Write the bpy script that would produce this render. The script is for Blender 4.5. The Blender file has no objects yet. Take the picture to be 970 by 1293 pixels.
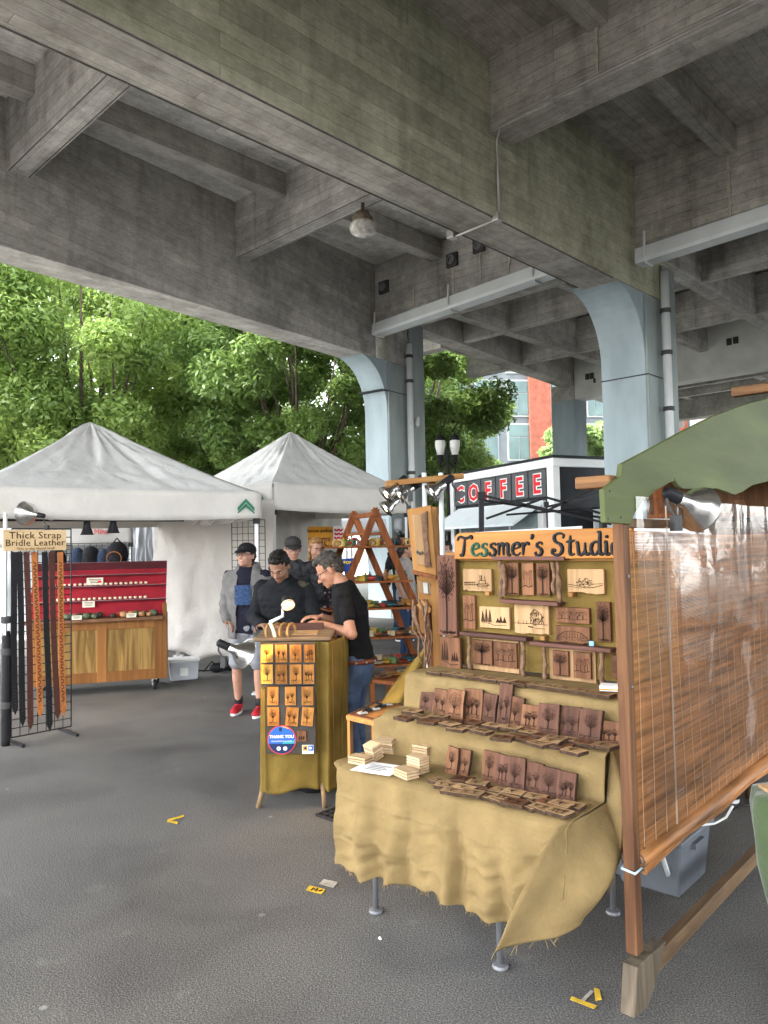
import bpy, bmesh, math, random
import numpy as np
from mathutils import Vector, Matrix, Quaternion

random.seed(7)
rng = np.random.default_rng(7)
scene = bpy.context.scene
C = scene.collection
rad = math.radians
# ---------------------------------------------------------------- camera
FOC = 950.0                       # focal length in pixels of the 970 x 1293 photograph
PITCH, ROLL, CAMH = rad(2.5), rad(-1.1), 1.7
_r = Vector((1, 0, 0)); _f = Vector((0, math.cos(PITCH), math.sin(PITCH))); _u = Vector((0, -math.sin(PITCH), math.cos(PITCH)))
RT = _r * math.cos(ROLL) + _u * math.sin(ROLL)
UP = -_r * math.sin(ROLL) + _u * math.cos(ROLL)
FW = _f
CAM = Vector((0, 0, CAMH))
cd = bpy.data.cameras.new('camera')
cam = bpy.data.objects.new('camera', cd)
C.objects.link(cam)
M = Matrix((RT, UP, -FW)).transposed().to_4x4()
M.translation = CAM
cam.matrix_world = M
cd.sensor_fit = 'VERTICAL'
cd.sensor_height = 36.0
cd.sensor_width = 27.0
cd.lens = 36.0 * FOC / 1293.0
cd.clip_start = 0.05
cd.clip_end = 600
scene.camera = cam
# ---------------------------------------------------------------- light
SUN_EL, SUN_AZ = rad(50), rad(-112)      # veiled sun from the left, a little behind the camera
w = bpy.data.worlds.new('World'); scene.world = w; w.use_nodes = True
nt = w.node_tree
bg = nt.nodes['Background']
sky = nt.nodes.new('ShaderNodeTexSky'); sky.sky_type = 'NISHITA'; sky.sun_disc = False
sky.sun_elevation = SUN_EL; sky.sun_rotation = SUN_AZ
sky.air_density = 1.0; sky.dust_density = 1.2; sky.ozone_density = 1.0
hs = nt.nodes.new('ShaderNodeHueSaturation'); hs.inputs['Saturation'].default_value = 0.22
nt.links.new(sky.outputs[0], hs.inputs['Color'])
nt.links.new(hs.outputs[0], bg.inputs['Color'])
bg.inputs['Strength'].default_value = 0.15
sl = bpy.data.lights.new('sun', 'SUN'); sl.energy = 1.5; sl.angle = rad(12); sl.color = (1.0, 0.96, 0.9)
sun = bpy.data.objects.new('sun', sl); C.objects.link(sun)
sdir = Vector((math.sin(SUN_AZ) * math.cos(SUN_EL), math.cos(SUN_AZ) * math.cos(SUN_EL), math.sin(SUN_EL)))
sun.rotation_euler = sdir.to_track_quat('Z', 'Y').to_euler()
sun.location = (-20, 10, 30)
vs = scene.view_settings
vs.view_transform = 'Standard'; vs.look = 'None'; vs.gamma = 1.0; vs.use_curve_mapping = False
vs.exposure = 3.25
scene.cycles.max_bounces = 10; scene.cycles.diffuse_bounces = 5; scene.cycles.transparent_max_bounces = 24
scene.cycles.use_denoising = True
scene.cycles.use_adaptive_sampling = True; scene.cycles.adaptive_threshold = 0.02
scene.cycles.sample_clamp_indirect = 8.0

# ---------------------------------------------------------------- pixel -> place helpers (photograph pixels)
def ray(x, y): return RT * ((x - 485) / FOC) + FW + UP * ((646.5 - y) / FOC)
def GZ(x, y, z=0.0):
    d = ray(x, y); return CAM + d * ((z - CAMH) / d.z)
def GY(x, y, yy):
    d = ray(x, y); return CAM + d * (yy / d.y)
def GP(x, y, p0, n):
    d = ray(x, y); n = Vector(n); return CAM + d * ((Vector(p0) - CAM).dot(n) / d.dot(n))

# ---------------------------------------------------------------- mesh builder
class MB:
    def __init__(s): s.v = []; s.f = []; s.uv = None
    def add(s, vs, fs):
        n = len(s.v); s.v.extend([tuple(p) for p in vs]); s.f.extend([tuple(i + n for i in f) for f in fs]); return s
    def box(s, c, size, rot=None):
        hx, hy, hz = size[0] / 2, size[1] / 2, size[2] / 2
        P = [Vector((x, y, z)) for x in (-hx, hx) for y in (-hy, hy) for z in (-hz, hz)]
        if rot is not None: P = [rot @ p for p in P]
        c = Vector(c)
        return s.add([p + c for p in P], [(0, 1, 3, 2), (4, 6, 7, 5), (0, 4, 5, 1), (2, 3, 7, 6), (0, 2, 6, 4), (1, 5, 7, 3)])
    def bb(s, x0, x1, y0, y1, z0, z1):
        return s.box(((x0 + x1) / 2, (y0 + y1) / 2, (z0 + z1) / 2), (abs(x1 - x0), abs(y1 - y0), abs(z1 - z0)))
    def bar(s, p, q, w, h=None, up=(0, 0, 1)):
        p = Vector(p); q = Vector(q); h = h or w
        d = q - p; L = d.length; d = d / L
        u = Vector(up)
        if abs(d.dot(u)) > 0.99: u = Vector((0, 1, 0)) if abs(d.y) < .9 else Vector((1, 0, 0))
        x = d.cross(u).normalized(); z = x.cross(d)
        return s.box((p + q) / 2, (w, L, h), Matrix((x, d, z)).transposed())
    def tube(s, pts, r, n=8, cap=True):
        pts = [Vector(p) for p in pts]
        rs = r if isinstance(r, (list, tuple)) else [r] * len(pts)
        rings = []; ref = None
        for i, p in enumerate(pts):
            d = (pts[min(i + 1, len(pts) - 1)] - pts[max(i - 1, 0)])
            d = d.normalized() if d.length > 1e-9 else Vector((0, 0, 1))
            if ref is None:
                ref = Vector((0, 0, 1)) if abs(d.z) < .9 else Vector((1, 0, 0))
            x = ref - d * ref.dot(d)
            if x.length < 1e-6: x = d.orthogonal()
            x.normalize(); y = d.cross(x); ref = x
            rings.append([p + (x * math.cos(2 * math.pi * k / n) + y * math.sin(2 * math.pi * k / n)) * rs[i] for k in range(n)])
        return s.rings(rings, cap)
    def rings(s, rings, cap=True, closed=True):
        n = len(rings[0]); vs = [p for r in rings for p in r]; fs = []
        for i in range(len(rings) - 1):
            for k in range(n if closed else n - 1):
                a = i * n + k; b = i * n + (k + 1) % n
                fs.append((a, b, b + n, a + n))
        if cap: fs.append(tuple(range(n))[::-1]); fs.append(tuple((len(rings) - 1) * n + k for k in range(n)))
        return s.add(vs, fs)
    def lathe(s, prof, c=(0, 0, 0), n=16, axis=None):
        c = Vector(c); R = Matrix.Identity(3)
        if axis is not None: R = Vector((0, 0, 1)).rotation_difference(Vector(axis)).to_matrix()
        return s.rings([[c + R @ Vector((r * math.cos(2 * math.pi * k / n), r * math.sin(2 * math.pi * k / n), z)) for k in range(n)] for r, z in prof])
    def capsule(s, p, q, r0, r1, n=10):
        p = Vector(p); q = Vector(q); d = (q - p)
        if d.length < 1e-6: d = Vector((0, 0, 1e-4))
        dn = d.normalized(); pts = []; rs = []
        for a in (80, 50, 20): pts.append(p - dn * r0 * math.sin(rad(a))); rs.append(r0 * math.cos(rad(a)))
        for a in (20, 50, 80): pts.append(q + dn * r1 * math.sin(rad(a))); rs.append(r1 * math.cos(rad(a)))
        return s.tube(pts, rs, n)
    def ell(s, c, r, rot=None, n=14, m=9):
        c = Vector(c); rg = []
        for i in range(1, m):
            t = math.pi * i / m
            ring = []
            for k in range(n):
                p = Vector((r[0] * math.sin(t) * math.cos(2 * math.pi * k / n), r[1] * math.sin(t) * math.sin(2 * math.pi * k / n), -r[2] * math.cos(t)))
                if rot is not None: p = rot @ p
                ring.append(c + p)
            rg.append(ring)
        return s.rings(rg)
    def prism(s, poly, y0, y1, fn=None):
        """poly in (x,z), extruded in y"""
        n = len(poly); fn = fn or (lambda x, y, z: (x, y, z))
        vs = [fn(x, y0, z) for x, z in poly] + [fn(x, y1, z) for x, z in poly]
        fs = [tuple(range(n)), tuple(range(2 * n - 1, n - 1, -1))] + [(k, k + n, (k + 1) % n + n, (k + 1) % n) for k in range(n)]
        return s.add(vs, fs)
    def grid(s, fn, nu, nv):
        vs = [fn(i / nu, j / nv) for j in range(nv + 1) for i in range(nu + 1)]
        fs = [(j * (nu + 1) + i, j * (nu + 1) + i + 1, (j + 1) * (nu + 1) + i + 1, (j + 1) * (nu + 1) + i) for j in range(nv) for i in range(nu)]
        return s.add(vs, fs)
    def xf(s, m):
        s.v = [tuple(m @ Vector(p)) for p in s.v]; return s
    def mesh(s, name, mat=None, smooth=False):
        me = bpy.data.meshes.new(name); me.from_pydata(s.v, [], s.f); me.validate(); me.update()
        bm = bmesh.new(); bm.from_mesh(me); bmesh.ops.recalc_face_normals(bm, faces=bm.faces); bm.to_mesh(me); bm.free()
        if mat: me.materials.append(mat)
        if smooth:
            me.polygons.foreach_set('use_smooth', [True] * len(me.polygons))
        return me
    def build(s, name, mat, parent=None, smooth=False, bevel=0.0, solid=0.0, **kw):
        me = s.mesh(name, mat, smooth)
        return obj(name, me, parent, bevel=bevel, solid=solid, **kw)

def obj(name, me, parent=None, loc=None, rz=0.0, rot=None, label=None, cat=None, group=None, kind=None, bevel=0.0, solid=0.0):
    o = bpy.data.objects.new(name, me); C.objects.link(o)
    if parent is not None: o.parent = parent
    if loc is not None: o.location = loc
    if rot is not None: o.rotation_euler = rot
    elif rz: o.rotation_euler = (0, 0, rz)
    if bevel:
        b = o.modifiers.new('bevel', 'BEVEL'); b.width = bevel; b.segments = 2; b.limit_method = 'ANGLE'; b.angle_limit = rad(40)
    if solid:
        b = o.modifiers.new('thickness', 'SOLIDIFY'); b.thickness = solid; b.offset = 0
    tag(o, label, cat, group, kind); return o
def tag(o, label=None, cat=None, group=None, kind=None):
    if label: o['label'] = label
    if cat: o['category'] = cat
    if group: o['group'] = group
    if kind: o['kind'] = kind
    return o
def thing(name, label, cat, loc=(0, 0, 0), rz=0.0, group=None):
    o = bpy.data.objects.new(name, None); C.objects.link(o); o.empty_display_size = .1
    o.location = loc; o.rotation_euler = (0, 0, rz)
    return tag(o, label, cat, group)

# ---------------------------------------------------------------- materials
MATS = {}
def newmat(name):
    m = bpy.data.materials.new(name); m.use_nodes = True
    return m, m.node_tree, m.node_tree.nodes['Principled BSDF']
def N(nt, t, **kw):
    n = nt.nodes.new(t)
    for k, v in kw.items(): setattr(n, k, v)
    return n
def ramp(nt, fac, stops):
    r = N(nt, 'ShaderNodeValToRGB'); e = r.color_ramp.elements
    e[0].position, e[0].color = stops[0][0], (*stops[0][1], 1)
    e[1].position, e[1].color = stops[-1][0], (*stops[-1][1], 1)
    for p, c in stops[1:-1]:
        k = e.new(p); k.color = (*c, 1)
    nt.links.new(fac, r.inputs[0]); return r.outputs[0]
def mul(c, k): return tuple(min(1, x * k) for x in c)
def mat(name, col, rough=.7, var=.18, scale=6.0, bump=.15, bscale=60.0, metal=0.0, stretch=(1, 1, 1), spec=.12, sheen=0.0, trans=0.0, emit=None, estr=0.0, alpha=1.0, coat=0.0, detail=6):
    if name in MATS: return MATS[name]
    m, nt, b = newmat(name); L = nt.links
    tc = N(nt, 'ShaderNodeTexCoord'); mp = N(nt, 'ShaderNodeMapping'); mp.inputs['Scale'].default_value = stretch
    L.new(tc.outputs['Object'], mp.inputs[0])
    nz = N(nt, 'ShaderNodeTexNoise'); nz.inputs['Scale'].default_value = scale; nz.inputs['Detail'].default_value = detail
    L.new(mp.outputs[0], nz.inputs['Vector'])
    L.new(ramp(nt, nz.outputs[0], [(.3, mul(col, 1 - var)), (.7, mul(col, 1 + var))]), b.inputs['Base Color'])
    if bump:
        nb = N(nt, 'ShaderNodeTexNoise'); nb.inputs['Scale'].default_value = bscale; nb.inputs['Detail'].default_value = 4
        L.new(mp.outputs[0], nb.inputs['Vector'])
        bp = N(nt, 'ShaderNodeBump'); bp.inputs['Strength'].default_value = bump; bp.inputs['Distance'].default_value = .01
        L.new(nb.outputs[0], bp.inputs['Height']); L.new(bp.outputs[0], b.inputs['Normal'])
    b.inputs['Roughness'].default_value = rough; b.inputs['Metallic'].default_value = metal
    b.inputs['Specular IOR Level'].default_value = spec
    if sheen: b.inputs['Sheen Weight'].default_value = sheen
    if trans: b.inputs['Transmission Weight'].default_value = trans
    if coat: b.inputs['Coat Weight'].default_value = coat
    if alpha < 1: b.inputs['Alpha'].default_value = alpha
    if emit: b.inputs['Emission Color'].default_value = (*emit, 1); b.inputs['Emission Strength'].default_value = estr
    MATS[name] = m; return m

def wood(name, col, dark, scale=1.0, axis=0, rough=.6, ring=22.0, coat=0.0):
    """grain runs along the local axis"""
    if name in MATS: return MATS[name]
    m, nt, b = newmat(name); L = nt.links
    tc = N(nt, 'ShaderNodeTexCoord'); mp = N(nt, 'ShaderNodeMapping')
    sc = [ring, ring, ring]; sc[axis] = ring * .07
    mp.inputs['Scale'].default_value = [x * scale for x in sc]
    oi = N(nt, 'ShaderNodeObjectInfo'); ad = N(nt, 'ShaderNodeVectorMath', operation='SCALE'); ad.inputs[3].default_value = 9.0
    cb = N(nt, 'ShaderNodeCombineXYZ')
    for k in range(3): L.new(oi.outputs['Random'], cb.inputs[k])
    L.new(cb.outputs[0], ad.inputs[0])
    av = N(nt, 'ShaderNodeVectorMath', operation='ADD'); L.new(tc.outputs['Object'], av.inputs[0]); L.new(ad.outputs[0], av.inputs[1])
    L.new(av.outputs[0], mp.inputs[0])
    nz = N(nt, 'ShaderNodeTexNoise'); nz.inputs['Scale'].default_value = 1.6; nz.inputs['Detail'].default_value = 8; nz.inputs['Distortion'].default_value = 1.2
    L.new(mp.outputs[0], nz.inputs['Vector'])
    mid = tuple((a + c) / 2 for a, c in zip(col, dark))
    cr = ramp(nt, nz.outputs[0], [(.33, dark), (.5, mid), (.62, col)])
    hsv = N(nt, 'ShaderNodeHueSaturation'); mr = N(nt, 'ShaderNodeMapRange'); mr.inputs[3].default_value = .75; mr.inputs[4].default_value = 1.25
    L.new(oi.outputs['Random'], mr.inputs[0]); L.new(mr.outputs[0], hsv.inputs['Value']); L.new(cr, hsv.inputs['Color'])
    L.new(hsv.outputs[0], b.inputs['Base Color'])
    bp = N(nt, 'ShaderNodeBump'); bp.inputs['Strength'].default_value = .25; bp.inputs['Distance'].default_value = .004
    L.new(nz.outputs[0], bp.inputs['Height']); L.new(bp.outputs[0], b.inputs['Normal'])
    b.inputs['Roughness'].default_value = rough; b.inputs['Specular IOR Level'].default_value = .12
    if coat: b.inputs['Coat Weight'].default_value = coat; b.inputs['Coat Roughness'].default_value = .25
    MATS[name] = m; return m

def board_concrete(name, col, tint, zsc=.15, along=0):
    """board-marked concrete: plank courses with seams, blotches, water runs, pits"""
    m, nt, b = newmat(name); L = nt.links
    tc = N(nt, 'ShaderNodeTexCoord'); sp = N(nt, 'ShaderNodeSeparateXYZ'); L.new(tc.outputs['Object'], sp.inputs[0])
    def math_(op, a, bb=None, c=None):
        n = N(nt, 'ShaderNodeMath', operation=op)
        for i, x in enumerate((a, bb, c)):
            if x is None: continue
            if isinstance(x, (int, float)): n.inputs[i].default_value = x
            else: L.new(x, n.inputs[i])
        return n.outputs[0]
    wob = N(nt, 'ShaderNodeTexNoise'); wob.inputs['Scale'].default_value = 2.5; wob.inputs['Detail'].default_value = 2; L.new(tc.outputs['Object'], wob.inputs['Vector'])
    across = math_('ADD', math_('ADD', sp.outputs[2], sp.outputs[1 - along]), math_('MULTIPLY', wob.outputs[0], .02))
    cb = N(nt, 'ShaderNodeCombineXYZ'); L.new(sp.outputs[along], cb.inputs[0]); L.new(across, cb.inputs[1])
    br = N(nt, 'ShaderNodeTexBrick'); L.new(cb.outputs[0], br.inputs['Vector'])
    br.offset = .37; br.inputs['Scale'].default_value = 1; br.inputs['Brick Width'].default_value = 2.6; br.inputs['Row Height'].default_value = zsc; br.inputs['Mortar Size'].default_value = .0035; br.inputs['Mortar Smooth'].default_value = .3; br.inputs['Bias'].default_value = 0
    br.inputs['Color1'].default_value = (.84, .84, .84, 1); br.inputs['Color2'].default_value = (1.1, 1.1, 1.1, 1); br.inputs['Mortar'].default_value = (.6, .6, .6, 1)
    def noise(sc, det, rough=.6, vec=None, stretch=None, dist=0):
        n = N(nt, 'ShaderNodeTexNoise'); n.inputs['Scale'].default_value = sc; n.inputs['Detail'].default_value = det; n.inputs['Roughness'].default_value = rough; n.inputs['Distortion'].default_value = dist
        if stretch: 
            mp = N(nt, 'ShaderNodeMapping'); mp.inputs['Scale'].default_value = stretch; L.new(tc.outputs['Object'], mp.inputs[0]); L.new(mp.outputs[0], n.inputs['Vector'])
        else: L.new(tc.outputs['Object'], n.inputs['Vector'])
        return n.outputs[0]
    big = noise(.8, 9, .68); grain = noise(3.0, 6, .7, stretch=((2, 16, 16) if along == 0 else (16, 2, 16))); pit = noise(34, 3)
    run = noise(1.0, 5, .6, stretch=((2.6, 2.6, .3)), dist=.4); mid = noise(5.5, 6, .75)
    base = ramp(nt, big, [(.3, mul(col, .6)), (.48, col), (.7, mul(tint, 1.2))])
    def mult(a, c, f=1.0):
        mx = N(nt, 'ShaderNodeMix', data_type='RGBA', blend_type='MULTIPLY'); mx.inputs[0].default_value = f; L.new(a, mx.inputs[6]); L.new(c, mx.inputs[7]); return mx.outputs[2]
    c = mult(base, br.outputs['Color'])
    c = mult(c, ramp(nt, grain, [(.3, (.8, .8, .8)), (.7, (1.15, 1.15, 1.15))]))
    c = mult(c, ramp(nt, run, [(.28, (.72, .7, .67)), (.46, (1, 1, 1)), (.78, (1.08, 1.08, 1.06))]))
    c = mult(c, ramp(nt, mid, [(.3, (.78, .77, .75)), (.6, (1.05, 1.05, 1.05)), (.75, (1.3, 1.29, 1.26))]))
    pk = math_('GREATER_THAN', pit, .67)
    mx2 = N(nt, 'ShaderNodeMix', data_type='RGBA'); L.new(math_('MULTIPLY', pk, .6), mx2.inputs[0]); L.new(c, mx2.inputs[6]); mx2.inputs[7].default_value = (*mul(col, .3), 1)
    L.new(mx2.outputs[2], b.inputs['Base Color'])
    hgt = math_('SUBTRACT', math_('ADD', math_('MULTIPLY', grain, .6), math_('MULTIPLY', mid, .3)), math_('ADD', math_('MULTIPLY', br.outputs['Fac'], .9), math_('MULTIPLY', pk, .7)))
    bp = N(nt, 'ShaderNodeBump'); bp.inputs['Strength'].default_value = .6; bp.inputs['Distance'].default_value = .02
    L.new(hgt, bp.inputs['Height']); L.new(bp.outputs[0], b.inputs['Normal'])
    b.inputs['Roughness'].default_value = .9; b.inputs['Specular IOR Level'].default_value = .2
    return m
# ---------------------------------------------------------------- ground
def asphalt():
    m, nt, b = newmat('asphalt'); L = nt.links
    tc = N(nt, 'ShaderNodeTexCoord')
    a = N(nt, 'ShaderNodeTexNoise'); a.inputs['Scale'].default_value = 150; a.inputs['Detail'].default_value = 5; a.inputs['Roughness'].default_value = .7
    c = N(nt, 'ShaderNodeTexNoise'); c.inputs['Scale'].default_value = .55; c.inputs['Detail'].default_value = 7
    v = N(nt, 'ShaderNodeTexVoronoi'); v.inputs['Scale'].default_value = 120
    s = N(nt, 'ShaderNodeTexNoise'); s.inputs['Scale'].default_value = 4.5; s.inputs['Detail'].default_value = 3
    for n in (a, c, v, s): L.new(tc.outputs['Object'], n.inputs['Vector'])
    base = ramp(nt, c.outputs[0], [(.3, (.088, .085, .081)), (.7, (.135, .13, .124))])
    gr = ramp(nt, a.outputs[0], [(.36, (.3, .3, .3)), (.5, (.95, .95, .95)), (.66, (2.1, 2.07, 2.0))])
    mx = N(nt, 'ShaderNodeMix', data_type='RGBA', blend_type='MULTIPLY'); mx.inputs[0].default_value = 1
    L.new(base, mx.inputs[6]); L.new(gr, mx.inputs[7])
    blot = ramp(nt, s.outputs[0], [(.66, (0, 0, 0)), (.74, (.35, .35, .35))])
    mx2 = N(nt, 'ShaderNodeMix', data_type='RGBA'); L.new(blot, mx2.inputs[0]); L.new(mx.outputs[2], mx2.inputs[6]); mx2.inputs[7].default_value = (.2, .19, .175, 1)
    gv = N(nt, 'ShaderNodeTexVoronoi'); gv.inputs['Scale'].default_value = 2.6; gv.inputs['Randomness'].default_value = 1.0; L.new(tc.outputs['Object'], gv.inputs['Vector'])
    gum = ramp(nt, gv.outputs['Distance'], [(.03, (.8, .8, .8)), (.05, (0, 0, 0))])
    mx3 = N(nt, 'ShaderNodeMix', data_type='RGBA'); L.new(gum, mx3.inputs[0]); L.new(mx2.outputs[2], mx3.inputs[6]); mx3.inputs[7].default_value = (.24, .235, .22, 1)
    oil = N(nt, 'ShaderNodeTexNoise'); oil.inputs['Scale'].default_value = 1.3; oil.inputs['Detail'].default_value = 5; oil.inputs['Distortion'].default_value = .5; L.new(tc.outputs['Object'], oil.inputs['Vector'])
    mx4 = N(nt, 'ShaderNodeMix', data_type='RGBA', blend_type='MULTIPLY'); mx4.inputs[0].default_value = 1; L.new(mx3.outputs[2], mx4.inputs[6]); L.new(ramp(nt, oil.outputs[0], [(.3, (.72, .72, .73)), (.5, (1, 1, 1)), (.7, (1.12, 1.12, 1.1))]), mx4.inputs[7])
    L.new(mx4.outputs[2], b.inputs['Base Color'])
    ad = N(nt, 'ShaderNodeMath', operation='ADD'); L.new(a.outputs[0], ad.inputs[0]); L.new(v.outputs['Distance'], ad.inputs[1])
    bp = N(nt, 'ShaderNodeBump'); bp.inputs['Strength'].default_value = .45; bp.inputs['Distance'].default_value = .004
    L.new(ad.outputs[0], bp.inputs['Height']); L.new(bp.outputs[0], b.inputs['Normal'])
    b.inputs['Roughness'].default_value = .85; b.inputs['Specular IOR Level'].default_value = .2
    return m
MB().add([(-250, -250, 0), (250, -250, 0), (250, 250, 0), (-250, 250, 0)], [(0, 1, 2, 3)]).build('ground', asphalt(), kind='structure')

m_bounce = mat('bounce_concrete', (.5, .49, .46), .85, .12, 2, .3, 30)
# ---------------------------------------------------------------- viaduct (local x along the main girders, y across, away from the stalls)
HS = 6.0
_b0, _b1 = GZ(85, 0, HS), GZ(720, 321.6, HS)
_d = (_b1 - _b0).normalized()
VRZ = math.atan2(_d.y, _d.x)
VO = Vector((_b1.x, _b1.y, 0))
def VL(p):
    q = Vector(p) - VO; c, s_ = math.cos(-VRZ), math.sin(-VRZ)
    return Vector((q.x * c - q.y * s_, q.x * s_ + q.y * c, q.z))
mc_grey = board_concrete('concrete_grey', (.42, .405, .38), (.5, .485, .455))
mc_green = board_concrete('concrete_green', (.40, .405, .30), (.49, .49, .38))
mc_brown = board_concrete('concrete_brown', (.41, .39, .35), (.48, .46, .415))
mc_light = board_concrete('concrete_light', (.5, .48, .445), (.57, .55, .51), zsc=.22)
mx_grey = board_concrete('concrete_grey_cross', (.44, .425, .40), (.52, .505, .475), along=1)
mx_brown = board_concrete('concrete_brown_cross', (.41, .39, .35), (.48, .46, .415), along=1)
mx_light = board_concrete('concrete_light_cross', (.5, .48, .445), (.57, .55, .51), along=1)
m_white_conc = mat('white_painted_concrete', (.76, .76, .72), .8, .1, 2.0, .25, 30)
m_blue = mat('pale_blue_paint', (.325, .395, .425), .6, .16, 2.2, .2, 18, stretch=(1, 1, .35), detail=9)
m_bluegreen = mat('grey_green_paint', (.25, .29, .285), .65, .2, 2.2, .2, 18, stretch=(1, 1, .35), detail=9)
via = thing('viaduct', 'board-marked concrete viaduct deck with deep girders and pale blue columns overhead', 'bridge', VO, VRZ)
DK, XB, SB = 8.1, 7.1, 7.75
# girder A direction in local frame
ga0, ga1 = VL(GZ(0, 309.3, HS)), VL(GZ(420, 434.6, HS))
gs = (ga1.y - ga0.y) / (ga1.x - ga0.x)
def AY(x): return ga1.y + gs * (x - ga1.x)
def beam(name, m, x0, x1, yf, wdt, z0, z1, z0b=None):
    """yf(x): near face"""
    mb = MB(); z0b = z0 if z0b is None else z0b
    mb.rings([[(x, yf(x), za), (x, yf(x) + wdt, za), (x, yf(x) + wdt, z1), (x, yf(x), z1)] for x, za in ((x0, z0), (x1, z0b))])
    return mb.build(name, m, via, bevel=.007)
gb_ = beam('main_girder', mc_brown, -15.9, 2.6, lambda x: 0.0, .69, HS, DK + .05)
gb_.data.materials.append(mc_green)
for pl__ in gb_.data.polygons:
    if pl__.normal.y < -.5: pl__.material_index = 1      # algae tint on the face turned to us
beam('main_girder', mc_grey, -15.9, 2.2, AY, .66, HS, DK + .05)
beam('main_girder', mc_brown, -15.9, 26, lambda x: -7.2, .69, HS, DK + .05)
# continuing girders past the column row, shallower
beam('main_girder', mc_light, 3.35, 26, lambda x: AY(x) + .02, .5, XB - .02, DK + .05)
beam('main_girder', mc_grey, 3.6, 26, lambda x: .33, .36, XB, DK + .05)
beam('main_girder', mc_light, 3.6, 13.2, lambda x: 5.2, .3, XB, DK + .05)
# parapet and walkway brackets on the outer edge
beam('edge_beam', mc_light, -15.9, 26, lambda x: min(AY(x) + 1.9, 9.2), .29, 7.35, DK + .6)
for x in (5.6, 9.0):
    beam('bracket', mx_light, x, x + .35, lambda x_: AY(x) + .52, 1.37, 7.0, DK)
# deck slab
MB().bb(-16, 3.3, -20, .3, DK + .05, DK + .4).build('deck_slab', mc_brown, via)  # unseen right reach extended to darken the stalls there
MB().bb(-16, 3.3, .3, 9.5, DK + .05, DK + .4).build('deck_slab', board_concrete('concrete_pale_deck', (.62, .61, .585), (.7, .69, .665), zsc=.2), via)
MB().bb(3.3, 26, -9, 9.5, DK + .052, DK + .4).build('deck_slab', mc_light, via)
MB().bb(-15.9, 2.9, -14.6, -13.9, HS, DK + .05).build('main_girder', mc_brown, via)
# plank courses of the deck underside are in the material; cross beams
XS = [-14.6, -10.3, -6.16, -1.95]
for x in XS:
    mb = MB(); w_ = .34
    y1 = AY(x)
    mb.bb(x, x + w_, .69, y1 + .02, XB, DK + .05)
    mb.build('cross_beam', mx_grey, via, bevel=.006)
    mb = MB(); mb.bb(x, x + w_ + .06, -7.2, 0, XB + .04, DK + .05); mb.bb(x - .03, x + w_ + .09, -7.2, 0, XB, XB + .16)
    mb.build('cross_beam', mx_brown, via, bevel=.006)
for x0, x1 in zip(XS, XS[1:] + [2.25]):
    MB().bb(x0 + .34, x1, 4.31, 4.6, SB, DK + .05).build('stringer', mc_grey, via, bevel=.006)
    MB().bb(x0 + .4, x1, -1.70, -1.44, SB, DK + .05).build('stringer', mc_brown, via, bevel=.006)
    MB().bb(x0 + .4, x1, -4.5, -4.24, SB, DK + .05).build('stringer', mc_brown, via, bevel=.006)
# narrow dark strips under the girder and cross-beam edges
m_strip = mat('dark_strip', (.12, .115, .105), .9, .3, 6)
for y in (.02, .655): MB().bb(-15.9, 1.4, y, y + .018, HS - .008, HS + .002).build('edge_strip', m_strip, via)
for x in XS[2:]:
    for xx in (x + .02, x + .3):
        MB().bb(xx, xx + .014, .7, AY(x) - .02, XB - .007, XB + .002).build('edge_strip', m_strip, via)
# cross girder over the column row
MB().bb(2.22, 2.95, .69, AY(2.2) + .1, 6.72, DK + .05).build('cross_girder', mx_grey, via, bevel=.006)
MB().bb(2.22, 2.95, -20, 0, 6.72, DK + .05).build('cross_girder', mx_brown, via, bevel=.006)
# ribs of the next span
for x in (6.0, 9.34):
    MB().bb(x, x + .22, .69, 5.2, XB + .03, DK).build('rib', mx_light, via)
    MB().bb(x, x + .22, 5.5, AY(x), XB + .03, DK).build('rib', mx_light, via)
    MB().bb(x, x + .22, -7.2, .33, XB + .03, DK).build('rib', mx_grey, via)
for y in (2.95, -2.6, -5):
    MB().bb(9.56, 13.2, y, y + .25, 7.4, DK).build('stringer', mc_grey, via)
    MB().bb(3.0, 9.34, y, y + .25, 7.5, DK).build('stringer', mc_grey, via)
MB().bb(13.2, 13.8, -9, 7.52, 6.6, DK + .05).build('cross_girder', m_white_conc, via, bevel=.02)
MB().bb(13.18, 13.2, 6.7, 6.78, 7.05, 7.2).build('wall_plate', mat('dark_iron', (.06, .06, .06), .6), via)
for k, (yy, zz) in enumerate([(3.9 - 1.55 - .03, 7.55), (2.13, 7.56), (7.0, 7.3), (6.83, 7.3)]):
    MB().bb(13.16, 13.2, yy - .07, yy + .07, zz - .1, zz + .1).build('vent_plate', mat('dark_iron', (.06, .06, .06), .6), via)
# further bents beyond
for xx in (20.5, 27):
    MB().bb(xx, xx + .6, -9, AY(20) + .1, 6.6, DK + .05).build('cross_girder', mx_light, via)
    for yy in (-6.9, .2, AY(xx) - .2):
        MB().bb(xx - .1, xx + .8, yy, yy + .85, 0, 6.6).build('column', m_blue, via)
for y in (-5.2, -2, 2.9, 6.2):
    MB().bb(13.8, 26, y, y + .25, 7.3, DK).build('stringer', mc_light, via)
for x in (15.2, 16.9, 18.6, 22.3, 24):
    MB().bb(x, x + .22, -9, AY(x), 7.15, DK).build('rib', mx_light, via)

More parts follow.
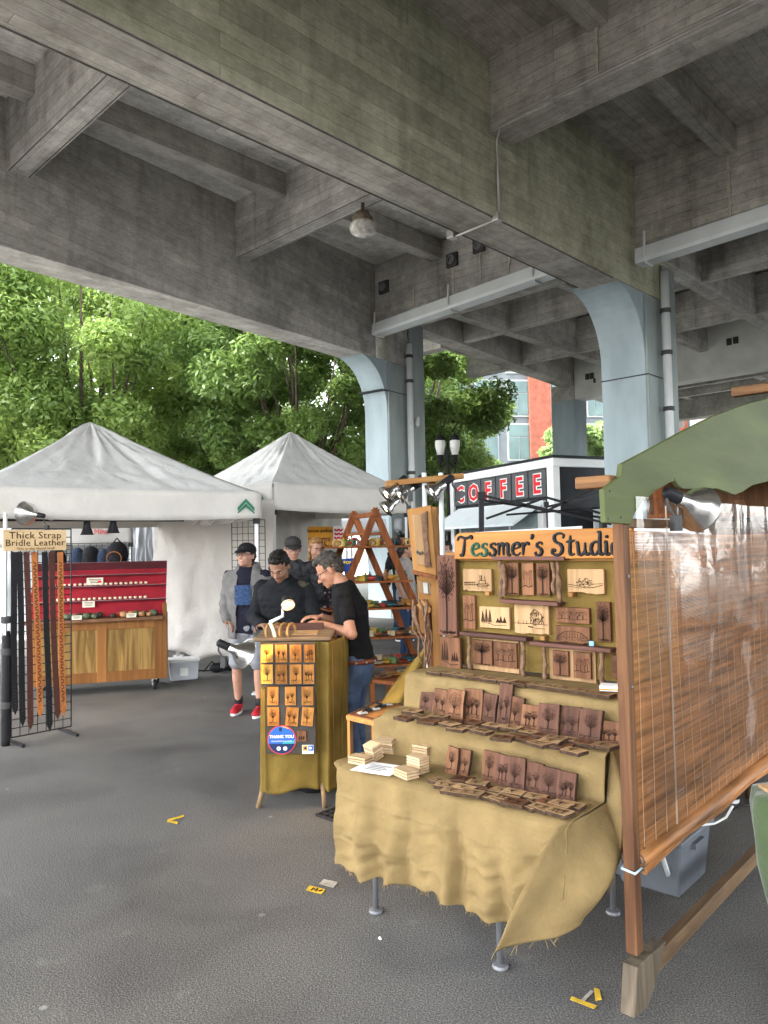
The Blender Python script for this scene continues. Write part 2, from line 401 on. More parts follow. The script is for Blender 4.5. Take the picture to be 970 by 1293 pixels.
def column(x0, x1, y0, y1, flare, top, z_paint):
    """painted column with a curved haunch towards -x; near side in grey green with a pilaster"""
    col = MB()
    n = 12; prof = []
    R = flare
    pts = [(x0, 0.0)]
    for k in range(n + 1):
        a = math.pi / 2 * k / n
        pts.append((x0 - R * (1 - math.cos(a)), top - R * 1.12 + R * 1.12 * math.sin(a)))
    pts += [(x1 - .12, top), (x1 - .12, 0)]
    o = MB().prism(pts, y0 + .03, y1).build('column', m_blue, via, bevel=.006)
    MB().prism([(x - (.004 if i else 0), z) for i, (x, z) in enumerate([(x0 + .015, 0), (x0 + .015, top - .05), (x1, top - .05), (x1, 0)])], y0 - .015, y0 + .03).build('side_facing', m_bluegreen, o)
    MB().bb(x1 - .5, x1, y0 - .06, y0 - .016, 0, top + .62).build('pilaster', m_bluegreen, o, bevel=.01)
    for z in (z_paint,):
        MB().bb(x0 - .012, x1 + .01, y0 - .022, y1 + .006, z, z + .02).build('joint_band', mat('dark_joint', (.05, .055, .06), .7), o)
    return o
column(2.49, 3.62, 0, .86, 1.05, HS + .012, 4.56)
cb = column(1.9, 3.2, 0, .70, .98, HS + .012, .6) if False else None
# second column stands under girder A: its own frame turned with that girder
def columnA():
    o = MB(); x0, x1, top, R = 1.92, 3.3, HS + .012, 1.05
    ang = math.atan(gs); c, s_ = math.cos(ang), math.sin(ang)
    px, py = ga1.x, ga1.y
    def fn(x, y, z): return (px + c * x - s_ * y, py + s_ * x + c * y, z)
    pts = [(x0, 0.0)] + [(x0 - R * (1 - math.cos(math.pi / 2 * k / 12)), top - R * 1.12 + R * 1.12 * math.sin(math.pi / 2 * k / 12)) for k in range(13)] + [(x1 - .12, top), (x1 - .12, 0)]
    o = MB().prism(pts, .03, .70, fn).build('column', m_blue, via, bevel=.006)
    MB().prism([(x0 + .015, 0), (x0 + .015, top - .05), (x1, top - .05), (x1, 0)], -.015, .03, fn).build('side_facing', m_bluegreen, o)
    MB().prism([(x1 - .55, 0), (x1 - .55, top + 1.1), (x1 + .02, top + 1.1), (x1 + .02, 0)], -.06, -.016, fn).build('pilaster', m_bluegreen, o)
    MB().prism([(x0 - .26, 5.28), (x0 - .25, 5.30), (x0 + .9, 5.30), (x0 + .9, 5.28)], -.02, .71, fn).build('joint_band', MATS['dark_joint'], o)
    MB().prism([(x0 + .1, top - .02), (x0 + .1, DK), (x1, DK), (x1, top - .02)], .0, .66, fn).build('column_head', mc_grey, o)
    return fn
fnA = columnA()
# column head over B and block between
MB().bb(2.6, 3.55, .005, .685, HS + .012, DK).build('column_head', mc_green, via)
# third column and the rest of that row
for y0 in (7.5, .1):
    o = MB().bb(13.15, 13.95, y0, y0 + .92, 0, 6.6).build('column', m_blue, via, bevel=.02)
    MB().bb(13.16, 13.94, y0 + .01, y0 + .91, 6.6, 7.15).build('column_head', mc_light, o)
o = MB().bb(2.5, 3.6, -7.3, -6.4, 0, HS).build('column', m_blue, via, bevel=.02)
# seepage stains (lime streaks) on the cross girder: thin crusts
m_lime = mat('lime_crust', (.46, .42, .34), .9, .25, 14, .5, 40)
def crust(x, y, z0, z1, w0, side=-1):
    n = 9; mb = MB(); L_ = []; R_ = []
    for k in range(n + 1):
        z = z1 + (z0 - z1) * k / n; ww = w0 * (.35 + .65 * random.random()) * (1 - .5 * k / n); dx = random.uniform(-.012, .012)
        L_.append((x, y + dx - ww, z)); R_.append((x, y + dx + ww, z))
    vs = L_ + R_; mb.add(vs, [(k, k + 1, n + 2 + k, n + 1 + k) for k in range(n)])
    mb.build('lime_streak', m_lime, via, solid=.012)
for y, z0, z1, ww in [(4.0, 6.8, 7.42, .05), (3.3, 7.0, 7.7, .04), (2.6, 6.95, 7.55, .03), (5.1, 6.9, 7.3, .03), (5.9, 7.1, 7.6, .04), (-1.57, 6.75, 7.7, .05), (-3.1, 6.9, 7.5, .03), (-4.4, 6.8, 7.6, .04)]:
    crust(2.21, y, z0, z1, ww)
for y, z0, z1 in [(-1.57, 7.15, 7.74), (-3.2, 7.2, 7.9)]:
    crust(-1.99, y, z0, z1, .03)
# drain scuppers on girder row
m_iron = mat('dark_iron', (.06, .06, .06), .6)
for y, z in ((4.0, 7.62), (3.3, 7.72), (AY(2.1) - .28, 7.55)):
    mb = MB().bb(2.16, 2.22, y - .14, y + .14, z - .14, z + .14)
    o = mb.build('scupper_plate', m_iron, via)
    MB().lathe([(.1, 0), (.1, .03), (.06, .03), (.06, .005)], (2.155, y, z), 14, (-1, 0, 0)).build('scupper_ring', mat('grey_iron', (.16, .16, .165), .6), o)

# pale paving added outside the viaduct, by the trees, to bounce light upward
o = MB().add([(-40, AY(0) + 2.2, .004), (40, AY(0) + 4.6, .004), (40, 60, .004), (-40, 60, .004)], [(0, 1, 2, 3)]).build('bounce_paving', m_bounce, kind='structure')
o.location = VO; o.rotation_euler = (0, 0, VRZ)
# gutters, downpipes, conduit
m_gutter = mat('grey_galvanised', (.6, .63, .63), .45, .06, 3, .05, 30)
def VW(p):
    c, s_ = math.cos(VRZ), math.sin(VRZ); return Vector((VO.x + c * p[0] - s_ * p[1], VO.y + s_ * p[0] + c * p[1], p[2]))
def gutter(name, label, ya, yb, za, zb, x=2.06, pipe=None):
    g = thing(name, label, 'gutter', VO, VRZ, None)
    W_ = .17; mb = MB()
    def sec(y, z):
        return [(x - W_ + .03, y, z + .26), (x - W_, y, z + .05), (x - W_ + .025, y, z), (x + W_ - .03, y, z), (x + W_ - .05, y, z + .06), (x + W_ - .05, y, z + .26)]
    mb.rings([sec(ya, za), sec(yb, zb)])
    mb.build('trough', m_gutter, g)
    for f in (.02, .42, .8):
        y, z = ya + (yb - ya) * f, za + (zb - za) * f
        k = MB(); k.tube([(x - W_ + .02, y, z + .5), (x - W_ - .02, y, z + .1), (x - W_ + .06, y, z - .02), (x + W_ - .05, y, z - .02)], .022, 6)
        k.build('bracket', m_gutter, g)
    return g
YA = AY(2.1)
gutter('roof_gutter', 'grey metal gutter slung between the two pale blue columns', YA - .15, .8, 6.42, 6.62)
gutter('roof_gutter', 'grey metal gutter running off to the right of the nearer column', -.12, -9, 6.32, 6.58)
def pipe(name, label, pts, r, bands, m=m_gutter):
    g = thing(name, label, 'pipe', (0, 0, 0))
    MB().tube(pts, r, 12).build('pipe_run', m, g, smooth=True)
    for z in bands:
        p0 = Vector(pts[-1]); MB().lathe([(r + .005, -.04), (r + .022, -.035), (r + .022, .035), (r + .005, .04)], (p0.x, p0.y, z), 12).build('pipe_clip', m_iron, g)
    return g
pp = VW((3.0, -.14, 0)); pipe('downpipe', 'grey downpipe on the near blue column at the right', [(pp.x, pp.y, 6.45), (pp.x, pp.y, 0.02)], .075, (5.75, 5.0, 4.0))
q = fnA(2.6, -.14, 0); pp = VW((q[0], q[1], 0))
pipe('downpipe', 'grey downpipe on the farther blue column behind the tents', [(pp.x, pp.y, 6.5), (pp.x, pp.y, 0.02)], .075, (6.2, 5.6, 3.4))
q = fnA(3.35, .3, 0); pa = VW((q[0], q[1], 0)); q2 = fnA(2.75, -.1, 0); pb = VW((q2[0], q2[1], 0))
g = thing('branch_pipe', 'short slanted elbow pipe beside the farther blue column', 'pipe')
MB().tube([(pa.x + .1, pa.y, 5.35), (pa.x + .12, pa.y, 5.25), (pa.x + .1, pa.y, 5.05), (pb.x + .1, pb.y - .05, 4.55)], .06, 10).build('pipe_run', m_gutter, g, smooth=True)
m_cond = mat('conduit_metal', (.42, .41, .39), .4, .08, 6, .0, 30, metal=.6)
cn = thing('electrical_conduit', 'thin metal conduit along the cross beam and down the green girder', 'conduit', VO, VRZ)
yb_ = -7.0
MB().tube([(-1.99, yb_, XB + .05), (-1.99, -.34, XB + .05), (-1.97, -.16, XB + .03), (-1.9, -.05, XB - .1), (-1.87, -.035, XB - .3), (-1.87, -.035, HS + .02)], .018, 8).build('riser', m_cond, cn, smooth=True)
MB().tube([(-1.87, -.035, HS + .02), (-1.87, -.02, HS - .03), (-1.85, .75, HS - .03), (-1.85, .8, HS + .1)], .018, 8).build('soffit_run', m_cond, cn, smooth=True)
MB().bb(-1.93, -1.81, -.06, .04, HS - .06, HS + .06).build('junction_box', m_cond, cn, bevel=.01)
MB().bb(-1.91, -1.79, .71, .83, HS - .05, HS + .07).build('junction_box', m_cond, cn, bevel=.01)

# old ceiling lamp under the cross beam
lp = VL(GP(458, 262, VW((-1.78, 0, 0)), Vector((_d.x, _d.y, 0))))
lpw = VW((-1.78, lp.y, XB))
la = thing('ceiling_lamp', 'round rusty ceiling lamp with a dirty white globe under the viaduct', 'lamp', lpw)
MB().lathe([(.03, 0), (.03, -.12), (.1, -.14), (.12, -.2), (.16, -.24), (.16, -.3), (.14, -.32)], (0, 0, 0), 18).build('housing', mat('rust_grey', (.2, .16, .12), .8, .5, 14), la, smooth=True)
MB().lathe([(.15, -.3), (.2, -.34), (.215, -.4), (.19, -.47), (.11, -.52), (.01, -.535)], (0, 0, 0), 20).build('globe', mat('dirty_globe', (.58, .56, .52), .35, .45, 12), la, smooth=True)
# ---------------------------------------------------------------- trees
def leaf_mat(name, a, bcol):
    m, nt, b = newmat(name); L = nt.links
    at = N(nt, 'ShaderNodeAttribute', attribute_name='tone')
    c = ramp(nt, at.outputs['Fac'], [(0, a), (1, bcol)])
    L.new(c, b.inputs['Base Color']); b.inputs['Roughness'].default_value = .42; b.inputs['Specular IOR Level'].default_value = .5
    tr = N(nt, 'ShaderNodeBsdfTranslucent'); hs_ = N(nt, 'ShaderNodeHueSaturation'); hs_.inputs['Value'].default_value = 1.3; hs_.inputs['Hue'].default_value = .485
    L.new(c, hs_.inputs['Color']); L.new(hs_.outputs[0], tr.inputs['Color'])
    mx = N(nt, 'ShaderNodeMixShader'); mx.inputs[0].default_value = .45
    L.new(b.outputs[0], mx.inputs[1]); L.new(tr.outputs[0], mx.inputs[2])
    L.new(mx.outputs[0], nt.nodes['Material Output'].inputs['Surface'])
    return m
ml_mid = leaf_mat('leaf_mid_green', (.11, .19, .045), (.32, .45, .12))
ml_deep = leaf_mat('leaf_deep_green', (.085, .155, .04), (.26, .39, .105))
ml_pale = leaf_mat('leaf_pale_green', (.11, .18, .06), (.30, .42, .16))
m_bark = mat('bark', (.10, .08, .06), .95, .4, 9, .8, 18, stretch=(1, 1, .25))
def crown_mesh(name, m, cents, rads, n_per, size, seed):
    g = np.random.default_rng(seed)
    cs = np.repeat(np.array(cents), n_per, axis=0); rr = np.repeat(np.array(rads), n_per)
    n = len(cs)
    d = g.normal(size=(n, 3)); d /= np.linalg.norm(d, axis=1)[:, None]
    rad_ = rr * (g.random(n) ** .45)
    pos = cs + d * rad_[:, None] * np.array([1, 1, .72])
    nrm = d * .6 + g.normal(size=(n, 3)) * .55 + np.array([0, 0, .55]); nrm /= np.linalg.norm(nrm, axis=1)[:, None]
    t = g.normal(size=(n, 3)); t -= nrm * (t * nrm).sum(1)[:, None]; t /= np.linalg.norm(t, axis=1)[:, None]
    bt = np.cross(nrm, t)
    s = size * (.6 + .8 * g.random(n))[:, None]
    droop = np.array([0, 0, -1.]) * s * .15
    v = np.stack([pos - t * s, pos + bt * s * .42 + nrm * s * .1, pos + t * s + droop, pos - bt * s * .42 + nrm * s * .1], 1).reshape(-1, 3)
    me = bpy.data.meshes.new(name)
    me.vertices.add(4 * n); me.vertices.foreach_set('co', v.ravel())
    me.loops.add(4 * n); me.loops.foreach_set('vertex_index', np.arange(4 * n))
    me.polygons.add(n); me.polygons.foreach_set('loop_start', np.arange(n) * 4); me.polygons.foreach_set('loop_total', np.full(n, 4))
    me.update(calc_edges=True)
    clump = np.repeat(g.random(len(cents)), n_per)
    tone = np.clip(.45 * clump + .55 * g.random(n), 0, 1)
    at = me.attributes.new('tone', 'FLOAT', 'POINT'); at.data.foreach_set('value', np.repeat(tone, 4).astype(np.float32))
    me.materials.append(m); return me
def tree(label, x, y, h, rx, m, seed, base=2.6, ncl=75, nper=640, size=.105, group='trees behind the market', off=(0, 0), name='broadleaf_tree'):
    r = random.Random(seed)
    t = thing(name, label, 'tree', (x, y, 0), 0, group)
    cz = base + (h - base) * .5; rz_ = (h - base) * .5
    cents = []; rads = []
    while len(cents) < ncl:
        p = Vector((r.uniform(-1, 1), r.uniform(-1, 1), r.uniform(-1, 1)))
        if .35 < p.length < 1:
            k = 1 if p.z > -.2 else .85
            cents.append((p.x * rx * k + off[0], p.y * rx * k + off[1], cz + p.z * rz_)); rads.append(r.uniform(.55, 1.0) * rx * .29)
    mb = MB(); fork = Vector((r.uniform(-.2, .2), r.uniform(-.2, .2), base * .9))
    mb.tube([(0, 0, -.05), (0.03, .02, base * .45), fork], [.05 * h * .5, .036 * h * .5, .032 * h * .5], 10)
    mb.build('trunk', m_bark, t, smooth=True)
    lm = MB()
    for c in cents[::3]:
        c = Vector(c); mid = fork.lerp(c, .5) + Vector((r.uniform(-.3, .3), r.uniform(-.3, .3), .25))
        lm.tube([fork, mid, c], [.06 * h / 10, .035 * h / 10, .012], 6)
    lm.build('limbs', m_bark, t, smooth=True)
    o = obj('crown', crown_mesh('crown', m, cents, rads, nper, size, seed), t, kind='stuff')
    return t
tree('broad mid green tree at the left edge behind the near tent', -13.5, 19.5, 12.5, 4.6, ml_mid, 11, base=1.6, ncl=95, nper=880, size=.088)
tree('tall bright green tree rising behind the pointed tent at left', -8.6, 22.5, 13.5, 4.4, ml_mid, 12, base=2.2, ncl=90, nper=880, size=.088)
tree('dense dark green tree left of the farther blue column', -2.4, 22.6, 12, 3.5, ml_deep, 13, base=2.2, ncl=80, nper=880, size=.088)
tree('deep green tree directly behind the farther blue column', 0.9, 27, 13, 3.7, ml_deep, 14, base=2.6, ncl=80, nper=880, size=.088)
tree('shaded tree with low boughs between the two tent peaks', -5.6, 27, 12.2, 3.6, ml_deep, 17, base=1.0, ncl=75, nper=880, size=.088)
tree('rounded pale green street tree above the coffee kiosk', 4.6, 37, 5.6, 2.6, ml_pale, 15, base=1.2, ncl=60, size=.13)
tree('sunlit street tree seen between the farthest column and the near one', 14.5, 47, 10.5, 4.2, ml_pale, 16, base=1.5, ncl=60, size=.18)
tree('tall back-row tree filling the gap above the near tent peak', -12, 33, 15, 5.5, ml_mid, 21, base=1.0, ncl=85, nper=420, size=.17)
tree('wide back-row tree behind the dense dark tree', -7, 36, 11, 5.5, ml_pale, 22, base=.8, ncl=80, nper=420, size=.17)
tree('wide back-row tree right of the farther blue column', 3.3, 40, 14, 3.5, ml_mid, 23, base=1.0, ncl=70, nper=420, size=.18)
tree('back-row tree at the far left edge', -24, 34, 14, 6, ml_mid, 24, base=1.0, ncl=80, nper=420, size=.18)
tree('small pale tree low behind the left tent', -17.5, 31, 9.5, 5.2, ml_pale, 18, base=1.2, ncl=70, size=.15)
tree('young pale green tree beside the far glass building', 2.6, 33, 5.2, 2.2, ml_pale, 19, base=1.4, ncl=50, size=.13)

# ---------------------------------------------------------------- far building with glass bays and red brick
m_brick = mat('red_brick', (.22, .075, .05), .85, .2, 3, .3, 20)
m_pane = mat('window_glass', (.07, .115, .11), .2, .3, .6, 0, spec=.35)
m_frame = mat('pale_frame', (.30, .32, .32), .5, .05)
m_bgrey = mat('grey_panel', (.14, .155, .165), .6, .08, 2)
fb = GZ(655, 600, 3.0)
bo = GY(700, 640, 58); 
bl = thing('office_building', 'distant office block with green glass bays and red brick piers', 'building', (bo.x, bo.y, 0), rad(8))
MB().bb(-9, 12, 0.4, 9, 0, 22).build('wall', m_bgrey, bl)
for k, x in enumerate((-1.75, 6, 9.5)): MB().bb(x, x + 1.7, -.1, .4, 0, 22).build('brick_pier', m_brick, bl)
for i, x in enumerate((-8.4, -5.9, -3.4, .15, 1.6, 3.1, 4.5)):
    for k in range(6):
        wd = 2.2 if x < -.5 else 1.25
        wn = MB().bb(x - .1, x + wd - .6 + .1 if wd > 2 else x + wd, .25, .4, 1.2 + k * 3.4, 4.1 + k * 3.4).build('window', m_frame, bl)
        x1 = (x + wd - .6 if wd > 2 else x + wd - .1)
        MB().bb(x, (x + x1) / 2 - .05, .18, .26, 1.35 + k * 3.4, 3.0 + k * 3.4).build('pane', m_pane, wn)
        MB().bb((x + x1) / 2 + .05, x1, .18, .26, 1.35 + k * 3.4, 3.0 + k * 3.4).build('pane', m_pane, wn)
        MB().bb(x, x1, .18, .26, 3.1 + k * 3.4, 3.98 + k * 3.4).build('pane', m_pane, wn)
    MB().bb(x - .15, x + 2.2, -.05, .25, 4.1, 4.6).build('spandrel', m_bgrey, bl)

# low warehouse blocks closing the view under the viaduct on the right
for i, (px, dd, wd, hh, colr) in enumerate(((905, 60, 26, 9, (.16, .13, .11)), (1130, 48, 24, 11, (.22, .2, .18)))):
    c_ = GY(px, 650, dd); wb = thing('warehouse', ['long brown warehouse far off under the viaduct at right', 'grey warehouse at the far right beyond the stalls'][i], 'building', (c_.x, c_.y, 0), rad(-30))
    MB().bb(-wd / 2, wd / 2, 0, 10, 0, hh).build('wall', mat('warehouse_%d' % i, colr, .9, .2, 1.0, .3, 10), wb)
    MB().bb(-wd / 2 - .2, wd / 2 + .2, -.2, 10.2, hh, hh + .4).build('parapet', m_bgrey, wb)
    for k in range(int(wd / 3)):
        for j in range(2):
            x_ = -wd / 2 + 1 + k * 3; wn = MB().bb(x_, x_ + 1.6, -.06, .05, 1.6 + j * 4, 4 + j * 4).build('window', m_frame, wb); MB().bb(x_ + .1, x_ + 1.5, -.09, -.05, 1.7 + j * 4, 3.9 + j * 4).build('pane', m_pane, wn)
# ---------------------------------------------------------------- twin-globe street lamp
m_black = mat('black_paint', (.018, .018, .02), .4, .2)
lp_ = GY(566, 600, 21.5)
sl_ = thing('street_lamp', 'black twin-headed street lamp with white acorn globes behind the kiosk', 'lamp', (lp_.x, lp_.y, 0))
MB().lathe([(.2, 0), (.2, .3), (.12, .5), (.075, .9), (.06, 4.1), (.08, 4.15), (.03, 4.45), (.005, 4.6)], (0, 0, 0), 12).build('post', m_black, sl_, smooth=True)
for s in (-1, 1):
    mb = MB(); mb.tube([(0, 0, 3.75), (s * .12, 0, 3.62), (s * .21, 0, 3.75), (s * .21, 0, 4.05)], .03, 8); mb.tube([(0, 0, 4.1), (s * .1, 0, 3.95), (s * .18, 0, 3.9)], .02, 6)
    mb.lathe([(.03, 4.0), (.075, 4.05), (.08, 4.2), (.1, 4.24)], (s * .21, 0, 0), 12)
    a_ = mb.build('arm', m_black, sl_, smooth=True)
    MB().lathe([(.09, 4.24), (.145, 4.5), (.15, 4.62), (.13, 4.68)], (s * .21, 0, 0), 14).build('globe', mat('milk_glass', (.75, .75, .72), .25, .05), sl_, smooth=True)
    MB().lathe([(.155, 4.66), (.155, 4.7), (.1, 4.8), (.03, 4.84), (.012, 4.94)], (s * .21, 0, 0), 12).build('cap', m_black, sl_, smooth=True)

# ---------------------------------------------------------------- lettering helpers
BAKE = bpy.data.scenes.new('bake')          # scratch scene so that only one object is evaluated at a time; removed at the end
def bake(o):
    BAKE.collection.objects.link(o); vl = BAKE.view_layers[0]; vl.update()
    me = bpy.data.meshes.new_from_object(o.evaluated_get(vl.depsgraph)); BAKE.collection.objects.unlink(o); return me
def text_mesh(s, size, extrude=.004, font_bold=False, spacing=1.0, offset=0.0, align='LEFT'):
    cu = bpy.data.curves.new('t', 'FONT'); cu.body = s; cu.size = size; cu.extrude = extrude; cu.space_character = spacing; cu.offset = offset
    cu.align_x = align; cu.resolution_u = 2
    o = bpy.data.objects.new('t', cu)
    me = bake(o); bpy.data.objects.remove(o); bpy.data.curves.remove(cu); return me
def put_text(name, s, size, m, parent, loc, rot, **kw):
    me = text_mesh(s, size, **kw); me.materials.clear(); me.materials.append(m)
    return obj(name, me, parent, loc, rot=rot)

# ---------------------------------------------------------------- coffee kiosk (trailer)
k_c = GY(699, 600, 14.3); k_l = GY(570, 612, 17.9)
kv = Vector((k_l.x - k_c.x, k_l.y - k_c.y, 0)); kl = kv.length; KRZ = math.atan2(-kv.y, -kv.x)
ZT = GP(697, 578, k_c, Vector((_f.x, 1, 0))).z
m_kblack = mat('kiosk_black', (.025, .027, .03), .45, .15)
m_kgrey = mat('kiosk_grey', (.085, .09, .095), .5, .15)
m_white = mat('white_paint', (.78, .79, .78), .5, .05, 3)
m_red = mat('sign_red', (.62, .03, .035), .5, .08)
ko = thing('coffee_kiosk', 'black and white coffee kiosk with red COFFEE letters', 'kiosk', (k_c.x, k_c.y, 0), KRZ)
# local: x from -kl (left end) to 0 (corner), y<0... front face at y=0 facing -y ; side runs +y
MB().bb(-kl + .02, -.02, .02, 3.4, .35, ZT - .02).build('body', m_kblack, ko)
MB().bb(-kl - .04, .04, -.04, 3.45, ZT - .17, ZT).build('fascia', m_white, ko, bevel=.02)
MB().bb(-kl - .06, .06, -.06, 3.47, ZT, ZT + .05).build('roof_edge', m_kblack, ko)
MB().bb(-.17, .03, -.03, .12, .3, ZT - .17).build('corner_post', m_white, ko)
MB().bb(-kl - .02, -kl + .14, -.03, .2, .3, ZT - .17).build('corner_post', m_white, ko)
npan = 6; x0_, x1_ = -kl + .18, -.19
for k, ch in enumerate('COFFEE'):
    xa = x0_ + (x1_ - x0_) * k / npan; xb = x0_ + (x1_ - x0_) * (k + 1) / npan
    pn = MB().bb(xa + .02, xb - .02, -.03, .02, ZT - .72, ZT - .19).build('sign_panel', m_kgrey, ko)
    put_text('letter', ch, .52, m_white, pn, ((xa + xb) / 2, -.034, ZT - .64), (rad(90), 0, 0), align='CENTER', extrude=.003, offset=.035)
    put_text('letter', ch, .52, m_red, pn, ((xa + xb) / 2, -.044, ZT - .64), (rad(90), 0, 0), align='CENTER', extrude=.004, offset=.012)
# serving window with awning flap
wn = MB().bb(x0_ + .25, x1_ - .1, -.06, .02, 1.15, ZT - .8).build('serving_window', m_white, ko)
for k in range(3):
    xa = x0_ + .35 + k * (x1_ - x0_ - .55) / 3
    MB().bb(xa, xa + (x1_ - x0_ - .75) / 3, -.07, -.05, 1.3, ZT - .92).build('pane', mat('kiosk_glass', (.22, .27, .28), .08, .3, 1.5, 0, spec=.8), wn)
MB().rings([[(x0_ - .05, -.62, ZT - 1.28), (x1_ - .3, -.62, ZT - 1.28), (x1_ - .3, -.62, ZT - 1.23), (x0_ - .05, -.62, ZT - 1.23)], [(x0_ + .2, -.05, ZT - .86), (x1_ - .1, -.05, ZT - .86), (x1_ - .1, -.05, ZT - .8), (x0_ + .2, -.05, ZT - .8)]]).build('awning_flap', mat('pale_blue_board', (.62, .68, .71), .5, .05), ko)
MB().bb(x0_ + .2, x1_ - .1, -.5, -.07, 1.05, 1.12).build('counter', m_white, ko)
# side window flap
sw = MB().bb(.02, .06, .9, 2.3, 1.2, ZT - .95).build('side_window', m_white, ko)
MB().bb(.055, .075, 1.0, 2.2, 1.3, ZT - 1.05).build('pane', MATS['kiosk_glass'], sw)
MB().rings([[(.07, .8, ZT - 1.0), (.07, 2.4, ZT - 1.0), (.07, 2.4, ZT - .95), (.07, .8, ZT - .95)], [(.8, .8, ZT - 1.23), (.8, 2.4, ZT - 1.23), (.8, 2.4, ZT - 1.4), (.8, .8, ZT - 1.4)]]).build('awning_flap', MATS['pale_blue_board'], ko)
for x in (-kl + .6, -.8):
    MB().lathe([(.01, -.1), (.32, -.1), (.34, 0), (.32, .1), (.01, .1)], (x, .3, .34), 16, (0, 1, 0)).build('wheel', m_kblack, ko)
# ---------------------------------------------------------------- white market tents
def fabric(name, col, rough=.75, trans=.25, var=.06, scale=3.0, bump=.25):
    m, nt, b = newmat(name); L = nt.links
    tc = N(nt, 'ShaderNodeTexCoord')
    a = N(nt, 'ShaderNodeTexNoise'); a.inputs['Scale'].default_value = scale; a.inputs['Detail'].default_value = 9; a.inputs['Roughness'].default_value = .65
    c = N(nt, 'ShaderNodeTexNoise'); c.inputs['Scale'].default_value = 7; c.inputs['Detail'].default_value = 3; c.inputs['Distortion'].default_value = 1.0
    L.new(tc.outputs['Object'], a.inputs['Vector']); L.new(tc.outputs['Object'], c.inputs['Vector'])
    cc = ramp(nt, a.outputs[0], [(.3, mul(col, 1 - var)), (.7, mul(col, 1 + var))])
    L.new(cc, b.inputs['Base Color']); b.inputs['Roughness'].default_value = rough; b.inputs['Specular IOR Level'].default_value = .12
    bp = N(nt, 'ShaderNodeBump'); bp.inputs['Strength'].default_value = bump; bp.inputs['Distance'].default_value = .05
    L.new(c.outputs[0], bp.inputs['Height']); L.new(bp.outputs[0], b.inputs['Normal'])
    tr = N(nt, 'ShaderNodeBsdfTranslucent'); L.new(cc, tr.inputs['Color'])
    mx = N(nt, 'ShaderNodeMixShader'); mx.inputs[0].default_value = trans
    L.new(b.outputs[0], mx.inputs[1]); L.new(tr.outputs[0], mx.inputs[2]); L.new(mx.outputs[0], nt.nodes['Material Output'].inputs['Surface'])
    MATS[name] = m; return m
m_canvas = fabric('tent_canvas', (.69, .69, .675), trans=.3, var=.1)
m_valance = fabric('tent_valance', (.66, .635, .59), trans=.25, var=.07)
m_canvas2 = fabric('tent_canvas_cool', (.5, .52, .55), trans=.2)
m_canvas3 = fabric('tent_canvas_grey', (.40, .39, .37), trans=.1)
m_steel = mat('white_steel', (.62, .62, .62), .4, .05, spec=.5)
m_green_logo = mat('logo_green', (.03, .16, .09), .7, .05)
def tent(label, corners, ze, zp, val=.28, cm=m_canvas, legs=True, seed=1, leg_skip=(), peakshift=(0, 0), name='market_tent', wr=1.0):
    """corners: 4 ground points counter-clockwise"""
    r = random.Random(seed)
    cs = [Vector((c[0], c[1], 0)) for c in corners]; ct = sum(cs, Vector()) / 4
    t = thing(name, label, 'tent', ct)
    rel = [c - ct for c in cs]; pk = Vector((peakshift[0], peakshift[1], zp))
    mb = MB(); nz = [Vector((r.uniform(-9, 9), r.uniform(-9, 9), 0)) for _ in range(4)]
    from mathutils import noise as mn
    nu, nv = 36, 26
    for k in range(4):
        a, b = rel[k], rel[(k + 1) % 4]
        nrm = ((a + b) / 2).normalized()
        def fn(u, v, a=a, b=b, k=k):
            e = a.lerp(b, u); p = Vector((e.x, e.y, ze)).lerp(pk, v)
            p.z = ze + (zp - ze) * (v ** 1.12) - .05 * math.sin(math.pi * u) * (1 - v) ** 2 * (v > 0)
            edge = min(u, 1 - u, .12) / .12 * min(v, 1 - v, .1) / .1
            th = u * 9 + k * 3
            rid = mn.noise(Vector((th, v * 1.5, seed))) * .07 * (.3 + v) + mn.noise(Vector((u * 22 + v * 6, v * 7, seed + 5))) * .035 + abs(mn.noise(Vector((u * 13 - v * 9, v * 11 + u * 3, seed + 2)))) * .03
            return p + Vector((0, 0, 1)) * rid * edge * wr - Vector((0, 0, 1)) * .06 * math.sin(math.pi * u) * math.sin(math.pi * v)
        mb.grid(fn, nu, nv)
    can = mb.build('canopy', cm, t, smooth=True, solid=.004)
    vb = MB()
    for k in range(4):
        a, b = rel[k], rel[(k + 1) % 4]; out = ((a + b) / 2).normalized()
        def fv(u, v, a=a, b=b, out=out, k=k):
            e = a.lerp(b, u)
            wob = mn.noise(Vector((u * 5 + k * 7, v * 1.2, seed))) * .05 * v
            return Vector((e.x, e.y, ze - v * val - .03 * math.sin(math.pi * u) * v)) + out * (wob + .012)
        vb.grid(fv, 40, 5)
    vb.build('valance', m_valance if cm is m_canvas else cm, t, smooth=True, solid=.004)
    if legs:
        for k in range(4):
            if k in leg_skip: continue
            p = rel[k] * .975
            MB().bar((p.x, p.y, .02), (p.x, p.y, ze - .06), .04).build('leg', m_steel, t)
            MB().box((p.x, p.y, ze - val - .02), (.07, .07, .09)).build('slider_bracket', m_black, t)
            MB().box((p.x, p.y, .01), (.14, .14, .02)).build('foot_plate', m_steel, t)
        for k in range(4):
            a, b = rel[k] * .97, rel[(k + 1) % 4] * .97
            fr = MB()
            for s_ in range(4):
                p, q = a.lerp(b, s_ / 4), a.lerp(b, (s_ + 1) / 4)
                fr.bar((p.x, p.y, ze - .08), (q.x, q.y, ze - .32), .018); fr.bar((p.x, p.y, ze - .32), (q.x, q.y, ze - .08), .018)
            fr.build('truss', m_steel, t)
        fr = MB()
        for k in range(4):
            a = rel[k] * .95; fr.bar((a.x, a.y, ze - .06), (0, 0, zp - .25), .022)
        fr.build('roof_strut', m_steel, t)
    return t, rel
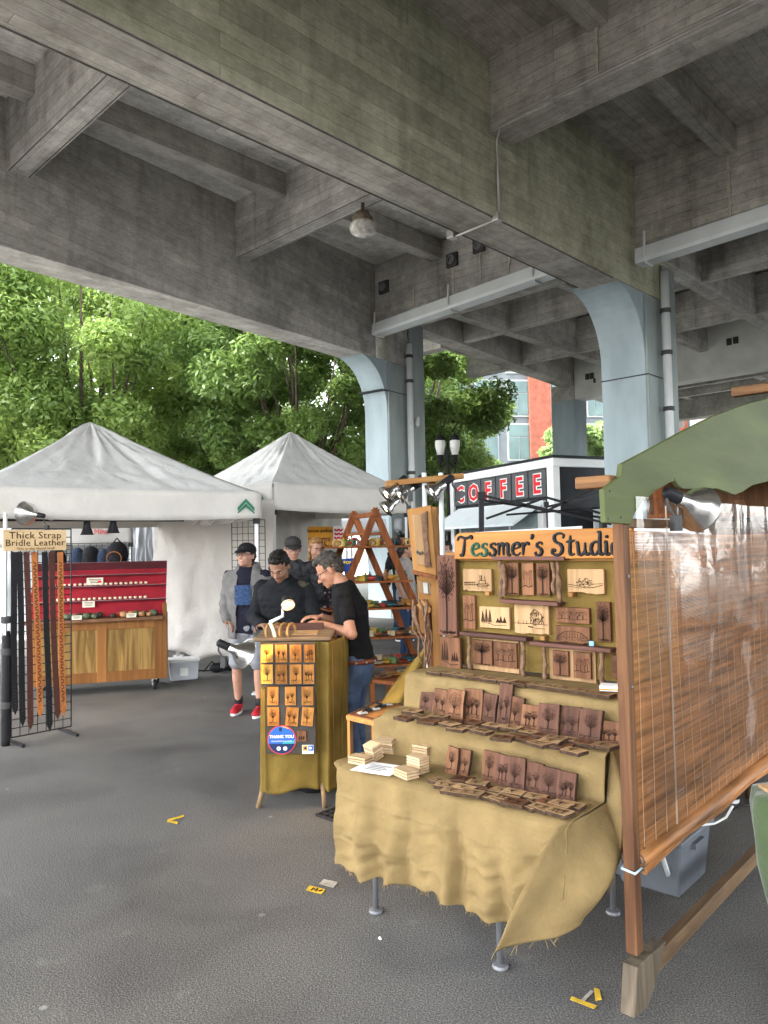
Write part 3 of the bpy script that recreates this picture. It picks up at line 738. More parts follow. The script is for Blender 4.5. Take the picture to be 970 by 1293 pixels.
# near left tent
R1 = GY(329, 622, 8.8); ZE1 = R1.z
wv = Vector((math.cos(rad(33)), math.sin(rad(33)), 0)); dv = Vector((-wv.y, wv.x, 0))
Rg = Vector((R1.x, R1.y, 0)); Lg = Rg - wv * 3.05
ctr1 = (Rg + Lg) / 2 + dv * 1.52
zp1 = GY(102, 533, ctr1.y).z
pk1 = GY(102, 533, ctr1.y)
tent1, rel1 = tent('near white pop-up tent at left with a green chevron logo on its valance', [Lg, Rg, Rg + dv * 3.05, Lg + dv * 3.05], ZE1, zp1, val=.30, seed=3, peakshift=(pk1.x - ctr1.x + .12, 0), leg_skip=(0,))
# logo on valance: green chevrons
def logo(t, base, xdir, ydirn, zc, s=.1):
    me = MB()
    for k in (0, 1):
        z = zc - k * .045 * s / .1
        pts = [(-s * .85, z - s * .5), (0, z + s * .35), (s * .85, z - s * .5), (s * .85, z - s * .85 + k * s * .2), (0, z + s * .02), (-s * .85, z - s * .85 + k * s * .2)]
        me.add([base + xdir * x + Vector((0, 0, z_)) for x, z_ in pts], [(0, 1, 4, 5), (1, 2, 3, 4)])
    return me
lb = Rg - ctr1 - wv * .2 - dv * .05
logo(tent1, lb, wv, dv, ZE1 - .12, .12).build('chevron_logo', m_green_logo, tent1, solid=.003)
# second tent, corner towards us
Dc = 12.0; c2 = GY(367, 545, Dc); N2 = GY(345, 610, 10.13); hd = 1.87
ZE2 = N2.z; ct2 = Vector((c2.x, c2.y, 0))
cn2 = [ct2 + Vector((N2.x - c2.x, -hd, 0)), ct2 + Vector((hd, .05, 0)), ct2 + Vector((0, hd, 0)), ct2 + Vector((-hd, 0, 0))]
tent2, rel2 = tent('second white pop-up tent with its corner toward us before the far column', cn2, ZE2, c2.z, val=.36, seed=5)
nb = (rel2[3] - rel2[0]).normalized(); out_ = Vector((nb.y, -nb.x, 0)); out_ = out_ if out_.y < 0 else -out_
logo(tent2, rel2[0] + nb * .25 + out_ * .06, nb, out_, ZE2 - .14, .12).build('chevron_logo', m_green_logo, tent2, solid=.003)
# third, small blue-white peak far behind; fourth grey awning behind the chest
c3 = GY(235, 592, 19.0)
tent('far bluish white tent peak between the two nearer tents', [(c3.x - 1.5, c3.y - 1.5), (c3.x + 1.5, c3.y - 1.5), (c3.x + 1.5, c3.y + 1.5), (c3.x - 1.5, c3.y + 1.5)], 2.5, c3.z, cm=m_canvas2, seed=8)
a4 = GY(167, 672, 12.6); 
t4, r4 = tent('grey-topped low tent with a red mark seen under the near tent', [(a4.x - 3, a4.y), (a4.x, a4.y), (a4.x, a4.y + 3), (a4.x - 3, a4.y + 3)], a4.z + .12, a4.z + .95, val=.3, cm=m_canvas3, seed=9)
put_text('red_mark', 'Mina', .12, m_red, t4, (1.5 - .62, -1.5 - .05, a4.z - .02), (rad(90), 0, 0), extrude=.002)
# rows of plain white tents and walls closing the view behind
for i, (px, dd, zt, wd) in enumerate([(20, 17, 3.3, 1.5), (430, 19, 3.1, 1.5), (505, 21.5, 3.0, 1.5)]):
    c_ = GY(px, 640, dd)
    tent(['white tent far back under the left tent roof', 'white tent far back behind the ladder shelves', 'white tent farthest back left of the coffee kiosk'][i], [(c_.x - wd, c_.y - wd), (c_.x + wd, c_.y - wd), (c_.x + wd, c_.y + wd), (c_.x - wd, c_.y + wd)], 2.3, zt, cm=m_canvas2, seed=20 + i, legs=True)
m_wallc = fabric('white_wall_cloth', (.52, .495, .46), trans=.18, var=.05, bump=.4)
def curtain(name, label, pa, pb, z0, z1, m, seed, waves=9, amp=.035, scallop=.0, cat='curtain', nu=90, nv=30):
    from mathutils import noise as mn
    a = Vector((pa[0], pa[1], 0)); b = Vector((pb[0], pb[1], 0)); nrm = Vector((-(b - a).y, (b - a).x, 0)).normalized()
    def fn(u, v):
        p = a.lerp(b, u); lo = z0 + scallop * abs(math.sin(u * math.pi * 2.5))
        d = math.sin(u * waves * 6.28 + 2 * mn.noise(Vector((u * 3, v * 2, seed)))) * amp * (.4 + .6 * v) + mn.noise(Vector((u * 9, v * 9, seed))) * amp * 1.3
        return Vector((p.x, p.y, z1 + (lo - z1) * v)) + nrm * d
    return MB().grid(fn, nu, nv).build(name, m, None, smooth=True, solid=.004, label=label, cat=cat)
wl, wr_ = GY(193, 700, 11.2), GY(347, 700, 9.75)
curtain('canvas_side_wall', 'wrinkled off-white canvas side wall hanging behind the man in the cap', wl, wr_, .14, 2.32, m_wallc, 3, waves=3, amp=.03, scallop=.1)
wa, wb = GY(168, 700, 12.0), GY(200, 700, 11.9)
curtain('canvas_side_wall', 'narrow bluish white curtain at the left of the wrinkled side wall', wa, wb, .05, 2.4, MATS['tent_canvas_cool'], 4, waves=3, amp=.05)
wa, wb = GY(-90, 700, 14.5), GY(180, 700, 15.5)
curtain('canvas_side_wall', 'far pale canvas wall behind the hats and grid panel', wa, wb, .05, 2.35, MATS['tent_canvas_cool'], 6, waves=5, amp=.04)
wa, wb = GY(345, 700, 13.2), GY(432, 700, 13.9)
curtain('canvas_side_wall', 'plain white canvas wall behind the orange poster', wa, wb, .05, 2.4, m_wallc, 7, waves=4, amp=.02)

# ---------------------------------------------------------------- wire grid panels
m_wire = mat('black_wire', (.02, .02, .022), .45, .1)
def grid_panel(label, pa, pb, z0, z1, step, r=.0035, feet=False, m=m_wire):
    a = Vector((pa[0], pa[1], 0)); b = Vector((pb[0], pb[1], 0)); d = b - a; Lg_ = d.length
    t = thing('wire_grid_panel', label, 'grid panel', a, math.atan2(d.y, d.x))
    n = max(2, round(Lg_ / step)); mz = max(2, round((z1 - z0) / step))
    for i in range(n + 1):
        x = Lg_ * i / n; MB().tube([(x, 0, z0), (x, 0, z1)], r * (1.6 if i in (0, n) else 1), 5).build('upright_wire', m, t)
    for j in range(mz + 1):
        z = z0 + (z1 - z0) * j / mz; MB().tube([(0, -.006, z), (Lg_, -.006, z)], r * (1.6 if j in (0, mz) else 1), 5).build('cross_wire', m, t)
    if feet:
        for x in (.03, Lg_ - .03): MB().bb(x - .012, x + .012, -.2, .2, 0, .025).build('foot', m, t)
    return t
ga, gb = GY(293, 690, 9.62), GY(335, 690, 9.42)
grid_panel('black wire grid panel hanging on the canvas wall above the man in the cap', ga, gb, .95, GY(314, 657, 9.5).z, .082)
gh1, gh2 = GY(84, 700, 11.4), GY(166, 700, 11.6)
grid_panel('black wire grid panel carrying dark hats behind the red chest', gh1, gh2, .6, GY(120, 686, 11.5).z, .085)
# hats on that panel
m_hat = [mat('hat_black', (.02, .02, .024), .9, .3, 20, .4, 80), mat('hat_navy', (.035, .05, .085), .9, .3, 20, .4, 80)]
for i, (px, py, hw, lab) in enumerate([(72, 703, .13, 'black knit hat leftmost on the wire panel behind the belts'), (98, 703, .12, 'navy knit hat beside the black backpack row on the wire panel'), (115, 701, .14, 'black round hat in the middle of the wire panel'), (132, 704, .12, 'small black cap nearest the backpack on the wire panel')]):
    p = GY(px, py, 11.25); t = thing('hat', lab, 'hat', p, 0, 'hats on the wire panel')
    MB().lathe([(hw, -.1), (hw * 1.02, -.06), (hw * .95, .02), (hw * .7, .09), (hw * .3, .13), (.01, .135)], (0, 0, 0), 16).build('crown', m_hat[i % 2], t, smooth=True)
    MB().lathe([(hw * 1.05, -.13), (hw * 1.08, -.09), (hw * 1.03, -.06), (hw * .95, -.09)], (0, 0, 0), 16).build('brim', m_hat[i % 2], t, smooth=True)
p = GY(148, 700, 11.2); t = thing('backpack', 'black backpack with a brown ring hanging at the right of the hats', 'backpack', p)
MB().ell((0, 0, 0), (.17, .1, .2)).ell((0, -.06, -.08), (.12, .07, .1)).build('bag_body', m_hat[0], t, smooth=True)
ring = [(.11 * math.cos(a), -.13, -.06 + .1 * math.sin(a)) for a in [k * math.pi / 8 for k in range(17)]]
MB().tube(ring, .008, 6, False).build('ring', mat('leather_tan', (.32, .12, .04), .55, .2), t)
MB().tube([(-.05, 0, .18), (0, 0, .24), (.05, 0, .18)], .012, 6).build('handle', m_hat[0], t)
p = GY(125, 716, 11.1)
MB().bb(-.75, .75, -.06, .06, -.1, .03).build('hat_shelf', m_black, None, loc=p, label='black shelf edge below the hats behind the red chest', cat='shelf')

# ---------------------------------------------------------------- lamps
m_alu = mat('polished_aluminium', (.75, .75, .74), .22, .05, 4, .0, metal=1.0)
m_bulb = mat('lit_bulb', (1, .85, .6), .4, 0, emit=(1.0, .72, .38), estr=.6)
def clamp_lamp(label, pos, aim, r=.13, power=0.0, col=(1.0, .68, .36), spot=True, name='clamp_lamp', lit=True):
    pos = Vector(pos); aim = (Vector(aim) - pos).normalized()
    t = thing(name, label, 'lamp', pos)
    n = 22
    MB().lathe([(.028, -.03), (.03, .02), (r * .55, r * .45), (r * .85, r * .85), (r, r * 1.25), (r * 1.04, r * 1.26)], (0, 0, 0), n, aim).build('reflector', m_alu, t, smooth=True, solid=.002)
    MB().lathe([(.008, -.11), (.024, -.1), (.026, -.02), (.03, 0)], (0, 0, 0), 12, aim).build('socket', m_black, t, smooth=True)
    MB().ell(aim * (r * .8), (.03, .03, .035)).build('bulb', m_bulb if lit else m_white, t, smooth=True)
    b = MB(); q = -aim * .1; b.tube([q, q + Vector((0, 0, -.05)), q + Vector((.03, 0, -.1))], .006, 6); b.box(q + Vector((.03, 0, -.12)), (.03, .05, .06)); b.build('clamp', m_iron, t)
    if power:
        ld = bpy.data.lights.new('lamp_light', 'SPOT'); ld.energy = power; ld.color = col; ld.spot_size = rad(120); ld.spot_blend = .7; ld.shadow_soft_size = .03
        lo = bpy.data.objects.new('lamp_light', ld); C.objects.link(lo); lo.parent = t
        lo.location = aim * (r * 1.15); lo.rotation_euler = (-aim).to_track_quat('Z', 'Y').to_euler()
    return t
# ---------------------------------------------------------------- leather belt stand
ba, bb_ = GZ(14, 940), GZ(90, 925)
ba = Vector((ba.x, ba.y, 0)); bb_ = Vector((bb_.x, bb_.y, 0)); bd = (bb_ - ba); BL = bd.length; bd.normalize(); bn = Vector((bd.y, -bd.x, 0))
ztop = GP(40, 668, ba, bn).z
grid_panel('tall black wire grid stand hung with leather belts at the left edge', ba, bb_, .06, ztop, .078, r=.0042, feet=True)
pl_ = GZ(6, 942)
t = thing('tent_leg_post', 'white upright post with a black weight strapped to its foot beside the belts', 'post', (pl_.x, pl_.y, 0))
MB().bar((0, 0, 0), (0, 0, 2.05), .028).build('post', m_gutter, t, bevel=.004)
MB().lathe([(.036, .0), (.038, .04), (.038, .95), (.03, 1.0)], (.0, .02, 0), 14).build('weight_sleeve', m_black, t, smooth=True)
for z in (.35, .82, 1.1): MB().lathe([(.04, z - .03), (.045, z - .025), (.045, z + .025), (.04, z + .03)], (0, .02, 0), 14).build('strap', m_iron, t)
# sign
def plane_pt(px, py, off=0.0): return GP(px, py, ba + bn * off, bn)
m_signply = wood('sign_ply', (.55, .4, .23), (.46, .32, .17), axis=0, ring=10)
s0, s1, s2, s3 = plane_pt(3, 669, .1), plane_pt(83, 668, .1), plane_pt(84, 693, .1), plane_pt(4, 696, .1)
sgn = thing('belt_sign', 'plywood sign reading Thick Strap Bridle Leather above the belts', 'sign', ((s0 + s3) / 2).lerp((s1 + s2) / 2, 0), math.atan2(bd.y, bd.x))
sw_ = ((s1 - s0).length + (s2 - s3).length) / 2; sh_ = ((s0 - s3).length + (s1 - s2).length) / 2
MB().bb(0, sw_, -.01, .01, -sh_ / 2, sh_ / 2).build('board', m_signply, sgn, bevel=.003)
m_burn = mat('burnt_brown', (.05, .025, .012), .8, .3, 30)
for txt, zz, sz in (('Thick Strap', .022 * sh_ / .25, .115 * sh_ / .25), ('Bridle Leather', -.066 * sh_ / .25, .11 * sh_ / .25), ('This is the Good Stuff', -.112 * sh_ / .25, .036 * sh_ / .25)):
    me = text_mesh(txt, sz, extrude=.001, align='CENTER', spacing=1.05); wd_ = max(v.co.x for v in me.vertices) - min(v.co.x for v in me.vertices)
    tgt = sw_ * (.82 if 'Thick' in txt else .93 if 'Bridle' in txt else .6)
    for v in me.vertices: v.co.x *= tgt / wd_
    me.materials.clear(); me.materials.append(m_burn)
    obj('sign_lettering', me, sgn, (sw_ / 2, -.0125, zz), rot=(rad(90), 0, 0), kind='stuff')
m_belts = {'black': mat('belt_black', (.016, .016, .018), .45, .2, 30, .3, 90), 'dark brown': mat('belt_brown', (.075, .03, .022), .45, .2, 30, .3, 90), 'tan': mat('belt_tan', (.42, .15, .045), .45, .2, 30, .3, 90)}
BELTS = [(17, 22, 905, 'black'), (25, 30, 896, 'black'), (20.5, 26.5, 918, 'black'), (30, 36.5, 922, 'dark brown'), (40, 48, 906, 'tan'), (53, 59.5, 924, 'black'), (61, 69.5, 909, 'dark brown'), (71.5, 77.5, 905, 'tan')]
BELTS = [(13, 16.5, 903, 'black')] + BELTS[2:]
blab = ['black leather belt leftmost on the grid beside the white post', 'wide black leather belt second from the left on the grid', 'dark brown leather belt between a black belt and the left tan belt', 'left of the two tan tooled leather belts', 'black punched leather belt right of the left tan belt', 'dark brown belt just left of the right tan belt', 'rightmost tan leather belt at the edge of the grid']
for i, (x0, x1, yb, colr) in enumerate(BELTS):
    top = plane_pt(x0 + 3, 697, .035 + .004 * i); bot = plane_pt(x1 + 3, yb, .05 + .004 * i)
    t = thing('leather_belt', blab[i], 'belt', (bot.x, bot.y, 0), math.atan2(bd.y, bd.x), 'belts on the grid')
    dx = (top - bot).dot(bd); L_ = top.z - bot.z; wdt = .052
    mb = MB(); n = 24
    def fb_(u, v, dx=dx, L_=L_, wdt=wdt, b0=bot.z, i=i):
        z = b0 + L_ * v; tip = wdt / 2 * (min(1, v / .025) ** .5)
        return (dx * v + (u - .5) * 2 * tip, .012 * math.sin(v * 5 + i) , z)
    mb.grid(fb_, 2, n); st = mb.build('strap', m_belts[colr], t, solid=.005)
    hole = MB()
    for k in range(7): hole.box((dx * (.05 + k * .02), .012 * math.sin((.05 + k * .02) * 5 + i) - .003, bot.z + L_ * (.05 + k * .02)), (.006, .002, .006))
    hole.build('punched_holes', m_iron, t, kind='stuff')
    rid = MB()
    if colr == 'tan':
        for k in range(48):
            v = .1 + .85 * k / 48; rid.box((dx * v, .012 * math.sin(v * 5 + i) - .004, bot.z + L_ * v), (.03, .003, .009), Matrix.Rotation(.6 if k % 2 else -.6, 3, 'Y'))
        rid.build('tooled_pattern', m_belts['dark brown'], t, kind='stuff')
    MB().tube([(dx, -.01, top.z - .02), (dx, .02, top.z + .02), (dx, -.03, top.z + .03)], .003, 5).build('hook', m_iron, t)
# lamps at the valance
lp1 = GP(52, 648, Lg + dv * -.02, dv)
clamp_lamp('aluminium clamp lamp glowing under the left tent valance over the belt sign', (lp1.x, lp1.y - .1, lp1.z - .02), (lp1.x - .5, lp1.y + .12, lp1.z + .06), r=.12, power=12)
barp = GP(120, 657, Lg - dv * -.12, dv)
t = thing('lamp_bar', 'black lamp bar slung under the left tent valance', 'bar', barp, rad(33)); MB().tube([(-1.3, 0, 0), (.95, 0, 0)], .012, 8).build('bar', m_black, t)
for i, (px, py) in enumerate(((110, 668), (143, 666))):
    p = GP(px, py, Lg + dv * .1, dv); t = thing('track_spot', ['left black cone spotlight hanging above the red chest', 'right black cone spotlight hanging above the red chest'][i], 'spotlight', p)
    MB().lathe([(.015, .11), (.03, .1), (.035, .03), (.06, -.05), (.072, -.06)], (0, 0, 0), 16).build('cone', m_black, t, smooth=True, solid=.002)
    MB().tube([(0, 0, .1), (.015, 0, .16)], .012, 6).build('stem', m_black, t)
    MB().ell((0, 0, -.03), (.035, .035, .03)).build('bulb', m_bulb, t, smooth=True)
    ld = bpy.data.lights.new('spot_light', 'SPOT'); ld.energy = 5; ld.color = (1, .8, .58); ld.spot_size = rad(85); ld.spot_blend = .6; ld.shadow_soft_size = .03
    lo = bpy.data.objects.new('spot_light', ld); C.objects.link(lo); lo.parent = t; lo.location = (0, 0, -.08)

# ---------------------------------------------------------------- red velvet display cart
ca, cb_ = GZ(36, 868, .14), GZ(206, 856, .14)
cdv = Vector((cb_.x - ca.x, cb_.y - ca.y, 0)); CL = cdv.length; CRZ = math.atan2(cdv.y, cdv.x); cdn = cdv.normalized(); cnn = Vector((cdn.y, -cdn.x, 0))
def CP(px, py, off=0.0):
    p = GP(px, py, ca + cnn * off, cnn); return (p - ca).dot(cdn), p.z
zc = CP(200, 779)[1]
m_oak = wood('cart_oak', (.26, .115, .035), (.19, .078, .024), axis=2, ring=8, rough=.5)
m_ply = wood('cart_panel', (.33, .20, .065), (.14, .075, .022), axis=2, ring=9, rough=.55)
m_velvet = mat('red_velvet', (.27, .005, .015), .85, .25, 5, .1, sheen=.6)
m_maroon = mat('maroon_velvet', (.085, .006, .011), .8, .2, 5, .1, sheen=.5)
ct_ = thing('display_cart', 'oak rolling display cart with an open red velvet lid', 'cart', (ca.x, ca.y, 0), CRZ)
CD = .62
MB().bb(0, CL, 0, CD, .14, zc - .02).build('case', m_ply, ct_)
for x in (0, CL * .5, CL - .1): MB().bb(x - .003, x + .103, -.02, .012, .14, zc - .02).build('stile', m_oak, ct_, bevel=.004)
MB().bb(.1, CL - .1, -.018, .01, .14, .26).build('rail', m_oak, ct_, bevel=.004); MB().bb(.1, CL - .1, -.018, .01, zc - .12, zc - .02).build('rail', m_oak, ct_, bevel=.004)
MB().bb(CL + .001, CL + .05, -.02, CD, .14, zc + .16).build('end_panel', m_oak, ct_, bevel=.006)
MB().bb(CL + .05, CL + .062, .08, CD - .1, .25, zc + .05).build('end_inset', m_ply, ct_)
MB().bb(-.04, CL, -.12, CD - .1, zc - .02, zc + .02).build('tray', wood('tray_wood', (.2, .1, .05), (.1, .05, .03), axis=0), ct_, bevel=.006)
# lid: leaning red velvet back with ledges
zt_ = CP(208, 712, -.35)[1]
def lid(u, v): return (-.02 + (CL + .06) * u + .03 * v, .14 + .30 * v, zc + .02 + (zt_ - zc - .02) * v)
lm_ = MB().grid(lid, 4, 6).build('lid', m_velvet, ct_, solid=.03)
for k, v in enumerate((.3, .58, .8)):
    a = Vector(lid(0, v)); b = Vector(lid(1, v)); MB().bar(a + Vector((0, -.03, 0)), b + Vector((0, -.03, 0)), .06, .02).build('ledge', m_maroon, ct_)
MB().bar(Vector(lid(0, .93)) + Vector((0, -.02, 0)), Vector(lid(1, .93)) + Vector((0, -.02, 0)), .015, .19, up=(0, -.6, 1)).build('top_band', m_maroon, ct_)
for x, y in ((.12, .1), (.12, CD - .1), (CL - .1, .08), (CL - .06, CD - .1)):
    wh = MB().lathe([(.01, -.02), (.058, -.02), (.066, -.01), (.066, .01), (.058, .02), (.01, .02)], (x, y, .066), 16, (1, .2, 0)).build('caster', m_black, ct_)
    MB().bb(x - .03, x + .03, y - .03, y + .03, .1, .14).build('caster_fork', m_gutter, wh); MB().lathe([(.0, -.024), (.02, -.024), (.02, .024), (.0, .024)], (x, y, .066), 10, (1, .2, 0)).build('hub', m_gutter, wh)
# rows of little white bead strings on the lid ledges, and cards
m_bone = mat('bone_bead', (.72, .6, .45), .5, .2, 20)
m_card = mat('price_card', (.72, .66, .52), .8, .06)
for r_, v in enumerate((.32, .6)):
    t = thing('bead_row', ['row of pale beads along the lower velvet ledge', 'row of pale beads along the upper velvet ledge'][r_], 'beads', (ca.x, ca.y, 0), CRZ)
    for k in range(19):
        u = .16 + .68 * k / 18; p = Vector(lid(u, v)) + Vector((0, -.045, .022)); o = obj('bead', MB().ell((0, 0, 0), (.02, .016, .017), n=8, m=5).mesh('bead', m_bone, True) if k == 0 else bead_me, t, p)
        if k == 0: bead_me = o.data
def card(label, px, py, w_, h_, off, lean=.3, txt=None, col=m_card, red=False):
    p = GP(px, py, ca + cnn * off, cnn); t = thing('price_card', label, 'card', p, CRZ)
    R_ = Matrix.Rotation(-lean, 3, 'X')
    MB().box((0, 0, 0), (w_, .004, h_), R_).build('card', col, t)
    ln = MB()
    for k in range(3): ln.box(R_ @ Vector((0, -.004, h_ * (.25 - .22 * k))), (w_ * (.75 - .12 * k), .001, h_ * .07), R_)
    ln.build('print_lines', m_burn, t, kind='stuff')
    if red: MB().ell(R_ @ Vector((w_ * .28, -.004, -.01)), (w_ * .12, .002, h_ * .2)).build('red_spot', m_red, t)
card('white card with a red spot on the upper velvet ledge', 120, 734, .19, .09, .0 - .28, red=True)
card('small cream card on the lower velvet panel', 112, 763, .14, .075, -.16)
card('cream card at the right end of the red velvet lid', 196, 744, .11, .09, -.3)
card('white price card at the tray front left of centre', 97, 780, .11, .05, .14)
card('white price card at the tray front right of centre', 166, 777, .11, .05, .14)
# small carved pieces in the tray
kcol = [mat('knob_red', (.35, .05, .03), .4, .3, 30), mat('knob_tan', (.42, .22, .10), .4, .3, 30), mat('knob_dark', (.05, .035, .03), .4, .3, 30), mat('knob_pink', (.52, .27, .19), .4, .3, 30), mat('knob_green', (.12, .14, .08), .4, .3, 30)]
kme = [MB().lathe([(.005, 0), (.03, .005), (.036, .025), (.028, .045), (.008, .052)], (0, 0, 0), 10).mesh('knob', m_, True) for m_ in kcol]
kn = ['red', 'tan', 'black', 'pink', 'olive']; ix = 0
for grp, (u0, u1, cnt) in enumerate(((.20, .55, 15), (.62, .96, 15))):
    for k in range(cnt):
        u = u0 + (u1 - u0) * (k + .5 * (k % 2)) / cnt; j = (k * 3 + grp * 2 + (k // 4)) % 5
        p = ca + cdn * (CL * u) + cnn * (.07 - .05 * (k % 3)) ; s_ = random.uniform(.95, 1.4)
        o = obj('turned_bauble', kme[j], None, (p.x, p.y, zc + .022), label='small %s turned bauble, number %s of the %s cluster in the tray' % (kn[j], ['one', 'two', 'three', 'four', 'five', 'six', 'seven', 'eight', 'nine', 'ten', 'eleven', 'twelve', 'thirteen', 'fourteen', 'fifteen'][k], ['left', 'right'][grp]), cat='bauble', group='turned baubles in the tray')
        o.scale = (s_, s_, s_)
# clear tote by the wall
tp = GZ(232, 857); t = thing('storage_tote', 'translucent plastic storage tote on the ground beside the cart', 'tote', tp, CRZ)
m_tote = mat('clear_plastic', (.55, .58, .62), .35, .1, 6, .05, spec=.5, alpha=.75)
MB().rings([[(x * s_, y * s_, z) for x, y in ((-.19, -.14), (.19, -.14), (.19, .14), (-.19, .14))] for z, s_ in ((0.0, .88), (.24, 1.0))]).build('box', m_tote, t, bevel=.015)
MB().bb(-.2, .2, -.15, .15, .24, .27).build('lid', m_white, t, bevel=.01)
MB().bb(-.05, .05, -.15, -.138, .06, .16).build('paper_label', m_white, t)
for i, (px, py) in enumerate(((268, 850), (286, 848))):
    p = GZ(px, py); t = thing('folded_stand', ['dark folded stand lying under the canvas wall at left', 'dark folded stand under the canvas wall behind the red shoes'][i], 'stand', p)
    b = MB(); b.tube([(-.12, 0, .02), (.0, 0, .16), (.12, .05, .02)], .012, 6); b.tube([(-.2, .05, .03), (.2, .02, .03)], .012, 6); b.build('legs', m_black, t); MB().ell((.05, .04, .07), (.1, .07, .07)).build('bag', m_black, t, smooth=True)
# ---------------------------------------------------------------- wood-burning stall: local frame x right along the front, y into the stall
SRZ = rad(-42)
SO = GZ(632, 1222); SO = Vector((SO.x, SO.y, 0))
SX = Vector((math.cos(SRZ), math.sin(SRZ), 0)); SY = Vector((-SX.y, SX.x, 0))
def SP(px, py, t):
    p = GP(px, py, SO + SY * t, SY) - SO; return p.dot(SX), p.z
def SQ(px, py, x):      # plane x = const
    p = GP(px, py, SO + SX * x, SX) - SO; return p.dot(SY), p.z
def SZ_(px, py, z):
    p = GZ(px, py, z) - SO; return p.dot(SX), p.dot(SY)
def SW(x, y, z=0.0): return SO + SX * x + SY * y + Vector((0, 0, z))
def stuffed(name, label, cat, x=0, y=0, z=0, group=None, rz=0.0): return thing(name, label, cat, SW(x, y, z), SRZ + rz, group)

def burlap_mat(name, col):
    m, nt, b = newmat(name); L = nt.links
    tc = N(nt, 'ShaderNodeTexCoord')
    def wave(dirn, sc):
        w_ = N(nt, 'ShaderNodeTexWave', wave_type='BANDS', bands_direction=dirn); w_.inputs['Scale'].default_value = sc; w_.inputs['Distortion'].default_value = 2.5; w_.inputs['Detail'].default_value = 3; w_.inputs['Detail Scale'].default_value = 2
        L.new(tc.outputs['Object'], w_.inputs['Vector']); return w_.outputs[0]
    a = wave('X', 95); c = wave('Z', 95); d = wave('Y', 95)
    ad = N(nt, 'ShaderNodeMath', operation='ADD'); L.new(a, ad.inputs[0]); L.new(c, ad.inputs[1])
    ad2 = N(nt, 'ShaderNodeMath', operation='ADD'); L.new(ad.outputs[0], ad2.inputs[0]); L.new(d, ad2.inputs[1])
    nz = N(nt, 'ShaderNodeTexNoise'); nz.inputs['Scale'].default_value = 7; nz.inputs['Detail'].default_value = 7; L.new(tc.outputs['Object'], nz.inputs['Vector'])
    n2 = N(nt, 'ShaderNodeTexNoise'); n2.inputs['Scale'].default_value = 420; n2.inputs['Detail'].default_value = 2; L.new(tc.outputs['Object'], n2.inputs['Vector'])
    base = ramp(nt, nz.outputs[0], [(.3, mul(col, .8)), (.7, mul(col, 1.15))])
    gr = ramp(nt, ad2.outputs[0], [(.15, (.84, .84, .82)), (.6, (1.06, 1.06, 1.06))])
    g2 = ramp(nt, n2.outputs[0], [(.35, (.9, .9, .88)), (.65, (1.08, 1.08, 1.06))])
    mx = N(nt, 'ShaderNodeMix', data_type='RGBA', blend_type='MULTIPLY'); mx.inputs[0].default_value = 1; L.new(base, mx.inputs[6]); L.new(gr, mx.inputs[7])
    my = N(nt, 'ShaderNodeMix', data_type='RGBA', blend_type='MULTIPLY'); my.inputs[0].default_value = 1; L.new(mx.outputs[2], my.inputs[6]); L.new(g2, my.inputs[7])
    L.new(my.outputs[2], b.inputs['Base Color']); b.inputs['Roughness'].default_value = .95; b.inputs['Specular IOR Level'].default_value = .05
    bp = N(nt, 'ShaderNodeBump'); bp.inputs['Strength'].default_value = .35; bp.inputs['Distance'].default_value = .003; L.new(ad2.outputs[0], bp.inputs['Height']); L.new(bp.outputs[0], b.inputs['Normal'])
    wr_n = N(nt, 'ShaderNodeTexNoise'); wr_n.inputs['Scale'].default_value = 8; wr_n.inputs['Detail'].default_value = 5; wr_n.inputs['Distortion'].default_value = 1.6; L.new(tc.outputs['Object'], wr_n.inputs['Vector'])
    b2 = N(nt, 'ShaderNodeBump'); b2.inputs['Strength'].default_value = .16; b2.inputs['Distance'].default_value = .035; L.new(wr_n.outputs[0], b2.inputs['Height']); L.new(bp.outputs[0], b2.inputs['Normal']); L.new(b2.outputs[0], b.inputs['Normal'])
    MATS[name] = m; return m
m_burlap = burlap_mat('tan_burlap', (.215, .152, .07))
m_burlap_o = burlap_mat('olive_burlap', (.17, .115, .03))
from mathutils import noise as mn
# tiers: (front y, top z)
T1, T2, T3 = (-.15, .70), (.17, .885), (.345, 1.05)
XL, XR = -.72, .385
tb = stuffed('display_table', 'tiered folding display table with metal legs under the burlap', 'table')
MB().bb(XL + .02, XR - .02, -.13, .75, T1[1] - .035, T1[1] - .008).build('table_top', mat('grey_laminate', (.3, .3, .3), .5), tb)
MB().bb(XL + .03, XR - .03, .19, .74, T1[1] - .008, T2[1] - .01).build('riser', wood('riser_pine', (.3, .2, .1), (.24, .15, .06)), tb)
MB().bb(XL + .03, XR - .03, .365, .74, T2[1] - .01, T3[1] - .01).build('riser', MATS['riser_pine'], tb)
m_legs = mat('galvanised_leg', (.16, .165, .175), .5, .1, 8, 0, metal=.4)
for x, y in ((0, 0), (-.692, .016), (0.15, .7), (-.68, .7)):
    lg = MB().tube([(x, y, .02), (x, y, .67)], .013, 10).build('leg', m_legs, tb, smooth=True)
    MB().lathe([(.03, 0), (.034, .006), (.03, .016), (.014, .02)], (x, y, 0), 14).build('foot', m_legs, lg)
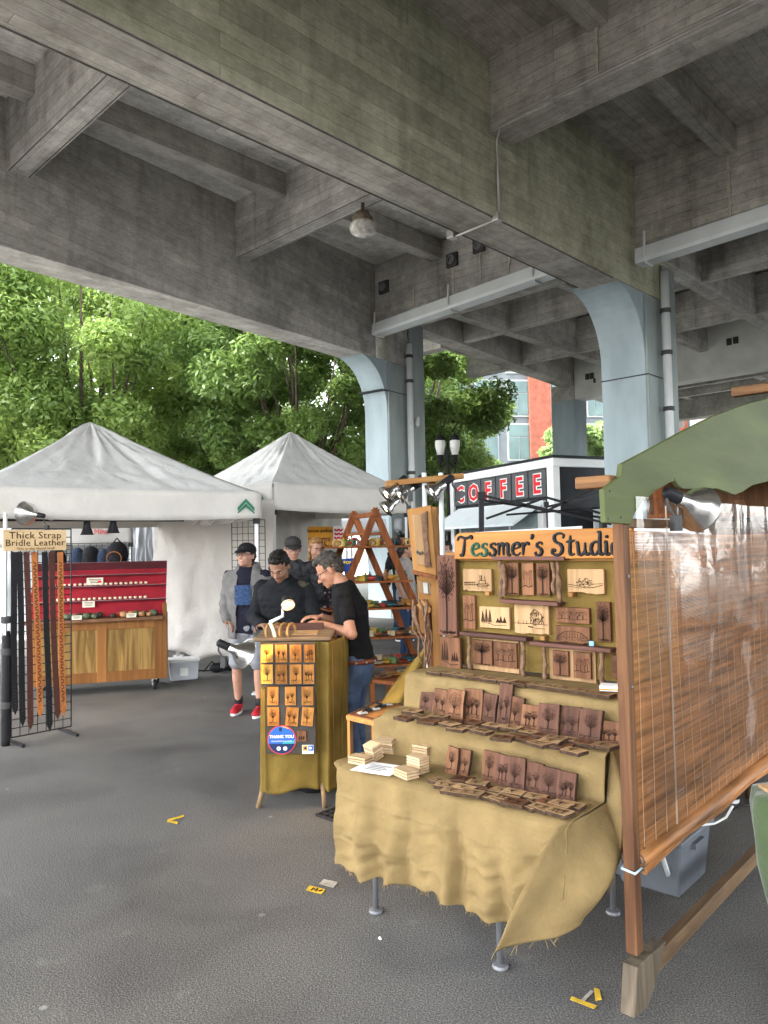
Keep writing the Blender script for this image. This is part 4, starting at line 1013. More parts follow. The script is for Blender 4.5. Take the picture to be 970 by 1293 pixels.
# burlap cloth over all the tiers: profile in (y,z) swept along x
prof = [(.62, T3[1]), (.5, T3[1] + .002), (T3[0] + .02, T3[1] + .003), (T3[0] - .004, T3[1] - .012), (T3[0] - .014, T3[1] - .09), (T3[0] - .016, T2[1] + .02), (T3[0] - .03, T2[1] + .004),
        (.25, T2[1] + .002), (T2[0] + .02, T2[1] + .003), (T2[0] - .006, T2[1] - .012), (T2[0] - .02, T2[1] - .1), (T2[0] - .022, T1[1] + .02), (T2[0] - .04, T1[1] + .004),
        (0, T1[1] + .002), (T1[0] + .03, T1[1] + .003), (T1[0] - .006, T1[1] - .014)]
HEM = [(SP(px_, py_, -.2)) for px_, py_ in ((440, 1098), (460, 1109), (508, 1122), (557, 1131), (592, 1151), (633, 1171))] + [(.2, .25), (.30, .34), (.40, .46)]
def hem(x):      # bottom of the front drape
    for (a, za), (b_, zb_) in zip(HEM, HEM[1:]):
        if x <= b_: return za + (zb_ - za) * max(0, (x - a) / (b_ - a)) + .006 * math.sin(x * 60)
    return HEM[-1][1]
lens = [0]
for p, q in zip(prof, prof[1:]): lens.append(lens[-1] + math.dist(p, q))
NU, ND = 170, 60
def cloth_pt(u, j):
    x = XL - .03 + (XR - XL + .05) * u
    if j < 48:
        s = lens[-1] * j / 48
        k = max(i for i in range(len(lens)) if lens[i] <= s + 1e-9); k = min(k, len(prof) - 2)
        f = (s - lens[k]) / (lens[k + 1] - lens[k]); y = prof[k][0] + (prof[k + 1][0] - prof[k][0]) * f; z = prof[k][1] + (prof[k + 1][1] - prof[k][1]) * f
        lift = abs(mn.noise(Vector((x * 7, s * 6, 3)))) * .008 + abs(mn.noise(Vector((x * 2.2, s * 9, 8)))) * .006
        front = k in (3, 4, 5, 9, 10, 11)
        if front: y -= lift * 2.2 + .008 * (1 + math.sin(x * 17 + s * 3)) * .6
        else: z += lift * .45
        sl = .0
        xx = x + (-.05 * (z < T2[1] - .03) if u < .02 else 0)
        return Vector((xx, y, z))
    v = (j - 48) / ND
    zt = T1[1] - .016; z = zt + (hem(x) - zt) * v
    rid = lambda c, w_: math.exp(-((x - c) / w_) ** 2)
    fold = -.075 * rid(-.60 + .05 * v, .05) + .05 * rid(-.52 + .03 * v, .035) - .06 * rid(-.36 - .06 * v, .045) + .04 * rid(-.30 - .04 * v, .025) - .085 * rid(-.13 + .04 * v, .04) + .07 * rid(-.075 + .03 * v, .022) - .045 * rid(.03 + .07 * v, .05) + .05 * rid(.13 + .02 * v, .03)
    fold *= .62 * v ** .9
    fold += (.03 * mn.noise(Vector((x * 4, v * 2.6, 9))) + .012 * mn.noise(Vector((x * 13 + v * 5, v * 8, 4)))) * min(1, v * 2)
    crs = 0
    for vc, sl_ in ((.30, .05), (.58, -.10), (.8, .12)): crs += .004 * math.exp(-((v - vc - sl_ * x) / .018) ** 2)
    swag = .02 * math.exp(-((v - .62 - .25 * (x + .5)) / .06) ** 2) * math.exp(-((x + .5) / .16) ** 2)
    y = T1[0] - .012 - .03 * v ** .7 + fold - crs - swag
    return Vector((x, y, z))
mb = MB(); nj = 48 + ND
vs_ = [cloth_pt(i / NU, j) for j in range(nj + 1) for i in range(NU + 1)]
mb.add(vs_, [(j * (NU + 1) + i, j * (NU + 1) + i + 1, (j + 1) * (NU + 1) + i + 1, (j + 1) * (NU + 1) + i) for j in range(nj) for i in range(NU)])
cl = stuffed('burlap_cover', 'tan burlap cloth draped over the tiered display table', 'cloth')
mb.build('drape', m_burlap, cl, smooth=True, solid=.004)
# side drape on the right with the loose front corner hanging forward
FLAPB = []
for u_, px_, py_, y_ in ((0, 640, 1190, -.30), (.12, 662, 1186, -.27), (.3, 706, 1177, -.19), (.42, 737, 1168, -.12), (.56, 752, 1140, -.02), (.75, 768, 1105, .12), (1, 782, 1060, .45)):
    a_, b_ = SP(px_, py_, y_); FLAPB.append((u_, Vector((a_, y_, b_))))
def interp3(tab, u):
    for (u0, p0), (u1, p1) in zip(tab, tab[1:]):
        if u <= u1 + 1e-9: return p0.lerp(p1, (u - u0) / (u1 - u0))
    return tab[-1][1]
def flap(u, v):
    # u: 0 free front edge .. 1 back of the side ; v down
    top = Vector((XR + .005 + .02 * math.sin(u * 5), T1[0] - .01 + u * .62, T1[1] + .0 + (T2[1] - T1[1]) * max(0, min(1, (u - .5) / .12)) + (T3[1] - T2[1]) * max(0, min(1, (u - .78) / .1))))
    bl = interp3(FLAPB, u)
    p = top.lerp(bl, v)
    bulge = math.sin(math.pi * min(1, v * 1.05)) * (.05 * math.sin(u * 3.1)) + .022 * math.sin(u * 15 + v * 3) * v + .02 * mn.noise(Vector((u * 4, v * 3, 5))) * v
    p.x += bulge + .05 * math.sin(math.pi * v) * u; p.y -= (.10 * math.sin(math.pi * min(1, v * .8 + .1)) + .05 * v) * max(0, 1 - u * 2.2)
    return p
MB().grid(flap, 40, 40).build('corner_flap', m_burlap, cl, smooth=True, solid=.004)
def lflap(u, v):
    top = Vector((XL - .03, T1[0] + u * .5, T1[1] + (T2[1] - T1[1]) * max(0, min(1, (u - .6) / .12))))
    p = top + Vector((-.03 * v + .015 * math.sin(u * 14) * v, 0, -(top.z - .3 - .03 * math.sin(u * 9)) * v)); return p
MB().grid(lflap, 24, 16).build('left_drape', m_burlap, cl, smooth=True, solid=.004)
# frayed threads at the hem
fr = MB()
for k in range(60):
    x = XL + (XR - XL) * random.random(); p = cloth_pt((x - XL + .03) / (XR - XL + .05), nj)
    fr.tube([p, p + Vector((random.uniform(-.01, .01), -.004, -random.uniform(.006, .02)))], .0012, 4)
for k in range(26):
    u = random.random(); p = flap(u, 1.0); fr.tube([p, p + Vector((random.uniform(-.03, .02), random.uniform(-.02, .01), -random.uniform(.01, .04)))], .0012, 4)
fr.build('frayed_threads', m_burlap, cl, kind='stuff')

# ---------------------------------------------------------------- burnt drawings (shared meshes, x-z plane facing -y, unit height)
m_burnt = mat('burnt_line', (.028, .014, .009), .85, .3, 60)
def tree_drawing(seed, aspect=.62, style=0):
    r = random.Random(seed); mb = MB()
    def stroke(x0, z0, x1, z1, w0, w1):
        d = Vector((x1 - x0, z1 - z0)); L = max(d.length, 1e-4); n = Vector((-d.y, d.x)) / L
        mb.add([(x0 - n.x * w0, 0, z0 - n.y * w0), (x1 - n.x * w1, 0, z1 - n.y * w1), (x1 + n.x * w1, 0, z1 + n.y * w1), (x0 + n.x * w0, 0, z0 + n.y * w0)], [(0, 1, 2, 3)])
    n = [1, 2, 1, 3][style % 4]
    for q in range(n):
        cx = (q - (n - 1) / 2) * aspect * .62 / max(1, n - 1 + .4) + r.uniform(-.04, .04); base = .16 + .05 * r.random(); tip = .34 + .08 * r.random()
        stroke(cx, base, cx + .01, tip, .022, .014)
        cr = aspect * (r.uniform(.30, .44) if n == 1 else r.uniform(.15, .25)); cz = tip + (.27 if n == 1 else r.uniform(.14, .26))
        for k in range(9): 
            a = math.pi * (.08 + .84 * k / 8); stroke(cx, tip, cx + cr * .85 * math.cos(a), cz - .1 + cr * 1.1 * math.sin(a), .008, .003)
        for k in range(190 if n == 1 else 75):
            a = r.uniform(0, 6.28); q_ = math.sqrt(r.random()); x = cx + cr * q_ * math.cos(a); z = cz + cr * 1.15 * q_ * math.sin(a); s = r.uniform(.006, .015)
            mb.add([(x - s, 0, z), (x, 0, z - s), (x + s, 0, z), (x, 0, z + s)], [(0, 1, 2, 3)])
    for k in range(46): x = r.uniform(-aspect * .45, aspect * .4); z_ = .04 + .16 * r.random(); stroke(x, z_, x + r.uniform(.02, .09), z_ + r.uniform(-.015, .02), .006, .003)
    stroke(-aspect * .42, .15, aspect * .42, .17, .006, .006)
    return mb.mesh('burnt_drawing', m_burnt)
DR = [tree_drawing(s * 7 + 1, .62, s) for s in range(12)]
m_plq = [wood('plaque_cedar', (.19, .088, .043), (.11, .048, .025), axis=2, ring=14), wood('plaque_maple', (.40, .255, .13), (.28, .17, .082), axis=2, ring=12), wood('plaque_walnut', (.115, .052, .032), (.065, .03, .02), axis=2, ring=14)]
m_bark2 = mat('bark_edge', (.055, .034, .022), .9, .4, 40, .8, 60)
PLQ = {}
def plaque_mesh(w_, h_, d_, mi):
    key = (round(w_, 3), round(h_, 3), d_, mi)
    if key not in PLQ:
        r = random.Random(hash(key) % 1000); j = lambda: r.uniform(-.004, .004)
        poly = [(-w_ / 2 + j(), 0), (w_ / 2 + j(), 0), (w_ / 2 + j(), h_ * .55), (w_ / 2 + j(), h_ + j()), (-w_ / 2 + j(), h_ + j()), (-w_ / 2 + j(), h_ * .5)]
        me_ = MB().prism(poly, 0, d_).mesh('wood_plaque', m_plq[mi]); me_.materials.append(m_bark2)
        for pg in me_.polygons:
            if abs(pg.normal.y) < .5: pg.material_index = 1
        PLQ[key] = me_
    return PLQ[key]
ORD = ['first', 'second', 'third', 'fourth', 'fifth', 'sixth', 'seventh', 'eighth', 'ninth', 'tenth', 'eleventh', 'twelfth', 'thirteenth', 'fourteenth', 'fifteenth', 'sixteenth', 'seventeenth', 'eighteenth', 'nineteenth', 'twentieth', 'twenty-first', 'twenty-second', 'twenty-third', 'twenty-fourth', 'twenty-fifth', 'twenty-sixth', 'twenty-seventh', 'twenty-eighth']
def plaque(label, loc, w_, h_, mi, di, rot, group, d_=.018):
    o = obj('wood_plaque', plaque_mesh(w_, h_, d_, mi), None, loc, rot=rot, label=label, cat='plaque', group=group, bevel=.0025)
    k = obj('burnt_drawing', DR[di], o, (0, -.0015, h_ * .02)); k.scale = (w_ / .62 / 1.0 * .95, 1, h_ * .95)
    return o
# standing plaques: photo x of centre, bottom y, top y, width px
U2 = [(537, 897, 878, 17), (554, 902, 876, 19), (573, 908, 877, 21), (595, 909, 877, 23), (616, 912, 882, 17), (635, 916, 873, 16), (650, 918, 887, 16), (668, 922, 896, 20), (691, 927, 897, 24), (716, 930, 900, 24), (743, 937, 905, 25), (769, 940, 918, 22)]
for i, (px, yb, yt, wp) in enumerate(U2):
    px += 0; x, y = SZ_(px, yb, T2[1] + .006); y = min(y, T3[0] - .05); p = SW(x, y)
    dd = (p - CAM).length; wdt = wp * dd / FOC * 1.08; hgt = (yb - yt) * dd / FOC * 1.06
    plaque('upright wood plaque burnt with trees, %s from left on the middle tier' % ORD[i], SW(x, y, T2[1] + .006), wdt, hgt, (2, 0, 0, 0, 2, 2, 0, 0, 2, 2, 2, 0)[i], (i * 5) % 12, (rad(-12), 0, SRZ + rad(random.uniform(-4, 4))), 'upright plaques on the tiers')
U1 = [(568, 977, 950, 15), (583, 979, 953, 15), (616, 987, 957, 18), (633, 992, 962, 17), (650, 997, 966, 19), (672, 1001, 972, 19), (693, 1007, 979, 20), (714, 1012, 984, 20)]
for i, (px, yb, yt, wp) in enumerate(U1):
    x, y = SZ_(px, yb, T1[1] + .006); y = min(y, T2[0] - .05); p = SW(x, y)
    dd = (p - CAM).length; wdt = wp * dd / FOC * 1.08; hgt = (yb - yt) * dd / FOC * 1.06
    plaque('upright wood plaque burnt with trees, %s from left on the lowest tier' % ORD[i], SW(x, y, T1[1] + .006), wdt, hgt, (0, 0, 0, 2, 2, 2, 2, 2)[i], (i * 7 + 2) % 12, (rad(-13), 0, SRZ + rad(random.uniform(-4, 4))), 'upright plaques on the tiers')
# flat plaques: photo centre, size, turn
def flat(label, px, py, z, w_, h_, mi, di, turn, group):
    x, y = SZ_(px, py, z); o = plaque(label, SW(x, y, z + .016), w_, h_, mi, di, (rad(-90), 0, SRZ + turn), group, .015)
    return o
F3 = [(547, 851), (562, 852), (580, 855), (598, 857), (616, 860), (634, 862), (653, 865), (672, 867), (692, 870), (712, 873), (733, 876), (757, 880)]
for i, (px, py) in enumerate(F3):
    flat('wood plaque lying flat along the top tier, %s from left' % ORD[i], px, py + 2, T3[1] + .006, .085, .055 + .01 * (i % 3), (1, 1, 1, 1, 1, 1, 0, 1, 1, 1, 1, 1)[i], (i * 5 + 3) % 12, rad(random.uniform(-8, 8)), 'flat plaques on the tiers')
F2 = [(505, 908), (516, 900), (537, 913), (551, 906), (570, 912), (590, 914), (573, 922), (603, 925), (617, 918), (641, 921), (632, 934), (661, 926), (680, 931), (674, 941), (697, 934), (718, 937), (737, 941), (757, 944), (718, 951), (656, 935), (526, 906), (561, 916), (588, 921), (647, 931), (691, 939), (705, 945)]
F2 = sorted(F2)
for i, (px, py) in enumerate(F2):
    flat('wood plaque lying flat on the middle tier, %s from left' % ORD[i], px, py + 3, T2[1] + .006 + .0016 * (i % 7), .088, .055 + .012 * (i % 2), (0, 1, 1, 0, 1, 1)[i % 6], (i * 7 + 1) % 12, rad(random.uniform(-14, 14)), 'flat plaques on the tiers')
F1 = [(550, 990), (579, 988), (600, 993), (582, 999), (614, 1000), (629, 1003), (612, 1010), (645, 1005), (660, 1009), (645, 1018), (674, 1011), (688, 1018), (703, 1020), (718, 1022), (700, 1030), (568, 1003), (592, 1006), (626, 1014), (661, 1021), (677, 1024), (560, 996), (632, 1012)]
F1 = sorted(F1)
for i, (px, py) in enumerate(F1):
    flat('wood plaque lying flat on the lowest tier, %s from left' % ORD[i], px, py + 2, T1[1] + .006 + .0016 * (i % 7), .088, .058 + .012 * (i % 2), (1, 1, 1, 0, 1)[i % 5], (i * 5) % 12, rad(random.uniform(-16, 16)), 'flat plaques on the tiers')
# little slatted pine blocks and the white paper
m_pine = wood('raw_pine', (.47, .345, .21), (.38, .26, .145), axis=0, ring=16)
def slat_block(label, px, py, w_, d_, n, turn, tilt=0.0, z0=T1[1]):
    x, y = SZ_(px, py, z0 + .006); t = thing('slatted_wood_block', label, 'wood block', SW(x, y, z0 + .008), SRZ + turn, 'slatted pine blocks'); t.rotation_euler.x = tilt
    for k in range(n): MB().bb(-w_ / 2, w_ / 2, -d_ / 2, d_ / 2, .012 * k, .012 * k + .0095).build('slat', m_pine, t, bevel=.0012)
    for s in (-1, 1): MB().bb(s * w_ * .33 - .008, s * w_ * .33 + .008, -d_ / 2 + .006, d_ / 2 - .006, .0, .012 * n - .003).build('spacer', m_pine, t)
    return t
slat_block('pine slat block lying at the table corner left of the paper', 455, 964, .095, .06, 3, rad(8))
slat_block('pine slat block leaning upright behind the white paper', 474, 957, .075, .05, 6, rad(-12), rad(18))
slat_block('pine slat block leaning at the back left of the paper', 490, 950, .085, .05, 6, rad(12), rad(14))
slat_block('low pine slat block lying at the right of the paper', 513, 981, .10, .065, 3, rad(-14))
slat_block('thick pine slat stack at the right of the paper', 528, 975, .08, .06, 6, rad(-6))
slat_block('pine slat block set behind the thick stack', 534, 960, .085, .05, 6, rad(4))
x, y = SZ_(478, 972, T1[1] + .006)
pp_ = thing('paper_sheet', 'white paper note lying on the burlap at the table corner', 'paper', SW(x, y, T1[1] + .012), SRZ + rad(12))
MB().bb(-.1, .1, -.075, .075, 0, .0015).build('sheet', mat('white_paper', (.8, .8, .8), .8, .02), pp_)
ln = MB()
for k in range(4): ln.box((-.01 * (k % 2), .03 - .02 * k, .0022), (.1 - .02 * (k % 2), .005, .0006))
ln.build('handwriting', mat('ink', (.08, .08, .1), .7), pp_, kind='stuff')
x, y = SZ_(782, 874, T3[1] + .006)
pc = thing('small_card', 'white card with an orange edge at the right end of the top tier', 'card', SW(x - .03, y, T3[1] + .012), SRZ + rad(20))
MB().bb(-.05, .05, -.035, .035, 0, .022).build('card_stack', MATS['white_paper'], pc); MB().bb(-.05, .05, -.0355, -.035, 0.004, .01).build('edge_band', mat('orange_ink', (.7, .25, .04), .6), pc)
# ---------------------------------------------------------------- back board with the stall sign and framed pictures
TB = .62
m_gold = wood('sign_pine', (.40, .175, .04), (.28, .11, .022), axis=0, ring=9, rough=.45, coat=.1)
m_fir = wood('fir_frame', (.36, .19, .065), (.26, .12, .038), axis=0, ring=10)
m_firz = wood('fir_post', (.36, .19, .065), (.26, .12, .038), axis=2, ring=10)
m_boardcloth = burlap_mat('board_burlap', (.15, .10, .03))
def cq(cx, cy): return 500 + cx / 3.233, 620 + cy / 3.233
def BX(cx, cy, t=TB): return SP(*cq(cx, cy), t)
x0, z0 = BX(250, 835); x1, z1 = BX(905, 285); x1 = .485
bd_ = stuffed('back_board', 'burlap-faced back board in a fir frame behind the plaques', 'board', 0, 0)
zt_ = BX(250, 285)[1]
MB().bb(x0, x1, TB, TB + .02, T3[1] + .02, zt_).build('burlap_panel', m_boardcloth, bd_)
MB().bb(x0 - .02, x1, TB - .02, TB + .03, zt_, zt_ + .045).build('top_rail', m_fir, bd_, bevel=.004)
MB().bb(x0 - .045, x0, TB - .018, TB + .03, .05, zt_ + .045).build('side_post', m_firz, bd_, bevel=.004)
MB().bb(x1, x1 + .045, TB - .018, TB + .03, T3[1] + .02, zt_ + .045).build('side_post', m_firz, bd_, bevel=.004)
# sign
sx0, sz1 = BX(243, 172, TB - .03); sx1 = .36
_, sz0 = BX(243, 278, TB - .03); sz1r = BX(870, 150, TB - .03)[1]; sz0r = BX(870, 275, TB - .03)[1]
sg = stuffed('stall_sign', "golden pine sign board reading Tessmer's Studio", 'sign')
r_ = .035; cz = (sz0 + sz1) / 2
poly = [(sx0 + .01, sz0), (sx1, sz0r), (sx1, sz1r), (sx0 + .05, sz1)] + [(sx0 + .05 - .035 * math.sin(a), sz1 - .035 + .035 * math.cos(a)) for a in (.5, 1.0, 1.57)]
MB().prism(poly, TB - .06, TB - .03).build('board', m_gold, sg, bevel=.005)
# hand lettering: strokes with curled ends, cap height 1
GLYPH = {
 'T': [[(-.05, .78), (.02, .93), (.14, .97), (.35, .9), (.55, .92), (.72, 1.0), (.78, .9), (.7, .84)], [(.38, .9), (.34, .6), (.3, .3), (.24, .06), (.14, .0), (.08, .08)]],
 'e': [[(.08, .3), (.3, .36), (.42, .45), (.36, .58), (.22, .58), (.08, .42), (.06, .2), (.16, .04), (.32, .02), (.46, .14)]],
 's': [[(.4, .5), (.32, .6), (.16, .56), (.14, .42), (.28, .32), (.36, .18), (.28, .02), (.12, .0), (.04, .1), (.1, .16)]],
 'm': [[(.02, .5), (.08, .58), (.1, .4), (.08, .0)], [(.1, .4), (.22, .58), (.32, .52), (.32, .0)], [(.32, .4), (.45, .58), (.56, .52), (.56, .12), (.62, .0), (.7, .08)]],
 'r': [[(.02, .5), (.09, .58), (.11, .4), (.09, .0)], [(.11, .38), (.22, .56), (.36, .58), (.4, .48)]],
 "'": [[(.08, 1.0), (.12, .9), (.06, .76)]],
 'S': [[(.56, .78), (.62, .9), (.48, 1.0), (.26, .96), (.16, .8), (.24, .62), (.46, .48), (.54, .28), (.44, .06), (.22, .0), (.06, .1), (.08, .26), (.2, .24), (.18, .14)]],
 't': [[(.2, .9), (.18, .5), (.16, .14), (.24, .0), (.38, .06)], [(.0, .6), (.18, .62), (.4, .66)]],
 'u': [[(.02, .5), (.08, .58), (.1, .3), (.14, .04), (.28, .02), (.4, .2), (.42, .56)], [(.42, .3), (.44, .06), (.54, .02), (.6, .1)]],
 'd': [[(.42, .5), (.26, .58), (.1, .46), (.06, .2), (.16, .02), (.3, .06), (.42, .3)], [(.34, 1.02), (.46, .98), (.44, .6), (.44, .14), (.52, .0), (.6, .08)]],
 'i': [[(.02, .5), (.09, .58), (.1, .3), (.1, .06), (.18, .0), (.26, .08)], [(.1, .82), (.13, .8), (.1, .78)]],
 'o': [[(.24, .58), (.08, .46), (.06, .18), (.2, .0), (.38, .08), (.42, .36), (.32, .56), (.2, .56), (.22, .48)]],
 ' ': []}
ADV = {'T': .72, 'e': .5, 's': .46, 'm': .74, 'r': .46, "'": .2, 'S': .72, 't': .44, 'u': .62, 'd': .62, 'i': .28, 'o': .5, ' ': .34}
def smooth_line(pts, sub=5):
    P = [Vector((a, 0, b)) for a, b in pts]; P = [P[0] * 2 - P[1]] + P + [P[-1] * 2 - P[-2]]; out = []
    for i in range(1, len(P) - 2):
        for k in range(sub):
            t = k / sub; a, b, c, d = P[i - 1], P[i], P[i + 1], P[i + 2]
            out.append(.5 * ((2 * b) + (-a + c) * t + (2 * a - 5 * b + 4 * c - d) * t * t + (-a + 3 * b - 3 * c + d) * t ** 3))
    out.append(P[-2]); return out
m_ink = mat('dark_lettering', (.012, .014, .016), .5, .2)
m_inkg = mat('green_lettering', (.02, .09, .05), .5, .3)
txt = "Tessmer's Studio"
tot = sum(ADV[c] for c in txt)
lx0 = BX(256, 200, TB - .06)[0]; lx1 = BX(876, 200, TB - .06)[0] + .055
hl = (sz1 - sz0) * .74; kx = (lx1 - lx0) / tot; cur = lx0; i = 0
for c in txt:
    if GLYPH[c]:
        mb = MB()
        fz = (cur - sx0) / (sx1 - sx0); zb = sz0 + (sz0r - sz0) * fz + (sz1 - sz0) * .13
        for st_ in GLYPH[c]:
            pts = smooth_line(st_); n = len(pts)
            P = [Vector((cur + p.x * kx, TB - .0615, zb + p.z * hl)) for p in pts]
            rs = [.0078 * (.62 + .55 * math.sin(math.pi * min(1, max(0, (k + .6) / n)))) * (1.15 if abs(pts[min(k + 1, n - 1)].z - pts[max(k - 1, 0)].z) > abs(pts[min(k + 1, n - 1)].x - pts[max(k - 1, 0)].x) else .85) for k in range(n)]
            mb.tube(P, rs, 6)
        o = mb.build('letter', m_inkg if i in (1, 2) else m_ink, sg, kind='stuff' if c == 'i' or len(GLYPH[c]) > 1 else None)
    cur += ADV[c] * kx; i += 1
# pictures on the board
m_wal = wood('walnut_rail', (.13, .06, .045), (.07, .035, .03), axis=0, ring=12)
def drawing_mesh(kind):
    mb = MB(); r = random.Random(kind)
    def st(pts, w_): 
        for (a, b), (c, d) in zip(pts, pts[1:]):
            v = Vector((c - a, d - b)); n = Vector((-v.y, v.x)) / max(v.length, 1e-5) * w_
            mb.add([(a - n.x, 0, b - n.y), (c - n.x, 0, d - n.y), (c + n.x, 0, d + n.y), (a + n.x, 0, b + n.y)], [(0, 1, 2, 3)])
    if kind == 1:      # steam boat and dock
        st([(.05, .3), (.95, .26)], .012); st([(.5, .32), (.55, .2), (.85, .2), (.9, .34), (.5, .32)], .014); st([(.58, .34), (.58, .48), (.8, .48), (.8, .34)], .012); st([(.66, .48), (.66, .72)], .02); st([(.05, .38), (.45, .4)], .02)
        for k in range(6): st([(.08 + k * .07, .38), (.08 + k * .07, .22)], .008)
        for k in range(5): st([(.2 + k * .15, .14), (.3 + k * .15, .13)], .006)
        st([(.58, .74), (.62, .5)], .008); st([(.78, .7), (.78, .48)], .008)
    elif kind == 2:    # round rock on shore
        for k in range(90):
            a = r.uniform(0, 6.28); q = math.sqrt(r.random()); x, z = .48 + .22 * q * math.cos(a), .44 + .2 * q * math.sin(a); st([(x - .015, z), (x + .02, z + .01)], .01)
        st([(.03, .36), (.3, .3), (.5, .22), (.75, .26), (.97, .36)], .012); st([(.03, .28), (.4, .2)], .008); st([(.7, .38), (.97, .42)], .01)
    elif kind == 3:    # sea stack and boats
        for k in range(110):
            a = r.uniform(0, 6.28); q = math.sqrt(r.random()); x = .66 + .2 * q * math.cos(a); z = .56 + .28 * q * math.sin(a) * (1 - .3 * (x - .5)); st([(x - .01, z - .02), (x + .01, z + .03)], .006)
        st([(.02, .34), (.5, .35), (.98, .33)], .009); st([(.48, .35), (.5, .7), (.6, .86), (.78, .7), (.86, .35)], .008)
        for x in (.1, .24, .34): st([(x, .34), (x + .05, .34)], .014); st([(x + .02, .34), (x + .03, .45)], .005)
        for k in range(8): st([(.6 + .02 * k, .2), (.75 + .02 * k, .19)], .006)
        st([(.4, .25), (.55, .22)], .02)
    elif kind == 4:    # group of fir trees by a lake
        for q, (cx, h) in enumerate(((.12, .8), (.24, .9), (.36, .85), (.62, .5), (.72, .58), (.84, .55))):
            st([(cx, .25), (cx, h)], .008)
            for k in range(26): z = .3 + (h - .3) * k / 26; w_ = (.07) * (1 - k / 28); st([(cx - w_, z - .03), (cx, z), (cx + w_, z - .03)], .006)
        st([(.3, .24), (.5, .14), (.9, .18)], .012); st([(.1, .25), (.4, .2)], .008)
    elif kind == 5:    # arch bridge and hills
        st([(.05, .3), (.25, .62), (.5, .72), (.75, .62), (.95, .3)], .016); st([(.03, .3), (.97, .3)], .012)
        for k in range(10): st([(.1 + k * .08, .3), (.1 + k * .08, .45 + .2 * math.sin(k / 9 * 3.14))], .006)
        for k in range(40): x = r.random(); st([(x, .1 + .15 * r.random()), (x + .04, .1 + .15 * r.random())], .008)
    elif kind == 6:    # big tall tree
        st([(.47, .02), (.49, .3), (.48, .55), (.52, .8)], .05); 
        for k in range(260):
            a = r.uniform(0, 6.28); q = math.sqrt(r.random()); x, z = .5 + .46 * q * math.cos(a), .7 + .27 * q * math.sin(a); s = r.uniform(.012, .03); mb.add([(x - s, 0, z), (x, 0, z - s * .45), (x + s, 0, z), (x, 0, z + s * .45)], [(0, 1, 2, 3)])
        for k in range(14): a = math.pi * k / 13; st([(.5, .5), (.5 + .4 * math.cos(a), .62 + .25 * math.sin(a))], .012)
        for k in range(20): x = r.uniform(.1, .9); st([(x, .03 + .03 * r.random()), (x + .08, .03 + .03 * r.random())], .01)
    else:              # row of trees over a low hill
        for cx in (.2, .42, .66, .82):
            st([(cx, .25), (cx, .5)], .014)
            for k in range(34): a = r.uniform(0, 6.28); q = math.sqrt(r.random()); x, z = cx + .11 * q * math.cos(a), .62 + .16 * q * math.sin(a); st([(x - .01, z), (x + .012, z + .015)], .008)
        st([(.03, .25), (.3, .3), (.6, .24), (.97, .3)], .012)
    return mb.mesh('burnt_drawing', m_burnt)
PD = {}
def picture(label, quad, mi, kind, t=TB, d_=.022, group='pictures on the back board'):
    (ax, az), (bx, bz) = BX(quad[0], quad[1], t - d_), BX(quad[2], quad[3], t - d_)
    w_, h_ = bx - ax, az - bz
    r = random.Random(quad[0]); n = 9
    poly = [(ax, bz), (bx, bz)] if kind in (4, 6, 7) else [(ax + w_ * k / n, bz + (r.uniform(-.008, .004) if 0 < k < n else 0)) for k in range(n + 1)]
    poly += [(bx, az), (ax, az)]
    o = stuffed('wood_picture', label, 'plaque', 0, 0, 0, group)
    b = MB().prism([(x - 0, z) for x, z in poly], t - d_, t - .001).build('panel', m_plq[mi], o, bevel=.003)
    if kind not in PD: PD[kind] = drawing_mesh(kind)
    k = obj('burnt_drawing', PD[kind], o, (ax, t - d_ - .0015, bz)); k.scale = (w_, 1, h_)
    return o
picture('wood picture of a steamboat at a dock, upper left of the back board', (272, 318, 391, 410), 1, 1)
picture('wood picture of a round rock on a shore, upper right of the board', (698, 318, 851, 420), 1, 2)
picture('narrow tall wood picture of trees at the left under the steamboat', (272, 425, 324, 566), 0, 7)
picture('wood picture of fir trees by a lake left of the sea stack', (340, 470, 465, 565), 1, 4)
picture('pale wood picture of a sea stack in the middle of the board', (482, 461, 626, 588), 1, 3)
picture('wide wood picture of a treeline, the upper of two at right', (650, 473, 790, 545), 0, 7)
picture('wide wood picture of an arch bridge, the lower of two at right', (650, 548, 792, 624), 0, 5)
picture('tall wood picture of a single tree at the right end of the board', (815, 452, 878, 617), 0, 6)
picture('very tall cedar panel with a burnt tree at the left of the board', (167, 262, 250, 594), 2, 6, t=TB - .03)
picture('cedar picture of trees below the very tall panel', (180, 594, 264, 733), 0, 4, t=TB - .03)
picture('small wood picture at the lower right end beside the blind post', (880, 668, 905, 765), 2, 7)
